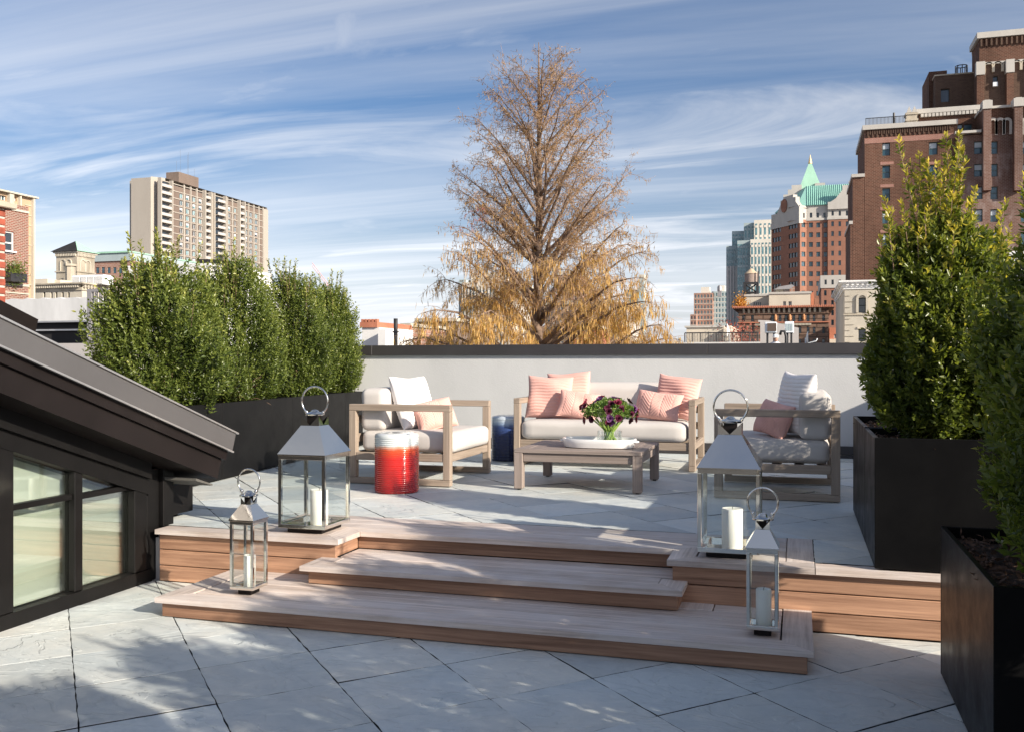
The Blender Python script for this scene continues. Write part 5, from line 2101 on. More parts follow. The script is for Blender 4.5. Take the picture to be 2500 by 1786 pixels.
def oblique(t, pa, pb, z0, z1, mat, holes, rec=.25, style='plain', glass='win_glass', name='wall', thick=6.0):
    """free-standing wall slab between two plan points (seen side on the left of a->b reversed), with openings"""
    L = math.hypot(pb[0] - pa[0], pb[1] - pa[1])
    dx, dy = (pb[0] - pa[0]) / L, (pb[1] - pa[1]) / L
    nx, ny = dy, -dx
    m = MB()
    ss = sorted({0.0, L, *[h[0] for h in holes], *[h[1] for h in holes]})
    zz = sorted({z0, z1, *[h[2] for h in holes], *[h[3] for h in holes]})

    def P(s, z, d=0):
        return (pa[0] + dx * s - nx * d, pa[1] + dy * s - ny * d, z)
    for i in range(len(ss) - 1):
        for j in range(len(zz) - 1):
            sm, zm = (ss[i] + ss[i + 1]) / 2, (zz[j] + zz[j + 1]) / 2
            if any(h[0] < sm < h[1] and h[2] < zm < h[3] for h in holes):
                continue
            m.add([P(ss[i], zz[j]), P(ss[i + 1], zz[j]), P(ss[i + 1], zz[j + 1]), P(ss[i], zz[j + 1])], [(0, 1, 2, 3)])
    for h in holes:
        a, b_, c, d_ = h
        m.add([P(a, c), P(b_, c), P(b_, d_), P(a, d_), P(a, c, rec), P(b_, c, rec), P(b_, d_, rec), P(a, d_, rec)],
              [(0, 4, 5, 1), (1, 5, 6, 2), (2, 6, 7, 3), (3, 7, 4, 0)])
        o = place('window', win_mesh(style, 'win_frame_dark', glass), P(a, c, rec - .05), t, math.atan2(dy, dx))
        o.scale = (b_ - a, 1, d_ - c)
    m.add([P(0, z1), P(L, z1), P(L, z1, thick), P(0, z1, thick)], [(0, 1, 2, 3)])
    return m.build(name, mat, t)


LW = math.hypot(pn[0] - pl_[0], pn[1] - pl_[1])


def left_holes(dz=0):
    out = []
    for v in vrow:
        zlo = z_at(v + 11, *pn)
        for f0 in (.05, .15, .25):
            out.append((LW * f0, LW * f0 + 1.6, zlo + dz, zlo + 1.55 + dz))
        for f0 in (.62, .72, .82):
            out.append((LW * f0, LW * f0 + 1.6, zlo + dz, zlo + 1.55 + dz))
    return out


oblique(rt, pl_, pn, GROUND, z_at(545, *pn), 'brick_tower', left_holes())
oblique(rt, pl_, pn, z_at(545, *pn) + .002, z_at(507, *pn), 'white_stone', [(LW * f0, LW * f0 + 1.6, z_at(536, *pn), z_at(527, *pn)) for f0 in (.05, .15, .25)])
pc = (x_at(1969, TYf), TYf)
LC = math.hypot(pc[0] - pn[0], pc[1] - pn[1])
oblique(rt, pn, pc, GROUND, zc, 'brick_tower', [(LC * .24, LC * .8, z_at(v + 12, *pc), z_at(v, *pc)) for v in vrow], style='twin', glass='win_glass_blue')
oblique(rt, pn, pc, zc + .002, zeave, 'white_stone', [(LC * .36, LC * .72, z_at(533, *pc), z_at(521, *pc))])
# stepped gable on the left face
GV = [(0, 545), (0, 530), (.10, 530), (.10, 520), (.16, 520), (.36, 488), (.36, 478), (.46, 478), (.46, 471), (.80, 471), (.80, 478), (.88, 478), (.88, 490), (1.0, 505), (1.0, 545)]
dxl, dyl = (pn[0] - pl_[0]) / LW, (pn[1] - pl_[1]) / LW


def gable(t, pa, dx, dy, L, prof, th, mat, ref):
    pts = [(L * s, z_at(v, *ref)) for s, v in prof]
    n = len(pts)
    v = [(pa[0] + dx * s + dy * .3, pa[1] + dy * s - dx * .3, z) for s, z in pts] + [(pa[0] + dx * s - dy * th, pa[1] + dy * s + dx * th, z) for s, z in pts]
    m = MB()
    m.add(v, [tuple(range(n)), tuple(range(n, 2 * n))[::-1]] + [(i, n + i, n + (i + 1) % n, (i + 1) % n) for i in range(n)])
    return m.build('gable', mat, t)


gable(rt, pl_, dxl, dyl, LW, GV, 1.2, 'white_stone', pn)
m = MB()
gc = (pl_[0] + dxl * LW * .5 + dyl * .35, pl_[1] + dyl * LW * .5 - dxl * .35)
zg = z_at(503, *gc)
vv = [(gc[0] + dxl * 1.7 * math.cos(a), gc[1] + dyl * 1.7 * math.cos(a), zg + 2.2 * math.sin(a)) for a in [2 * math.pi * k / 20 for k in range(20)]]
m.add(vv + [(p[0] + dyl * .25, p[1] - dxl * .25, p[2]) for p in vv], [tuple(range(20, 40))] + [(i, (i + 1) % 20, 20 + (i + 1) % 20, 20 + i) for i in range(20)])
m.build('medallion', 'brick_tower', rt)
# right gable
gr0 = (x_at(2021, Yb - .3), Yb - .3)
LR = x_at(2130, Yb) - gr0[0]
gable(rt, gr0, 1, 0, LR, [(0, 512), (0, 494), (.06, 494), (.18, 486), (.33, 466), (.33, 455), (.47, 455), (.47, 446), (.75, 446), (.75, 512)], 1.2, 'white_stone', (gr0[0], gr0[1]))
# roofs
m = MB()
e0, e1 = zeave, z_at(453, x_at(1990, TYf + 8), TYf + 8)
A = (pn[0] - 1, pn[1] + 2, e0)
Bp = (Xm, TYf - .4, e0)
C_ = (Xb1, TYf - .4, e0)
R0 = (x_at(1968, TYf + 9), TYf + 9, e1)
R1 = (Xb1, TYf + 9, e1)
Lf = (pl_[0] + 1, pl_[1] + 1, e0)
R2 = (x_at(1925, TYf + 16), TYf + 16, e1 - 3)
m.add([Lf, A, Bp, C_, R0, R1, R2, (Xb1, TYf + 24, e0), (pl_[0] + 8, TYf + 30, e0)], [(2, 3, 5, 4), (1, 2, 4), (0, 1, 4, 6), (4, 5, 7), (4, 7, 8, 6), (0, 6, 8)])
rf = m.build('roof', 'green_copper', rt)
for k in range(26):
    f_ = (k + .5) / 26
    xa = Bp[0] + (C_[0] - Bp[0]) * f_
    xr = R0[0] + (R1[0] - R0[0]) * f_
    mm = MB()
    mm.tube([(xa, TYf - .5, e0 + .1), (xr, TYf + 9, e1 + .1)], .13, 4)
    mm.build('roof_seam', 'green_copper', rf)
ys = TYf + 14
sx, szb, szt = x_at(1978, ys), z_at(462, x_at(1978, ys), ys), z_at(390, x_at(1978, ys), ys)
hw = (x_at(2004, ys) - x_at(1952, ys)) / 2
m = MB()
m.add([(sx - hw, ys - hw, szb - 3), (sx + hw, ys - hw, szb - 3), (sx + hw, ys + hw, szb - 3), (sx - hw, ys + hw, szb - 3),
       (sx - hw, ys - hw, szb), (sx + hw, ys - hw, szb), (sx + hw, ys + hw, szb), (sx - hw, ys + hw, szb), (sx, ys, szt)],
      [(0, 1, 5, 4), (1, 2, 6, 5), (2, 3, 7, 6), (3, 0, 4, 7), (4, 5, 8), (5, 6, 8), (6, 7, 8), (7, 4, 8)])
m.build('spire', 'green_copper_pale', rt)
m = MB()
m.lathe([(.75, 0), (0, 3.2)], (sx, ys, szt - 1.4), 8)
m.build('spire_tip', 'gold', rt)
for u, vt in ((1945, 452), (2002, 447)):
    yq = ys - hw - .5
    xq = x_at(u, yq)
    zq = z_at(vt, xq, yq)
    m = MB()
    m.prism([(xq - 4.2, zq - 5), (xq + 4.2, zq - 5), (xq + 4.2, zq - 3), (xq + 2.8, zq - 3), (xq + 2.8, zq - 1.4), (xq + 1.6, zq - 1.4), (xq + 1.6, zq), (xq - 1.6, zq), (xq - 1.6, zq - 1.4), (xq - 2.8, zq - 1.4), (xq - 2.8, zq - 3), (xq - 4.2, zq - 3)], 'y', yq, yq + 1)
    m.build('dormer_gable', 'white_stone', rt)
# lower annex with white top
Ya = TYf - 60
an = thing('brick_annex', 'lower red brick annex with white top storey in front of the green roofed tower', 'building', (x_at(2040, Ya), Ya, GROUND))
Xa0, Xa1 = x_at(2005, Ya), x_at(2090, Ya)
za_ = z_at(704, Xa0, Ya)
wallbox(an, 'wall', Xa0, Xa1, Ya, Ya + 30, GROUND, za_, 'brick_tower', S=sh(Ya, Xa0, [(u0, u0 + 6, 709 + 24 * k, 722 + 24 * k) for k in range(5) for u0 in (2012, 2029.5, 2047, 2065)]), style='plain', glass='win_glass_blue', rec=.3)
wallbox(an, 'top_storey', Xa0 - .2, Xa1, Ya - .2, Ya + 30, za_ + .002, z_at(673, Xa0, Ya), 'white_stone', S=sh(Ya - .2, Xa0 - .2, [(u0, u0 + 5.5, 683, 695) for u0 in (2013, 2030, 2047.5, 2065)]), style='plain', rec=.3)

# ------------------------------------------------------------------ teal glass tower
TY = 430.0
tt = thing('teal_glass_tower', 'tall teal glass and cream office tower left of the green roofed tower', 'building', (x_at(1830, TY), TY, GROUND))


def tier(u0, u1, vt, Y, mat, nstrip, smat, fw=.5, dpt=30, zt_off=0):
    xa, xb = x_at(u0, Y), x_at(u1, Y)
    zt_ = z_at(vt, xa, Y)
    wallbox(tt, 'wall', xa, xb, Y, Y + dpt, GROUND, zt_, mat)
    for k in range(nstrip):
        c = xa + (xb - xa) * (k + .5) / nstrip
        w = (xb - xa) / nstrip * fw / 2
        m = MB()
        m.box(c - w, c + w, Y - .08, Y + .05, GROUND, zt_ - 1.6)
        st = m.build('glass_strip', smat, tt)
        m = MB()
        z = zt_ - 3.4
        while z > 15:
            m.box(c - w - .03, c + w + .03, Y - .16, Y - .085, z, z + 1.0)
            z -= 4.3
        m.build('spandrels', mat, st)['kind'] = 'stuff'


tier(1832, 1884, 585, TY, 'pale_tower', 6, 'win_glass_teal', .5)
tier(1841, 1884, 538, TY + 6, 'pale_tower', 4, 'win_glass_teal', .42)
tier(1816, 1842, 545, TY + 10, 'teal_metal', 3, 'win_glass_teal', .55)
tier(1800, 1833, 588, TY + 3, 'teal_metal', 5, 'win_glass_teal', .75)
tier(1787, 1817, 565, TY + 14, 'teal_metal', 4, 'win_glass_teal', .7)
tier(1773, 1801, 601, TY + 7, 'teal_metal', 6, 'win_glass_teal', .55)
for k in range(4):
    xa = x_at(1774 + 7 * k, TY + 6)
    quad_part(tt, 'fin', 'grey_stucco', [(xa, xa + .9, TY + 6.2, TY + 6.9, GROUND, z_at(650, xa, TY + 6))])

# ------------------------------------------------------------------ pink and grey apartment towers
AY = 520.0
for nm, lab, u0, u1, vt, mat, cols, gl in (
        ('apartment_tower', 'distant pink brick apartment tower left of the teal glass tower', 1694, 1740, 716, 'brick_far', 6, 'win_glass_teal'),
        ('apartment_tower', 'distant pale grey apartment tower touching the teal glass tower', 1738, 1776, 712, 'teal_metal', 5, 'win_glass_teal'),
        ('apartment_block', 'low pink block at the foot of the distant pink apartment tower', 1685, 1700, 768, 'brick_far', 2, 'win_glass')):
    Yq = AY + (6 if 'grey' in lab else 0) - (6 if 'low' in lab else 0)
    xa, xb = x_at(u0, Yq), x_at(u1, Yq)
    t = thing(nm, lab, 'building', ((xa + xb) / 2, Yq, GROUND), 'distant apartment towers')
    zt_ = z_at(vt, xa, Yq)
    holes = []
    nfl = 13 if 'low' not in lab else 6
    for k in range(nfl):
        for c in range(cols):
            w = (xb - xa) / cols
            holes.append((w * c + w * .28, w * c + w * .74, zt_ - 2.6 - 2.9 * k, zt_ - .9 - 2.9 * k))
    wallbox(t, 'wall', xa, xb, Yq, Yq + 20, GROUND, zt_, mat, S=holes, style='plain', glass=gl, rec=.25)
    m = MB()
    for k in range(nfl):
        m.box(xa - .1, xb + .1, Yq - .12, Yq + .02, zt_ - 2.9 - 2.9 * k, zt_ - 2.68 - 2.9 * k)
    m.build('floor_bands', 'pale_tower', t)['kind'] = 'stuff'
    if 'low' not in lab:
        quad_part(t, 'penthouse', 'pale_tower', [(xa + (xb - xa) * .35, xa + (xb - xa) * .8, Yq + 3, Yq + 12, zt_, zt_ + 3.4)])
m = MB()
xq, yq = x_at(1757, AY + 3), AY + 3
m.lathe([(1.3, 0), (1.3, 2), (0.9, 2.9), (0, 3.3)], (xq, yq, z_at(711, xq, yq)), 12)
m.box(xq - 1.0, xq + 1.0, yq - 1.0, yq + 1.0, z_at(716, xq, yq) - 2, z_at(711, xq, yq))
tag(m.build('roof_tank', 'grey_steel', None, 30, loc=(xq, yq, z_at(716, xq, yq))), 'small dark water tank on the distant grey apartment tower', 'water tank')

# ------------------------------------------------------------------ brown palazzo with tile eaves
PY = 92.0
pz = thing('brownstone_palazzo', 'brown stone building with red tile eaves and bracketed cornice', 'building', (x_at(1910, PY), PY, GROUND))
Xp0, Xp1 = x_at(1803, PY), x_at(2023, PY)


def pzz(v):
    return z_at(v, x_at(1900, PY), PY)


r1 = [1815, 1837, 1886, 1904.5, 1919, 1938, 1953, 1973, 1987.6, 2010.7]
wl = [(u - 3.4, u + 3.4, 769, 785) for u in r1] + [(u - 3.4, u + 3.4, 798, 814) for u in (1815, 1837, 1904.5, 1919, 1953, 1973, 1987.6, 2010.7)] + \
     [(u - 3.4, u + 3.4, 827, 843) for u in (1815, 1837, 1904.5, 1953, 1973, 1987.6, 2010.7)]
wallbox(pz, 'wall', Xp0, Xp1, PY, PY + 25, GROUND, pzz(752), 'brown_stone', S=sh(PY, Xp0, wl), style='sash', frame='win_frame_dark', glass='win_glass_blue', rec=.3, blind=.35)
quad_part(pz, 'eaves', 'brown_stone', [(Xp0 - .5, Xp1 + .5, PY - .42, PY + 25, pzz(753), pzz(751))])
m = MB()
for k in range(56):
    xa = Xp0 - .5 + (Xp1 - Xp0 + 1.0) * k / 56
    m.tube([(xa, PY - .5, pzz(751) + .02), (xa, PY + .6, pzz(747))], .085, 5)
m.build('roof_tiles', 'terracotta', pz)['kind'] = 'stuff'
for k in range(16):
    xa = Xp0 + .4 + (Xp1 - Xp0 - .8) * k / 16
    m = MB()
    m.prism([(PY - .02, pzz(764)), (PY - .10, pzz(764)), (PY - .40, pzz(754)), (PY - .02, pzz(754))], 'x', xa, xa + .20)
    m.build('bracket', 'limestone_dirty', pz)
for v0, v1, p_ in ((786, 788.5, .14), (765.5, 767.5, .09), (816, 818, .09)):
    quad_part(pz, 'string_course', 'terracotta' if v0 == 786 else 'brown_stone', [(Xp0 - .1, Xp1 + .1, PY - p_, PY + .02, pzz(v1), pzz(v0))])
m = MB()
for k in range(40):
    xa = Xp0 + 1.5 + (Xp1 - Xp0 - 3.0) * k / 40
    m.box(xa, xa + .10, PY - .13, PY + .01, pzz(795), pzz(790))
m.build('corbels', 'limestone_dirty', pz)['kind'] = 'stuff'
for u in (1893.5, 1928.5, 1962.5):
    xa = x_at(u, PY)
    m = MB()
    m.lathe([(.07, 0), (.11, .1), (.15, .22), (.10, .34), (.15, .42), (.10, .48), (.07, .50), (.09, .56), (.02, .62)], (xa, PY - .12, pzz(784)), 10)
    m.build('statue', 'statue_orange', pz, True)

# penthouse storey on the palazzo
ph = thing('roof_penthouse', 'cream penthouse with white framed doors on the palazzo roof', 'building', (x_at(1900, PY + 5), PY + 5, pzz(750)))
Yh = PY + 6
zb0 = z_at(752, x_at(1900, Yh), Yh)
Xh0, Xh1, Xh2 = x_at(1819, Yh), x_at(1879, Yh), x_at(1978, Yh)
ztp = z_at(724, Xh0, Yh)
wallbox(ph, 'wall', Xh0, Xh1, Yh, Yh + 9, zb0, ztp, 'beige_stucco', S=sh(Yh, Xh0, [(1839.5, 1843, 738, 747.5), (1844.5, 1848, 738, 747.5), (1849.5, 1853, 738, 747.5), (1854.5, 1858, 738, 747.5)]), style='plain', frame='win_frame_white', rec=.15)
wallbox(ph, 'wall', Xh1 + .01, Xh2, Yh - 2.5, Yh + 9, zb0, z_at(723, Xh1, Yh), 'beige_stucco', S=sh(Yh - 2.5, Xh1 + .01, [(1912, 1919, 736, 748), (1925, 1933, 736, 748), (1934, 1940, 736, 748), (1940.5, 1945.5, 736, 748), (1946.5, 1954, 736, 748)]), style='twin', frame='win_frame_white', rec=.2)
quad_part(ph, 'coping', 'white_stone', [(Xh0 - .1, Xh1, Yh - .1, Yh + 9, ztp, ztp + .2), (Xh1 + .02, Xh2 + .1, Yh - 2.6, Yh + 9, z_at(723, Xh1, Yh), z_at(723, Xh1, Yh) + .2)])
quad_part(ph, 'chimney', 'terracotta', [(x_at(1979, Yh), x_at(1987, Yh), Yh - 1, Yh + 1, zb0, z_at(716, Xh2, Yh))])
quad_part(ph, 'side_wall', 'brick_tower', [(x_at(1988, Yh), x_at(1999, Yh), Yh - 1, Yh + 3, zb0, z_at(731, Xh2, Yh))])
Yv = Yh + 3
for (u0, u1, vt, mat) in ((1894, 1912, 707, 'limestone_dirty'), (1928, 1940, 700, 'brick_far')):
    quad_part(ph, 'roof_shaft', mat, [(x_at(u0, Yv), x_at(u1, Yv), Yv, Yv + 2, ztp, z_at(vt, x_at(u0, Yv), Yv))])
m = MB()
xa, xb = x_at(1889, Yv), x_at(1940, Yv)
m.prism([(xa, z_at(708, xa, Yv)), (x_at(1902, Yv), z_at(701, xa, Yv)), (x_at(1933, Yv), z_at(695, xb, Yv)), (xb, z_at(699, xb, Yv)), (x_at(1928, Yv), z_at(706, xb, Yv))], 'y', Yv - .3, Yv + 2.3)
m.build('duct_hood', 'grey_steel', ph)

# water tank on legs
WY = 99.0
wx = x_at(1834, WY)
wt = thing('water_tank', 'wooden roof water tank with cone top on black steel legs', 'water tank', (wx, WY, pzz(750)))


def wz(v):
    return z_at(v, wx, WY)


R_ = (x_at(1850, WY) - x_at(1818, WY)) / 2
m = MB()
prof = [(R_, 0)]
nh = 9
for k in range(nh):
    prof += [(R_, (wz(668) - wz(690)) * (k + .4) / nh), (R_ * 1.02, (wz(668) - wz(690)) * (k + .5) / nh), (R_, (wz(668) - wz(690)) * (k + .6) / nh)]
prof += [(R_, wz(668) - wz(690))]
m.lathe(prof, (wx, WY, wz(690)), 28)
m.build('tank', 'tank_wood', wt, 35)
m = MB()
m.lathe([(R_ * 1.1, 0), (R_ * .5, (wz(656) - wz(669)) * .62), (.1, wz(656) - wz(669))], (wx, WY, wz(669)), 20)
m.build('roof', 'tarp_tan', wt, 30)
for sx_ in (-1, 1):
    for sy_ in (-1, 1):
        m = MB()
        m.box(wx + sx_ * R_ * .95 - .12, wx + sx_ * R_ * .95 + .12, WY + sy_ * R_ * .9 - .12, WY + sy_ * R_ * .9 + .12, wz(748), wz(693))
        m.build('leg', 'dark_steel', wt)
quad_part(wt, 'platform', 'dark_steel', [(wx - R_ * 1.15, wx + R_ * 1.15, WY - R_ * 1.1, WY + R_ * 1.1, wz(693.5), wz(690.2))])
m = MB()
for (za, zb) in ((694, 716), (716, 738)):
    for s in (-1, 1):
        m.tube([(wx - s * R_ * .95, WY - R_ * .9, wz(zb)), (wx + s * R_ * .95, WY - R_ * .9, wz(za))], .07, 4)
m.tube([(wx - R_ * .95, WY - R_ * .9, wz(716)), (wx + R_ * .95, WY - R_ * .9, wz(716))], .12, 4)
m.tube([(wx + R_ * 1.1, WY - R_, wz(700)), (wx + R_ * 1.15, WY - R_, wz(664))], .09, 4)
m.build('bracing', 'dark_steel', wt)

# ------------------------------------------------------------------ white corniced stone house
SY = 60.0
sh_ = thing('stone_house', 'pale stone house with white cornice and arched window behind the tall shrub', 'building', (x_at(2090, SY), SY, GROUND))
Xa, Xb = x_at(2062, SY), x_at(2185, SY)


def sz(v):
    return z_at(v, Xa, SY)


wallbox(sh_, 'wall', Xa, Xb, SY, SY + 14, GROUND, sz(702), 'limestone', S=sh(SY, Xa, [(2096, 2114, 803, 833), (2096, 2114, 727, 764), (2140, 2158, 727, 764), (2140, 2158, 803, 833)]), style='sash', rec=.25)
for k, (v0, v1, p_) in enumerate(((686, 690, .34), (690, 693, .26), (693, 702, .12), (702, 707, .06))):
    quad_part(sh_, 'cornice', 'white_paint', [(Xa - p_, Xb + p_, SY - p_, SY + 14, sz(v1) + .002, sz(v0))])
for k in range(14):
    xa = Xa + .1 + k * .28
    quad_part(sh_, 'dentil', 'white_paint', [(xa, xa + .13, SY - .22, SY - .122, sz(698), sz(693.3))])
quad_part(sh_, 'string_course', 'limestone_dirty', [(Xa - .06, Xb, SY - .08, SY + .01, sz(770), sz(766.5))])
for k in range(9):
    w = .55 if k % 2 else .32
    quad_part(sh_, 'quoin', 'limestone', [(Xa - .03, Xa + w, SY - .05, SY + .3, sz(835 - 14 * k), sz(835 - 14 * k + 12.6 - 14) - .03)])
m = MB()
arch_ring(m, (x_at(2096, SY) + x_at(2114, SY)) / 2, sz(764), x_at(2114, SY) - x_at(2096, SY), sz(722) - sz(764), SY, .10, .14)
m.build('arch', 'limestone', sh_)
m = MB()
m.box(x_at(2093, SY), x_at(2117, SY), SY - .07, SY + .01, sz(803), sz(798.5))
m.build('lintel', 'beige_stucco', sh_)

# white house with blue scaffold netting far right, glimpsed through the shrubs
o = thing('white_house', 'white rendered building right of the tall shrub, partly hidden', 'building', (x_at(2440, 80), 80, GROUND))
Xa, Xb = x_at(2395, 80), x_at(2560, 80)
wallbox(o, 'wall', Xa, Xb, 80, 92, GROUND, z_at(616, Xa, 80), 'white_paint', S=sh(80, Xa, [(2408, 2422, 640, 665), (2440, 2454, 640, 665), (2470, 2484, 640, 665)]), style='sash', frame='win_frame_white', glass='win_glass_blue')
m = MB()
for k in range(6):
    xa = Xa + (Xb - Xa) * k / 5
    m.tube([(xa, 79.2, 0), (xa, 79.2, z_at(640, Xa, 80))], .05, 5)
for v in (650, 672, 694):
    m.tube([(Xa, 79.2, z_at(v, Xa, 80)), (Xb, 79.2, z_at(v, Xa, 80))], .05, 5)
m.build('scaffold', 'grey_steel', o)

# ------------------------------------------------------------------ neighbouring roofs: bulkhead, units, person
NY = 34.0


def nz(v, u=1900, Y=NY):
    return z_at(v, x_at(u, Y), Y)


nb = thing('stucco_bulkhead', 'grey stucco roof bulkhead with sloping top in front of the palazzo', 'building', (x_at(1880, NY), NY, GROUND))
m = MB()
pts = [(x_at(1850, NY), GROUND), (x_at(1950, NY), GROUND), (x_at(1950, NY), nz(795, 1940)), (x_at(1917, NY), nz(788, 1917)), (x_at(1873, NY), nz(776, 1870)), (x_at(1845, NY), nz(775, 1848)), (x_at(1845, NY), nz(780, 1848)), (x_at(1850, NY), nz(780, 1850))]
m.prism(pts, 'y', NY + 2.2, NY + 6)
m.build('wall', 'grey_stucco', nb)
m = MB()
m.box(x_at(1700, NY), x_at(2040, NY), NY - 2, NY + 8, GROUND, .15)
m.build('roof_slab', 'tar_black', nb)


def hvac(label, u0, u1, v0, v1, Y, coil):
    xa, xb = x_at(u0, Y), x_at(u1, Y)
    za, zb = z_at(v1, xa, Y), z_at(v0, xa, Y)
    t = thing('air_conditioner', label, 'air conditioner', ((xa + xb) / 2, Y, za), 'roof air conditioners')
    w = xb - xa
    m = MB()
    m.cbox(xa, xb, Y, Y + .8, za, zb, .02)
    m.build('casing', 'ac_white', t)
    if coil:
        m = MB()
        m.box(xa + w * .24, xb - w * .03, Y - .012, Y + .001, za + .06, zb - .05)
        g_ = m.build('coil', 'ac_coil', t)
        mm = MB()
        for k in range(12):
            x_ = xa + w * .24 + (w * .73) * k / 11
            mm.box(x_ - .008, x_ + .008, Y - .03, Y - .0125, za + .06, zb - .05)
        mm.build('grille', 'brown_panel', g_)['kind'] = 'stuff'
    else:
        for k in range(3):
            m = MB()
            m.box(xa + w * (.12 + .28 * k), xa + w * (.30 + .28 * k), Y - .012, Y + .001, za + .08, zb - .08)
            m.build('louvre', 'teal_metal', t)
    m = MB()
    for q in (xa + .05, xb - .12):
        m.box(q, q + .07, Y + .1, Y + .2, .15, za)
    m.build('stand', 'dark_steel', t)
    return t


hvac('white air conditioner with brown coil, left of the two on the stucco bulkhead', 1867, 1896, 786, 813, NY, True)
hvac('tall white air conditioner on a stand, right of the brown coil unit', 1916, 1938, 785, 813, NY + .5, False)
t = thing('pipe_stack', 'bent black pipe beside the tall air conditioner', 'pipe', (x_at(1919, NY), NY, .15))
m = MB()
xq = x_at(1919, NY)
m.tube([(xq, NY, .15), (xq, NY, 1.9), (xq - .05, NY, 2.08), (xq - .16, NY, 2.08), (xq - .2, NY, 1.95)], .045, 8)
m.build('pipe', 'dark_steel', t, True)
t = thing('satellite_dish', 'white satellite dish right of the air conditioners', 'satellite dish', (x_at(1968, NY), NY, .15))
xq, zq = x_at(1967, NY), nz(825, 1967)
m = MB()
seg = 20
v = [(xq, NY, zq)]
for r_, d_ in ((.14, .03), (.24, .09)):
    for k in range(seg):
        a = 2 * math.pi * k / seg
        v.append((xq - .10 * 0 + d_ * .9 + .0, NY + r_ * .5 * math.cos(a) - .2 * d_, zq + r_ * math.sin(a)))
f = [(0, 1 + k, 1 + (k + 1) % seg) for k in range(seg)] + [(1 + k, 1 + seg + k, 1 + seg + (k + 1) % seg, 1 + (k + 1) % seg) for k in range(seg)]
m.add(v, f)
m.build('dish', 'white_paint', t, True)
m = MB()
m.tube([(xq, NY + .05, .15), (xq, NY + .05, zq)], .03, 6)
m.tube([(xq, NY, zq - .2), (xq + .35, NY, zq - .1), (xq + .38, NY, zq - .02)], .02, 6)
m.build('mount', 'ac_white', t, True)


def skinned(name, pts, edges, rads, mat, parent, sub=2):
    me = bpy.data.meshes.new(name)
    L = org(parent)
    me.from_pydata([tuple(Vector(p) - L) for p in pts], edges, [])
    me.materials.append(M[mat])
    o = place(name, me, L, parent)
    md = o.modifiers.new('skin', 'SKIN')
    md.use_smooth_shade = True
    for i, r_ in enumerate(rads):
        me.skin_vertices[0].data[i].radius = (r_, r_)
    me.skin_vertices[0].data[0].use_root = True
    s_ = o.modifiers.new('sub', 'SUBSURF')
    s_.levels = s_.render_levels = sub
    return o


# person on the neighbouring roof
px_, py_ = x_at(1893, NY - 1), NY - 1
zt_ = z_at(816.5, px_, py_)
pe = thing('person', 'person in white cap and pale jacket looking down behind the parapet coping', 'person', (px_, py_, .15))
H = zt_ - .15


def pp(x, y, h):
    return (px_ + x, py_ + y, .15 + h * H)


body_pts = [pp(0, 0, .53), pp(0, -.01, .64), pp(0, -.02, .74), pp(0, -.03, .81), pp(.005, -.05, .86), pp(.01, -.08, .90),
            pp(-.17, -.02, .80), pp(-.25, -.03, .66), pp(-.22, -.20, .55), pp(-.17, -.28, .53),
            pp(.17, -.02, .80), pp(.25, -.03, .66), pp(.22, -.20, .55), pp(.17, -.28, .53),
            pp(-.09, 0, .50), pp(-.10, -.01, .28), pp(-.10, .02, .03), pp(-.10, -.12, .015),
            pp(.09, 0, .50), pp(.10, -.01, .28), pp(.10, .02, .03), pp(.10, -.12, .015)]
body_edges = [(0, 1), (1, 2), (2, 3), (3, 4), (4, 5), (3, 6), (6, 7), (7, 8), (8, 9), (3, 10), (10, 11), (11, 12), (12, 13), (0, 14), (14, 15), (15, 16), (16, 17), (0, 18), (18, 19), (19, 20), (20, 21)]
body_r = [.15, .16, .17, .13, .065, .07, .085, .06, .045, .035, .085, .06, .045, .035, .10, .07, .05, .04, .10, .07, .05, .04]
skinned('body', body_pts, body_edges, body_r, 'jacket_white', pe)
m = MB()
m.lathe([(0, -.12), (.055, -.10), (.082, -.03), (.088, .03), (.075, .09), (0, .12)], pp(.01, -.09, .925), 16)
hd_ = m.build('head', 'skin', pe, True)
m = MB()
m.lathe([(.094, -.01), (.096, .03), (.085, .075), (.05, .105), (0, .115)], pp(.01, -.09, .945), 16)
m.box(px_ - .06, px_ + .08, py_ - .22, py_ - .15, .15 + .945 * H - .012, .15 + .945 * H + .002)
m.build('cap', 'white_paint', hd_, 40)

# beige low house with railing and dish, left of the bulkhead
BY = 55.0
bh = thing('beige_house', 'low beige rendered house with roof terrace railing, right of the golden tree', 'building', (x_at(1730, BY), BY, GROUND))
Xa, Xb = x_at(1676, BY), x_at(1786, BY)
m = MB()
zr = z_at(800, Xa, BY)
m.box(Xa, x_at(1768, BY), BY, BY + 8, GROUND, zr)
m.prism([(x_at(1768, BY) + .002, GROUND), (Xb, GROUND), (Xb, z_at(797, Xa, BY) - .0), (x_at(1782, BY), z_at(797, Xa, BY)), (x_at(1768, BY) + .002, z_at(806, Xa, BY))], 'y', BY - .5, BY + 8)
m.build('wall', 'beige_stucco', bh)
quad_part(bh, 'coping', 'white_stone', [(Xa - .1, x_at(1768, BY), BY - .1, BY + 8, zr, zr + .1)])
m = MB()
ya = BY - 12
ra, rb_ = x_at(1672, ya), x_at(1850, ya)
zt_, zb_ = z_at(813, ra, ya), z_at(842, ra, ya)
m.tube([(ra, ya, zt_), (rb_, ya, zt_)], .025, 4)
for k in range(46):
    xa = ra + (rb_ - ra) * k / 45
    m.tube([(xa, ya, zb_), (xa, ya, zt_)], .012 if k % 5 else .028, 4)
m.build('railing', 'dark_steel', bh)
quad_part(bh, 'terrace_roof', 'white_wall', [(ra - 1, rb_ + 1, ya - .5, BY - 1, GROUND, z_at(836, ra, ya))])
m = MB()
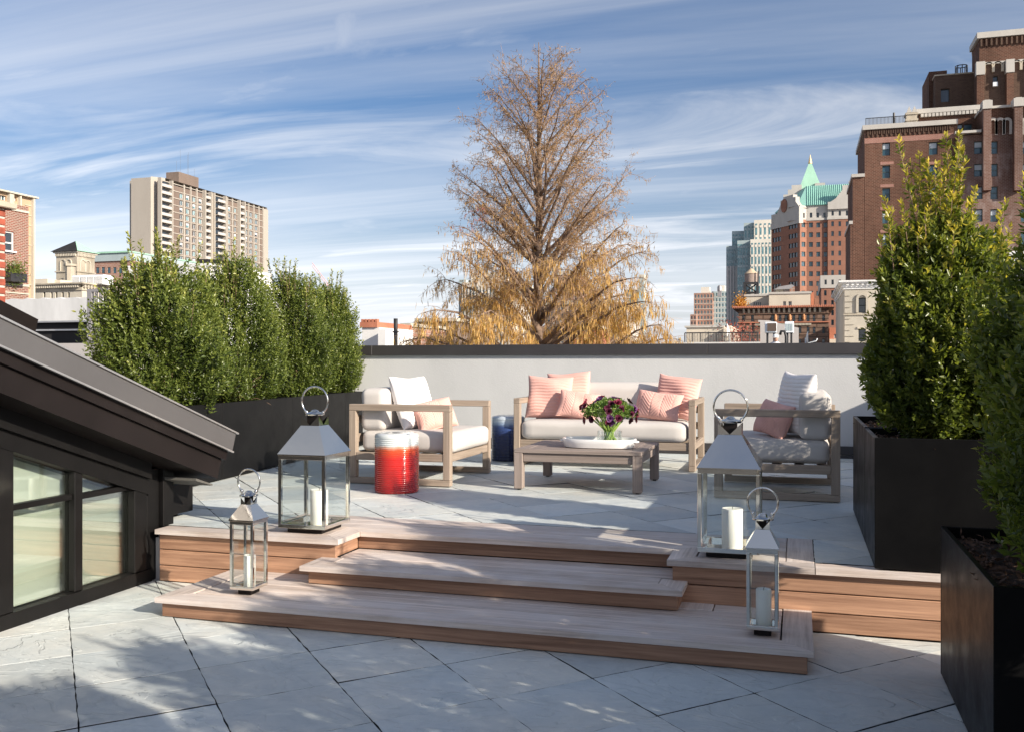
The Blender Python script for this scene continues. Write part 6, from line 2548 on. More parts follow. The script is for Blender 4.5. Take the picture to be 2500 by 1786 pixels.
xq, zq = x_at(1781, BY - 1), z_at(806, x_at(1781, BY - 1), BY - 1)
seg = 18
v = [(xq, BY - 1, zq)]
for r_, d_ in ((.18, .04), (.32, .12)):
    for k in range(seg):
        a = 2 * math.pi * k / seg
        v.append((xq - d_, BY - 1 - d_ + r_ * .55 * math.cos(a), zq + r_ * 1.15 * math.sin(a)))
m.add(v, [(0, 1 + k, 1 + (k + 1) % seg) for k in range(seg)] + [(1 + k, 1 + seg + k, 1 + seg + (k + 1) % seg, 1 + (k + 1) % seg) for k in range(seg)])
m.tube([(xq, BY - .9, zq - 1.0), (xq, BY - 1, zq)], .04, 6)
tag(m.build('satellite_dish', 'white_paint', None, True, loc=(xq, BY - 1, zq - 1)), 'white satellite dish on the beige house corner', 'satellite dish')
rg = np.random.default_rng(9)
n = 900
cb_ = np.array([x_at(1800, BY), BY, z_at(838, x_at(1800, BY), BY)])
pos = cb_ + rg.normal(size=(n, 3)) * np.array([.55, .5, .62])
v, t_ = leaf_arrays(pos, rg.normal(size=(n, 3)), rg.normal(size=(n, 3)), rg.uniform(.10, .2, n), rg.uniform(.05, .1, n))
t = thing('roof_bush', 'small reddish brown bush beside the beige house', 'bush', tuple(cb_))
place('foliage', np_mesh('foliage', v - cb_, t_, 'leaf_red', tint=np.repeat(rg.uniform(0, .7, n), 4)), cb_, t)['kind'] = 'stuff'
m = MB()
m.tube([tuple(cb_ - np.array([0, 0, 1.2])), tuple(cb_ + np.array([0, 0, .3]))], [.08, .03], 6)
m.build('stem', 'bark_shrub', t)
# orange shrub on the palazzo roof corner
cb_ = np.array([x_at(1809, PY + 1), PY + 1, pzz(746)])
n = 500
pos = cb_ + np.abs(rg.normal(size=(n, 3))) * np.array([.3, .3, .75]) * np.where(rg.uniform(size=(n, 3)) < .5, -1, 1) * np.array([1, 1, 0]) + np.array([0, 0, 1]) * np.abs(rg.normal(size=(n, 1))) * .5
v, t_ = leaf_arrays(pos, rg.normal(size=(n, 3)), rg.normal(size=(n, 3)), rg.uniform(.15, .25, n), rg.uniform(.08, .14, n))
o = thing('orange_shrub', 'tiny orange autumn shrub on the palazzo roof corner', 'shrub', tuple(cb_))
place('foliage', np_mesh('foliage', v - cb_, t_, 'leaf_orange', tint=np.repeat(rg.uniform(0, 1, n), 4)), cb_, o)['kind'] = 'stuff'

# pink low building right of palazzo
o = thing('pink_house', 'small pink house between the palazzo and the pale stone house', 'building', (x_at(2045, 110), 110, GROUND))
Xa, Xb = x_at(2025, 110), x_at(2060, 110)
wallbox(o, 'wall', Xa, Xb, 110, 118, GROUND, z_at(800, Xa, 110), 'terracotta', S=sh(110, Xa, [(2036, 2047, 816, 826)]), frame='win_frame_white', glass='win_glass_blue')
quad_part(o, 'ledge', 'beige_stucco', [(Xa, Xb, 109.5, 110.01, GROUND, z_at(828, Xa, 110))])

# ------------------------------------------------------------------ left: slab high-rise
cA = plan(385, 365.0)
HX1, HY0 = cA[0], cA[1]
hr = thing('apartment_high_rise', 'tall tan and brown slab apartment high-rise behind the hedge', 'building', (HX1 - 8, HY0 + 30, GROUND))
HYe = y_at(652, HX1)
HXw = x_at(304, HY0)
ztop = z_at(437, HX1, HY0)
FL = 2.78
NF = 15


def hy(u):
    return y_at(u, HX1)


# end wall towards the viewer: three vertical planes
wallbox(hr, 'end_wall', HXw, x_at(320, HY0), HY0 + 3, HYe, GROUND, z_at(433, HX1, HY0), 'tan_concrete')
wallbox(hr, 'end_wall', x_at(320, HY0) + .01, x_at(368, HY0), HY0, HYe, GROUND, z_at(432, HX1, HY0), 'tan_concrete')
m = MB()
zq = z_at(430, HX1, HY0)
xa_ = x_at(368, HY0) + .01
m.add([(xa_, HY0, GROUND), (HX1, HY0 + 4.5, GROUND), (HX1, HYe, GROUND), (xa_, HYe, GROUND), (xa_, HY0, zq), (HX1, HY0 + 4.5, zq), (HX1, HYe, zq), (xa_, HYe, zq)],
      [(0, 1, 5, 4), (4, 5, 6, 7), (2, 3, 7, 6), (3, 0, 4, 7)])
m.build('end_wall', 'tan_concrete', hr)
bays = [('b', 387, 412.5), ('p', 414.5, 438), ('w', 438.5, 446.5), ('w', 454, 462), ('w', 470, 477.5), ('w', 485, 493), ('b', 496, 508), ('n', 519, 523),
        ('b', 525, 544), ('n', 547.5, 551), ('w', 556, 563), ('w', 571, 577), ('b', 580.5, 590.5), ('w', 596, 604), ('w', 609, 616), ('w', 622, 629)]
holes = []
for k in range(NF):
    zf = ztop - FL * (k + 1)
    for kind, u0, u1 in bays:
        if kind in 'wn':
            holes.append((hy(u0) - HY0, hy(u1) - HY0, zf + .35, zf + 2.25))
# facade wall with window openings
wallbox(hr, 'wall', HX1 - .3, HX1, HY0, HYe - .01, GROUND, ztop - .8, 'brown_panel', E=holes, style='twin', frame='win_frame_white', glass=['win_glass_blue', 'win_glass', 'win_glass_teal'], rec=.25, blind=.2, seed=3)
for kind, u0, u1 in bays:
    if kind != 'b':
        continue
    ya_, yb_ = hy(u0), hy(u1)
    for k in range(NF):
        zf = ztop - FL * (k + 1)
        m = MB()
        m.box(HX1 + .02, HX1 + 1.5, ya_, yb_, zf, zf + .22)
        bal = m.build('balcony', 'tan_concrete', hr)
        m = MB()
        m.box(HX1 + 1.42, HX1 + 1.48, ya_ + .1, yb_ - .1, zf + .222, zf + 1.15)
        m.build('balustrade', 'grey_stucco', bal)
        m = MB()
        m.box(HX1 + .005, HX1 + .03, ya_ + .2, yb_ - .2, zf + .25, zf + 2.3)
        m.build('balcony_door', 'win_glass', bal)
for u in (386, 413.8, 448, 464, 479, 494.5, 509.5, 517, 545, 553.5, 566, 579.5, 591.5, 605.5, 618, 630.5, 641):
    ya_ = hy(u)
    m = MB()
    m.box(HX1 + .01, HX1 + (1.6 if u in (413.8, 494.5, 509.5, 517, 545, 579.5, 591.5, 386) else .5), ya_ - .28, ya_ + .28, GROUND, ztop + .5)
    m.build('fin', 'tan_concrete', hr)
m = MB()
m.box(HX1 + .01, HX1 + .6, hy(510), hy(517), GROUND, ztop + .3)
m.box(HX1 + .01, HX1 + .6, hy(641.5), HYe, GROUND, ztop)
m.build('pale_bays', 'tan_concrete', hr)['kind'] = 'stuff'
for k in range(NF + 1):
    zf = ztop - FL * k
    m = MB()
    m.box(HX1 + .005, HX1 + .22, HY0 + .1, HYe, zf - .32, zf - .02)
    m.build('floor_band', 'tan_concrete', hr)
quad_part(hr, 'roof_house', 'brown_panel', [(HX1 - 9, HX1 - 3, hy(452), hy(500), ztop - 1, ztop + 6.2)])
quad_part(hr, 'roof_house', 'brown_panel', [(x_at(358, HY0 + 12), x_at(372, HY0 + 12), HY0 + 12, HY0 + 16, ztop - 2, ztop + 3.4)])
for u, hh in ((457, 5), (466, 10), (483, 9), (485.5, 10), (500, 4)):
    m = MB()
    m.tube([(HX1 - 5, hy(u), ztop + 6), (HX1 - 5, hy(u), ztop + 6 + hh)], .04, 4)
    m.build('antenna', 'dark_steel', hr)

# ------------------------------------------------------------------ left: stone belfry with copper roof
cB = plan(188, 112.0)
bt = thing('stone_belfry', 'square stone belfry with green pyramid roof, its shaded sides painted black, on the left', 'tower', (cB[0] - 2, cB[1] + 2, GROUND))
BX1, BY0 = cB
BX0 = x_at(137, BY0)
BYe = y_at(231, BX1)


def bz(v):
    return z_at(v, BX1, BY0)


wallbox(bt, 'wall', BX0, BX1, BY0, BYe, GROUND, bz(617), 'limestone_dirty')
quad_part(bt, 'cornice', 'limestone', [(BX0 - .25, BX1 + .25, BY0 - .25, BYe + .25, bz(617) + .002, bz(613.5))])
for k in range(13):
    xa = BX0 + (BX1 - BX0) * k / 13
    quad_part(bt, 'corbel', 'limestone', [(xa, xa + .10, BY0 - .2, BY0 - .002, bz(625), bz(617.2))])
    ya_ = BY0 + (BYe - BY0) * k / 13
    quad_part(bt, 'corbel', 'limestone', [(BX1 + .002, BX1 + .2, ya_, ya_ + .10, bz(625), bz(617.2))])
quad_part(bt, 'string_course', 'limestone_dirty', [(BX0 - .12, BX1 + .12, BY0 - .12, BYe + .12, bz(664), bz(661))])
for s0 in (.34, .62):
    m = MB()
    arch_ring(m, BX0 + (BX1 - BX0) * s0, bz(661), .62, bz(634) - bz(661), BY0, .1, .12, 10, 'S')
    m.build('arch', 'limestone', bt)
    m = MB()
    arch_ring(m, BY0 + (BYe - BY0) * (s0 - .03), bz(661), .80, bz(634) - bz(661), BX1, .1, .12, 10, 'E')
    m.build('arch', 'limestone', bt)
ap = ((BX0 + BX1) / 2, (BY0 + BYe) / 2, bz(584))
e_ = .45
cor = [(BX0 - e_, BY0 - e_, bz(613.4)), (BX1 + e_, BY0 - e_, bz(613.4)), (BX1 + e_, BYe + e_, bz(613.4)), (BX0 - e_, BYe + e_, bz(613.4))]
m = MB()
m.add(cor + [ap], [(0, 1, 4), (3, 0, 4), (2, 3, 4)])
m.build('roof', 'tar_black', bt)  # shade on these sides of the green roof put in as black
m = MB()
m.add([cor[1], cor[2], ap], [(0, 1, 2)])
m.build('roof', 'green_copper_pale', bt)
m = MB()
m.lathe([(.55, 0), (.55, bz(655) - bz(692)), (.75, bz(655) - bz(692)), (.75, bz(650) - bz(692))], (x_at(172, BY0 - 2), BY0 - 2, bz(692)), 8)
m.build('chimney', 'limestone_dirty', bt)

# corniced stone building below it
cC = plan(200, 96.0)
cb = thing('corniced_building', 'cream stone building with heavy bracketed cornice on the far left', 'building', (cC[0] - 3, cC[1] + 3, GROUND))
CX1, CY0 = cC
CX0 = x_at(76, CY0)
CYe = y_at(300, CX1)


def cz(v):
    return z_at(v, CX1, CY0)


wallbox(cb, 'wall', CX0, CX1, CY0, CYe, GROUND, cz(708), 'limestone', S=sh(CY0, CX0, [(u - 2.6, u + 2.6, 714, 728) for u in (108, 126, 137.5, 153, 167.5)]), style='plain', rec=.2)
for v0, v1, p_ in ((690.5, 694, .55), (694, 696, .40), (702, 709, .12)):
    quad_part(cb, 'cornice', 'limestone_dirty', [(CX0 - p_, CX1 + p_, CY0 - p_, CYe, cz(v1) + .002, cz(v0))])
for k in range(24):
    xa = CX0 + (CX1 - CX0) * k / 24
    quad_part(cb, 'bracket', 'limestone', [(xa, xa + .11, CY0 - .42, CY0 - .002, cz(702), cz(696))])
for k in range(14):
    ya_ = CY0 + (CYe - CY0) * k / 14
    quad_part(cb, 'bracket', 'limestone', [(CX1 + .002, CX1 + .42, ya_, ya_ + .14, cz(702), cz(696))])
quad_part(cb, 'roof_box', 'beige_stucco', [(x_at(84, CY0 + 2), x_at(116, CY0 + 2), CY0 + 2, CY0 + 6, cz(692), cz(673)), (x_at(116, CY0 + 3) + .01, x_at(147, CY0 + 3), CY0 + 3, CY0 + 6, cz(692), cz(674))])
for k, (u0, u1) in enumerate(((176, 196), (197.5, 213), (214, 231), (232, 252))):
    t = thing('cooling_unit', ('leftmost', 'second from left', 'third from left', 'rightmost')[k] + ' white louvred cooling unit on the corniced stone building', 'cooling unit', (x_at(u0, CY0 + 1.5), CY0 + 2, cz(692)), 'roof cooling units')
    xa, xb = x_at(u0, CY0 + 1.5), x_at(u1, CY0 + 1.5)
    quad_part(t, 'casing', 'ac_white', [(xa, xb, CY0 + 1.5, CY0 + 3, cz(692), cz(668))])
    for j in range(6):
        za = cz(690) + j * (cz(671) - cz(690)) / 6
        quad_part(t, 'louvre', 'white_paint', [(xa + .05, xb - .05, CY0 + 1.42, CY0 + 1.499, za, za + .09)])

# teal roofed pink building behind the belfry
o = thing('pink_arcade_building', 'distant pink building with pale teal roof right of the belfry', 'building', (x_at(270, 210), 210, GROUND))
Xa, Xb = x_at(222, 210), x_at(320, 210)
wallbox(o, 'wall', Xa, Xb, 210, 240, GROUND, z_at(640, Xa, 210), 'brick_far', S=sh(210, Xa, [(u, u + 8, 653, 668) for u in (234, 248, 262, 276, 290)]), style='plain', glass='win_glass_blue')
quad_part(o, 'roof', 'teal_metal', [(Xa - .3, Xb, 209.6, 240, z_at(640, Xa, 210) + .002, z_at(620, Xa, 210))])
quad_part(o, 'roof_edge', 'green_copper_pale', [(Xa - .6, Xb, 209.2, 240, z_at(621, Xa, 210), z_at(617, Xa, 210))])

# speckled brick building and the tan tower behind it
cD = plan(69.5, 46.2)
sb = thing('speckled_brick_house', 'red and cream speckled brick house with white sash window at the left edge', 'building', (cD[0] - 3, cD[1] - 3, GROUND))
SX1 = cD[0]
SYe = cD[1]
SY0_ = y_at(-60, SX1)


def bzz(v):
    return z_at(v, SX1, SYe)


wallbox(sb, 'wall', SX1 - 8, SX1, SY0_, SYe, GROUND, bzz(506), 'brick_speckled', E=eh(SX1, SY0_, [(8, 35, 563, 619), (8, 35, 657, 698)]), style='sash', frame='win_frame_white', glass='win_glass', rec=.12)
for v0, v1 in ((517, 522), (696, 701), (717, 720)):
    quad_part(sb, 'string_course', 'limestone', [(SX1 + .002, SX1 + .05, SY0_, SYe, bzz(v1), bzz(v0))])
quad_part(sb, 'sill', 'win_frame_white', [(SX1 + .002, SX1 + .10, y_at(6, SX1), y_at(37, SX1), bzz(623), bzz(619))])
quad_part(sb, 'balcony_rail', 'dark_steel', [(SX1 + .05, SX1 + .5, y_at(6, SX1), y_at(46, SX1), bzz(694), bzz(673))])
rg = np.random.default_rng(31)
n = 600
cp = np.array([SX1 + .3, y_at(24, SX1), bzz(672)])
pos = cp + rg.normal(size=(n, 3)) * np.array([.15, .25, .28])
v, t_ = leaf_arrays(pos, rg.normal(size=(n, 3)) + np.array([0, 0, .6]), rg.normal(size=(n, 3)), rg.uniform(.1, .22, n), rg.uniform(.03, .06, n))
o = thing('balcony_plant', 'leafy green plant on the balcony of the speckled brick house', 'plant', tuple(cp))
place('foliage', np_mesh('foliage', v - cp, t_, 'leaf_hedge', tint=np.repeat(rg.uniform(0, .5, n), 4)), cp, o)['kind'] = 'stuff'

cE = plan(77.5, 66.0)
tb = thing('tan_tower', 'tan panelled building with cream frame rising behind the speckled brick house', 'building', (cE[0] - 3, cE[1] - 4, GROUND))
EX1, EYe = cE
EY0 = y_at(-60, EX1)


def ez(v):
    return z_at(v, EX1, EYe)


wallbox(tb, 'wall', EX1 - 9, EX1, EY0, EYe, GROUND, ez(485), 'tan_panel', E=eh(EX1, EY0, [(0, 16, 476, 488), (29, 41, 479, 490)]), style='twin', frame='win_frame_white', glass='win_glass_blue', rec=.2)
quad_part(tb, 'roof_edge', 'limestone', [(EX1 - 9.3, EX1 + .35, EY0, EYe + .3, ez(485) + .002, ez(481))])
for ua, ub in ((17, 25), (25.5, 27.5), (43, 46), (75, 79)):
    quad_part(tb, 'frame_post', 'limestone', [(EX1 + .002, EX1 + .25, y_at(ua, EX1), y_at(ub, EX1), GROUND, ez(485))])
for k in range(9):
    quad_part(tb, 'panel_joint', 'limestone', [(EX1 + .002, EX1 + .06, y_at(60, EX1), EYe, ez(505 + 24 * k), ez(503.6 + 24 * k))])

# brick chimney stack with stone cap, near left
CHX1, CHYe = plan(14.6, 8.35)
ck = thing('brick_chimney', 'red brick chimney stack with stone cap at the left edge of the view', 'chimney', (CHX1 - .3, CHYe - .3, -.06))
chz1 = z_at(511, CHX1, CHYe)
quad_part(ck, 'mortar_core', 'mortar', [(CHX1 - .56, CHX1 - .008, CHYe - .56, CHYe - .008, -.06, chz1)])
bmesh_long = MB().cbox(0, .195, 0, .09, 0, .056, .004).mesh('brick', 'brick_unit')
for c in range(17):
    z = chz1 - .07 - c * .0755
    offb = 0 if c % 2 else .10
    y = CHYe - .56 + .002
    first = True
    ypos = CHYe - .195 - .003
    for k in range(3):
        o = place('brick', bmesh_long, (CHX1, CHYe - .003 - .195 * (k + 1) - .012 * k + (offb * .5 if c % 2 == 0 else 0) * 0, z), ck, rad(90))
    for k in range(2):
        place('brick', bmesh_long, (CHX1 - .12 - .205 * (k + 1) + (.04 if c % 2 else 0), CHYe - .56, z), ck, 0)
m = MB()
m.cbox(CHX1 - .64, CHX1 + .065, CHYe - .64, CHYe + .065, chz1 + .001, chz1 + .052, .008)
m.build('cap', 'limestone_dirty', ck)

# white parapet and tar roof of the neighbour, grey metal screen
WYn = 16.0
nbr = thing('white_parapet', 'rough white painted parapet wall of the neighbouring roof on the left', 'wall', (x_at(120, WYn), WYn, GROUND))
m = MB()
xa, xb = x_at(-150, WYn), x_at(236, WYn)
zt_ = z_at(728.5, x_at(120, WYn), WYn)
n = 40
top = [(xa + (xb - xa) * k / n, zt_ + .012 * math.sin(k * 1.7) + .008 * math.sin(k * 3.1)) for k in range(n + 1)]
m.prism([(xb, GROUND), (xa, GROUND)] + top, 'y', WYn, WYn + .35)
m.build('wall', 'white_wall', nbr)
tr_ = thing('tar_roof', 'black tar roof edge with pale metal flashings below the white parapet', 'roof', (x_at(120, 13), 13, GROUND))
zb1 = z_at(788, x_at(150, 14.5), 14.5)
quad_part(tr_, 'upper_edge', 'tar_black', [(x_at(-150, 14.5), x_at(236, 14.5), 14.5, WYn - .01, GROUND, zb1)])
quad_part(tr_, 'flashing', 'bright_edge_metal', [(x_at(-150, 14.5), x_at(236, 14.5), 14.4, 14.6, zb1 + .001, zb1 + .03)])
zb2 = z_at(808, x_at(150, 12.5), 12.5)
quad_part(tr_, 'lower_edge', 'tar_black', [(x_at(-150, 12.5), x_at(260, 12.5), 12.5, 14.49, GROUND, zb2)])
quad_part(tr_, 'flashing', 'bright_edge_metal', [(x_at(-150, 12.5), x_at(260, 12.5), 12.45, 12.6, zb2 + .001, zb2 + .025)])
quad_part(tr_, 'pale_wall', 'grey_stucco', [(x_at(-100, 11.6), x_at(300, 11.6), 11.6, 12.2, GROUND, z_at(838, x_at(150, 11.6), 11.6))])
GYn = 12.0
gs = thing('metal_screen', 'grey metal gate screen with rounded slots left of the hedge', 'screen', (x_at(235, GYn), GYn, 0))


def gx(u):
    return x_at(u, GYn)


def gz(v):
    return z_at(v, gx(212), GYn)


quad_part(gs, 'post', 'grey_steel', [(gx(212), gx(222.5), GYn, GYn + .06, -.06, gz(706))])
quad_part(gs, 'rail', 'grey_steel', [(gx(222.5) + .001, gx(275), GYn, GYn + .05, gz(713), gz(706.3))])
quad_part(gs, 'rail', 'grey_steel', [(gx(222.5) + .001, gx(275), GYn, GYn + .05, gz(772), gz(765))])
for k in range(5):
    u = 230 + 11 * k
    quad_part(gs, 'bar', 'grey_steel', [(gx(u), gx(u + 4), GYn + .005, GYn + .045, -.06, gz(713) - .001)])

# white building behind the hedge
o = thing('white_block', 'white rendered block glimpsed between the hedge shrubs', 'building', (x_at(430, 105), 105, GROUND))
Xa, Xb = x_at(300, 105), x_at(640, 105)
wallbox(o, 'wall', Xa, x_at(512, 105), 105, 120, GROUND, z_at(650, Xa, 105), 'white_paint')
wallbox(o, 'wall', x_at(512, 105) + .01, x_at(560, 105), 104.5, 120, GROUND, z_at(690, Xa, 105), 'white_paint')
m = MB()
m.prism([(x_at(480, 112), z_at(645, Xa, 112)), (x_at(545, 112), z_at(652, Xa, 112)), (x_at(545, 112), z_at(640, Xa, 112)), (x_at(480, 112), z_at(636, Xa, 112))], 'y', 112, 116)
m.build('dark_roof', 'tar_black', o)
# pink crane boom far away
m = MB()
ca, cb2 = plan(762, 600), plan(800, 600)
za, zb = z_at(650, *ca), z_at(700, *cb2)
for d_ in (0, 2.2):
    m.tube([(ca[0], ca[1], za + d_), (cb2[0], cb2[1], zb + d_)], .18, 4)
for k in range(9):
    f_ = k / 9
    m.tube([(ca[0] + (cb2[0] - ca[0]) * f_, ca[1] + (cb2[1] - ca[1]) * f_, za + (zb - za) * f_), (ca[0] + (cb2[0] - ca[0]) * (f_ + .06), ca[1] + (cb2[1] - ca[1]) * (f_ + .06), za + (zb - za) * (f_ + .06) + 2.2)], .12, 4)
m.tube([(cb2[0], cb2[1], GROUND), (cb2[0], cb2[1], zb + 2)], .3, 4)
tag(m.build('tower_crane', 'crane_red', None, False, loc=(cb2[0], cb2[1], GROUND)), 'faint pink crane boom above the hedge in the distance', 'crane')

# small white house with red parapet and dark flue, between hedge and tree
o = thing('white_red_house', 'small white house with red crenellated parapet right of the hedge', 'building', (x_at(910, 60), 60, GROUND))
Xa, Xb = x_at(884, 60), x_at(926, 60)
wallbox(o, 'wall', Xa, Xb, 60, 66, GROUND, z_at(800, Xa, 60), 'white_paint')
quad_part(o, 'parapet', 'terracotta', [(Xa - .1, Xb - .1, 59.85, 66, z_at(800, Xa, 60) + .002, z_at(787, Xa, 60))])
for k in range(5):
    xa = Xa + (Xb - Xa) * k / 5
    quad_part(o, 'merlon', 'terracotta', [(xa, xa + .16, 59.84, 60.2, z_at(787, Xa, 60), z_at(780, Xa, 60))])
quad_part(o, 'chimney', 'white_paint', [(x_at(926, 59), x_at(944, 59), 58.8, 60, GROUND, z_at(806, Xa, 60))])
m = MB()
q = plan(966, 50)
m.lathe([(.11, 0), (.11, z_at(778, *q) - GROUND)], (q[0], q[1], GROUND), 10)
m.box(q[0] - .13, q[0] + .13, q[1] - .13, q[1] + .13, z_at(812, *q), z_at(809, *q))
tag(m.build('flue_pipe', 'dark_steel', None, 40, loc=(q[0], q[1], GROUND)), 'thin dark flue pipe standing left of the golden tree', 'pipe')

# ------------------------------------------------------------------ buildings behind the tree
OY = 300.0
ot = thing('cream_office_tower', 'cream office tower with vertical window strips behind the golden tree', 'building', (x_at(1180, OY), OY, GROUND))
Xa, Xb = x_at(1128, OY), x_at(1252, OY)
zt_ = z_at(690, Xa, OY)
wallbox(ot, 'wall', Xa, Xb, OY, OY + 30, GROUND, zt_, 'pale_tower')
wallbox(ot, 'wall', x_at(1110, OY), Xa - .01, OY + 4, OY + 30, GROUND, z_at(680, Xa, OY), 'teal_metal')
wallbox(ot, 'top_storey', x_at(1150, OY + 6), x_at(1236, OY + 6), OY + 6, OY + 25, zt_, z_at(664, Xa, OY), 'pale_tower')
for k in range(15):
    c = Xa + (Xb - Xa) * (k + .5) / 15
    m = MB()
    m.box(c - .22, c + .22, OY - .05, OY + .05, GROUND, zt_ - 1.5)
    m.build('window_strip', 'win_glass_blue', ot)
for nm, lab, u0, u1, vt, Y, mat, wn in (
        ('brick_tower', 'orange brick tower right of the golden tree trunk', 1352, 1412, 672, 260, 'brick_far', 4),
        ('brick_block', 'brown brick block low behind the golden tree', 1330, 1500, 745, 180, 'brown_panel', 10),
        ('red_block', 'dark red low building behind the tree base', 1400, 1440, 800, 120, 'terracotta', 2),
        ('glass_tower', 'thin blue glass tower seen through the right side of the golden tree', 1530, 1558, 705, 600, 'win_glass_teal', 0),
        ('pale_far_tower', 'very distant pale glass tower right of the blue glass tower', 1560, 1572, 680, 900, 'teal_metal', 0),
        ('cream_block', 'cream block at the right foot of the golden tree', 1504, 1530, 748, 160, 'white_stone', 2),
        ('brown_block', 'brown low building left behind the golden tree', 1018, 1110, 786, 100, 'brown_panel', 5),
        ('orange_house', 'small orange gable house left of the golden tree', 984, 1000, 798, 90, 'brick_far', 1)):
    Xa, Xb = x_at(u0, Y), x_at(u1, Y)
    t = thing(nm, lab, 'building', ((Xa + Xb) / 2, Y, GROUND), 'buildings behind the golden tree')
    zt_ = z_at(vt, Xa, Y)
    fl = Y / 2314 * 16
    hl = [((Xb - Xa) * (c + .3) / wn, (Xb - Xa) * (c + .68) / wn, zt_ - fl * (k + .95), zt_ - fl * (k + .35)) for k in range(6) for c in range(wn)] if wn else []
    wallbox(t, 'wall', Xa, Xb, Y, Y + 14, GROUND, zt_, mat, S=hl, style='sash', frame='win_frame_white', glass='win_glass_blue')
    if nm == 'glass_tower':
        for k in range(8):
            quad_part(t, 'floor_band', 'pale_tower', [(Xa, Xb, Y - .3, Y - .01, zt_ - 5 * k - 1, zt_ - 5 * k)])
    else:
        quad_part(t, 'coping', 'limestone', [(Xa - .2, Xb + .2, Y - .25, Y + 14, zt_ + .001, zt_ + .004 * Y)])

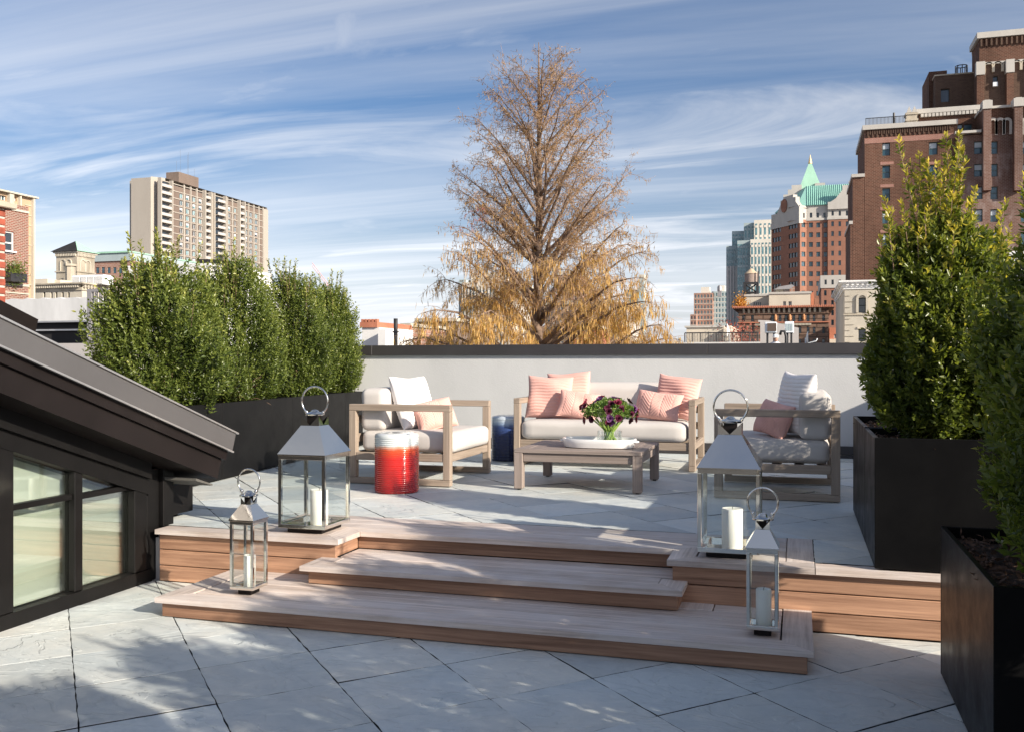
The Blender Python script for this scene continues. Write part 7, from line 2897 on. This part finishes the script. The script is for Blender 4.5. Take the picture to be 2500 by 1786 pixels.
# ------------------------------------------------------------------ the golden conifer
def big_tree():
    rng = np.random.default_rng(77)
    rnd = random.Random(77)
    d0 = 40.0
    bx, by = plan(1315, d0)
    t = thing('bald_cypress', 'tall golden brown autumn conifer standing behind the parapet', 'tree', (bx, by, GROUND))
    k = d0 / FPX
    base = Vector((bx, by, GROUND))
    rt_, fw_ = Vector((RT[0], RT[1], 0)), Vector((FW[0], FW[1], 0))

    def zv(v):
        return EYE + (885 - v) * k
    prof = [(108, 12, 12), (129, 55, 62), (178, 112, 92), (228, 118, 150), (302, 182, 182), (376, 198, 200), (444, 206, 240), (523, 196, 210), (573, 235, 270), (622, 290, 300),
            (696, 320, 310), (770, 345, 370), (834, 370, 410), (900, 370, 420), (1000, 330, 380), (1100, 60, 60)]
    pv = [p[0] for p in prof]

    def ext(v, ca):
        a = np.interp(v, pv, [p[1] for p in prof]) * k
        c = np.interp(v, pv, [p[2] for p in prof]) * k
        w = (ca + 1) / 2
        return a * (1 - w) + c * w
    ztop_ = zv(104)
    trunk = MB()
    pts, rs = [], []
    for i in range(24):
        f = i / 23
        z = GROUND + (ztop_ - GROUND) * f
        pts.append((bx + .12 * math.sin(f * 9) * (1 - f), by + .1 * math.cos(f * 7) * (1 - f), z))
        rs.append(.46 * (1 - f) ** .9 + .015)
    trunk.tube(pts, rs, 10)
    tk = trunk.build('trunk', 'bark_tree', t, True)

    def trunk_r(z):
        f = (z - GROUND) / (ztop_ - GROUND)
        return .46 * max(0, 1 - f) ** .9 + .015
    br = MB()
    tw = MB()
    leafP, leafD, leafL, leafW, leafT, leafM = [], [], [], [], [], []
    nb_ = 104
    for i in range(nb_):
        f = (i + .5) / nb_
        vt = 122 + (985 - 122) * f ** .95 + rnd.uniform(-14, 14)  # row of the branch tip
        az = i * 2.39996 + rnd.uniform(-.6, .6)
        ca, sa = math.cos(az), math.sin(az)
        L = float(ext(vt, ca)) * (rnd.choice((1.0, 1.0, .97, .92, .8, .6)) if vt > 520 else rnd.choice((1.03, 1.0, .98, .95, .85))) * rnd.uniform(.92, 1.03)
        zt = zv(vt)
        hi = min(1, max(0, (vt - 150) / 600))
        rise = L * (1.25 - .65 * hi) * rnd.uniform(.75, 1.15)
        z0 = zt - rise
        low = min(1, max(0, (vt - 480) / 260))                   # 0 = brown fine top, 1 = golden hanging skirts
        path = []
        ns = 11
        hdir = rt_ * ca + fw_ * sa
        side = fw_ * ca - rt_ * sa
        w1, w2, w3 = rnd.uniform(-.07, .07), rnd.uniform(0, 6.28), rnd.uniform(-.05, .05)
        for s in range(ns):
            q = s / (ns - 1)
            p = Vector((bx, by, 0)) + hdir * (L * q ** .95) + side * (L * (w1 * math.sin(q * 4 + w2) * q + rnd.uniform(-.010, .010)))
            p.z = z0 + rise * (1 - (1 - q) ** (1.15 + .25 * low)) + L * (w3 * math.sin(q * 6 + w2) * q + rnd.uniform(-.010, .010)) - .12 * L * low * max(0, q - .6) ** 2 * 4
            path.append(p)
        r0 = min(trunk_r(z0) * .45, .032 + L * .0165)
        br.tube(path, [r0 * (1 - q / (ns - 1)) ** .9 + .009 for q in range(ns)], 6)
        n2 = int(8 + L * 4.6)
        for j in range(n2):
            qs = .14 + .26 * low
            q = qs + (1 - qs) * (j + rnd.random()) / n2
            idx = q * (ns - 1)
            a = int(min(ns - 2, idx))
            p0 = path[a].lerp(path[a + 1], idx - a)
            tl = (.65 + .36 * L * (1.12 - q)) * rnd.uniform(.45, 1.35)
            sg = 1 if j % 2 else -1
            dv = (hdir * rnd.uniform(.1, .9) + side * sg * rnd.uniform(.2, 1.0) + Vector((0, 0, rnd.uniform(-.35, 1.0) - .45 * low))).normalized()
            tp = [p0]
            nn = 5
            for s in range(nn):
                dv = (dv + Vector((rnd.uniform(-.3, .3), rnd.uniform(-.3, .3), rnd.uniform(-.2, .16) - .16 * low))).normalized()
                tp.append(tp[-1] + dv * tl / nn)
            tw.tube(tp, [.014, .011, .009, .007, .005, .004], 3, cap=False)
            n3 = int(4 + tl * (6.4 - 2.2 * low))
            for m3 in range(n3):
                qq = (rnd.random() ** .8) * nn
                a2 = int(min(nn - 1, qq))
                pb = tp[a2].lerp(tp[a2 + 1], qq - a2)
                d3 = (dv * .6 + Vector((rnd.uniform(-1, 1), rnd.uniform(-1, 1), rnd.uniform(-.7, .9) * (1 - low) - .8 * low))).normalized()
                l3 = rnd.uniform(.15, .55)
                pe_ = pb + d3 * l3
                if rnd.random() < .55:
                    tw.tube([pb, pb + d3 * l3 * .5 + Vector((0, 0, -.02)), pe_], [.006, .005, .003], 3, cap=False)
                cnt = 2 if rnd.random() > low else 3
                for _ in range(cnt):
                    hang = rnd.random() < .35 + .55 * low
                    dl = Vector((rnd.uniform(-.25, .25), rnd.uniform(-.25, .25), -1)) if hang else Vector((rnd.uniform(-1, 1), rnd.uniform(-1, 1), rnd.uniform(-.7, .7)))
                    leafP.append(pb.lerp(pe_, rnd.random()))
                    leafD.append(dl)
                    leafL.append(rnd.uniform(.10, .24) * (1 + 1.1 * low * hang))
                    leafW.append(rnd.uniform(.016, .034) * (1 + .35 * low))
                    leafT.append(min(1, max(0, .22 + .42 * low + rnd.uniform(-.22, .32))))
                    leafM.append(0 if rnd.random() < .38 + .62 * low else 1)
    bo = br.build('branches', 'bark_tree', t, True)
    to = tw.build('twigs', 'twig_tree', t)
    bo['kind'] = 'stuff'
    to['kind'] = 'stuff'
    P_ = np.array([tuple(p) for p in leafP])
    D_ = np.array([tuple(p) for p in leafD])
    n = len(P_)
    # a patch of red leaves half way up on the left
    lm = np.array(leafM)
    rel = (P_ - np.array([bx, by, 0]))
    rr = rel @ np.array([RT[0], RT[1], 0])
    red = (rr < -2.1 * 1) & (rr > -3.6) & (P_[:, 2] > zv(585)) & (P_[:, 2] < zv(525)) & (rng.uniform(size=n) < .6)
    lm[red] = 2
    v, tr = leaf_arrays(P_, D_, rng.normal(size=(n, 3)), np.array(leafL), np.array(leafW), .1, .05)
    o = place('crown', np_mesh('crown', v - np.array(base), tr, ['leaf_cypress', 'leaf_brown', 'leaf_red'], mat_idx=np.repeat(lm, 2), tint=np.repeat(np.array(leafT), 4)), base, t)
    o['kind'] = 'stuff'
    print('tree leaves', n)


big_tree()
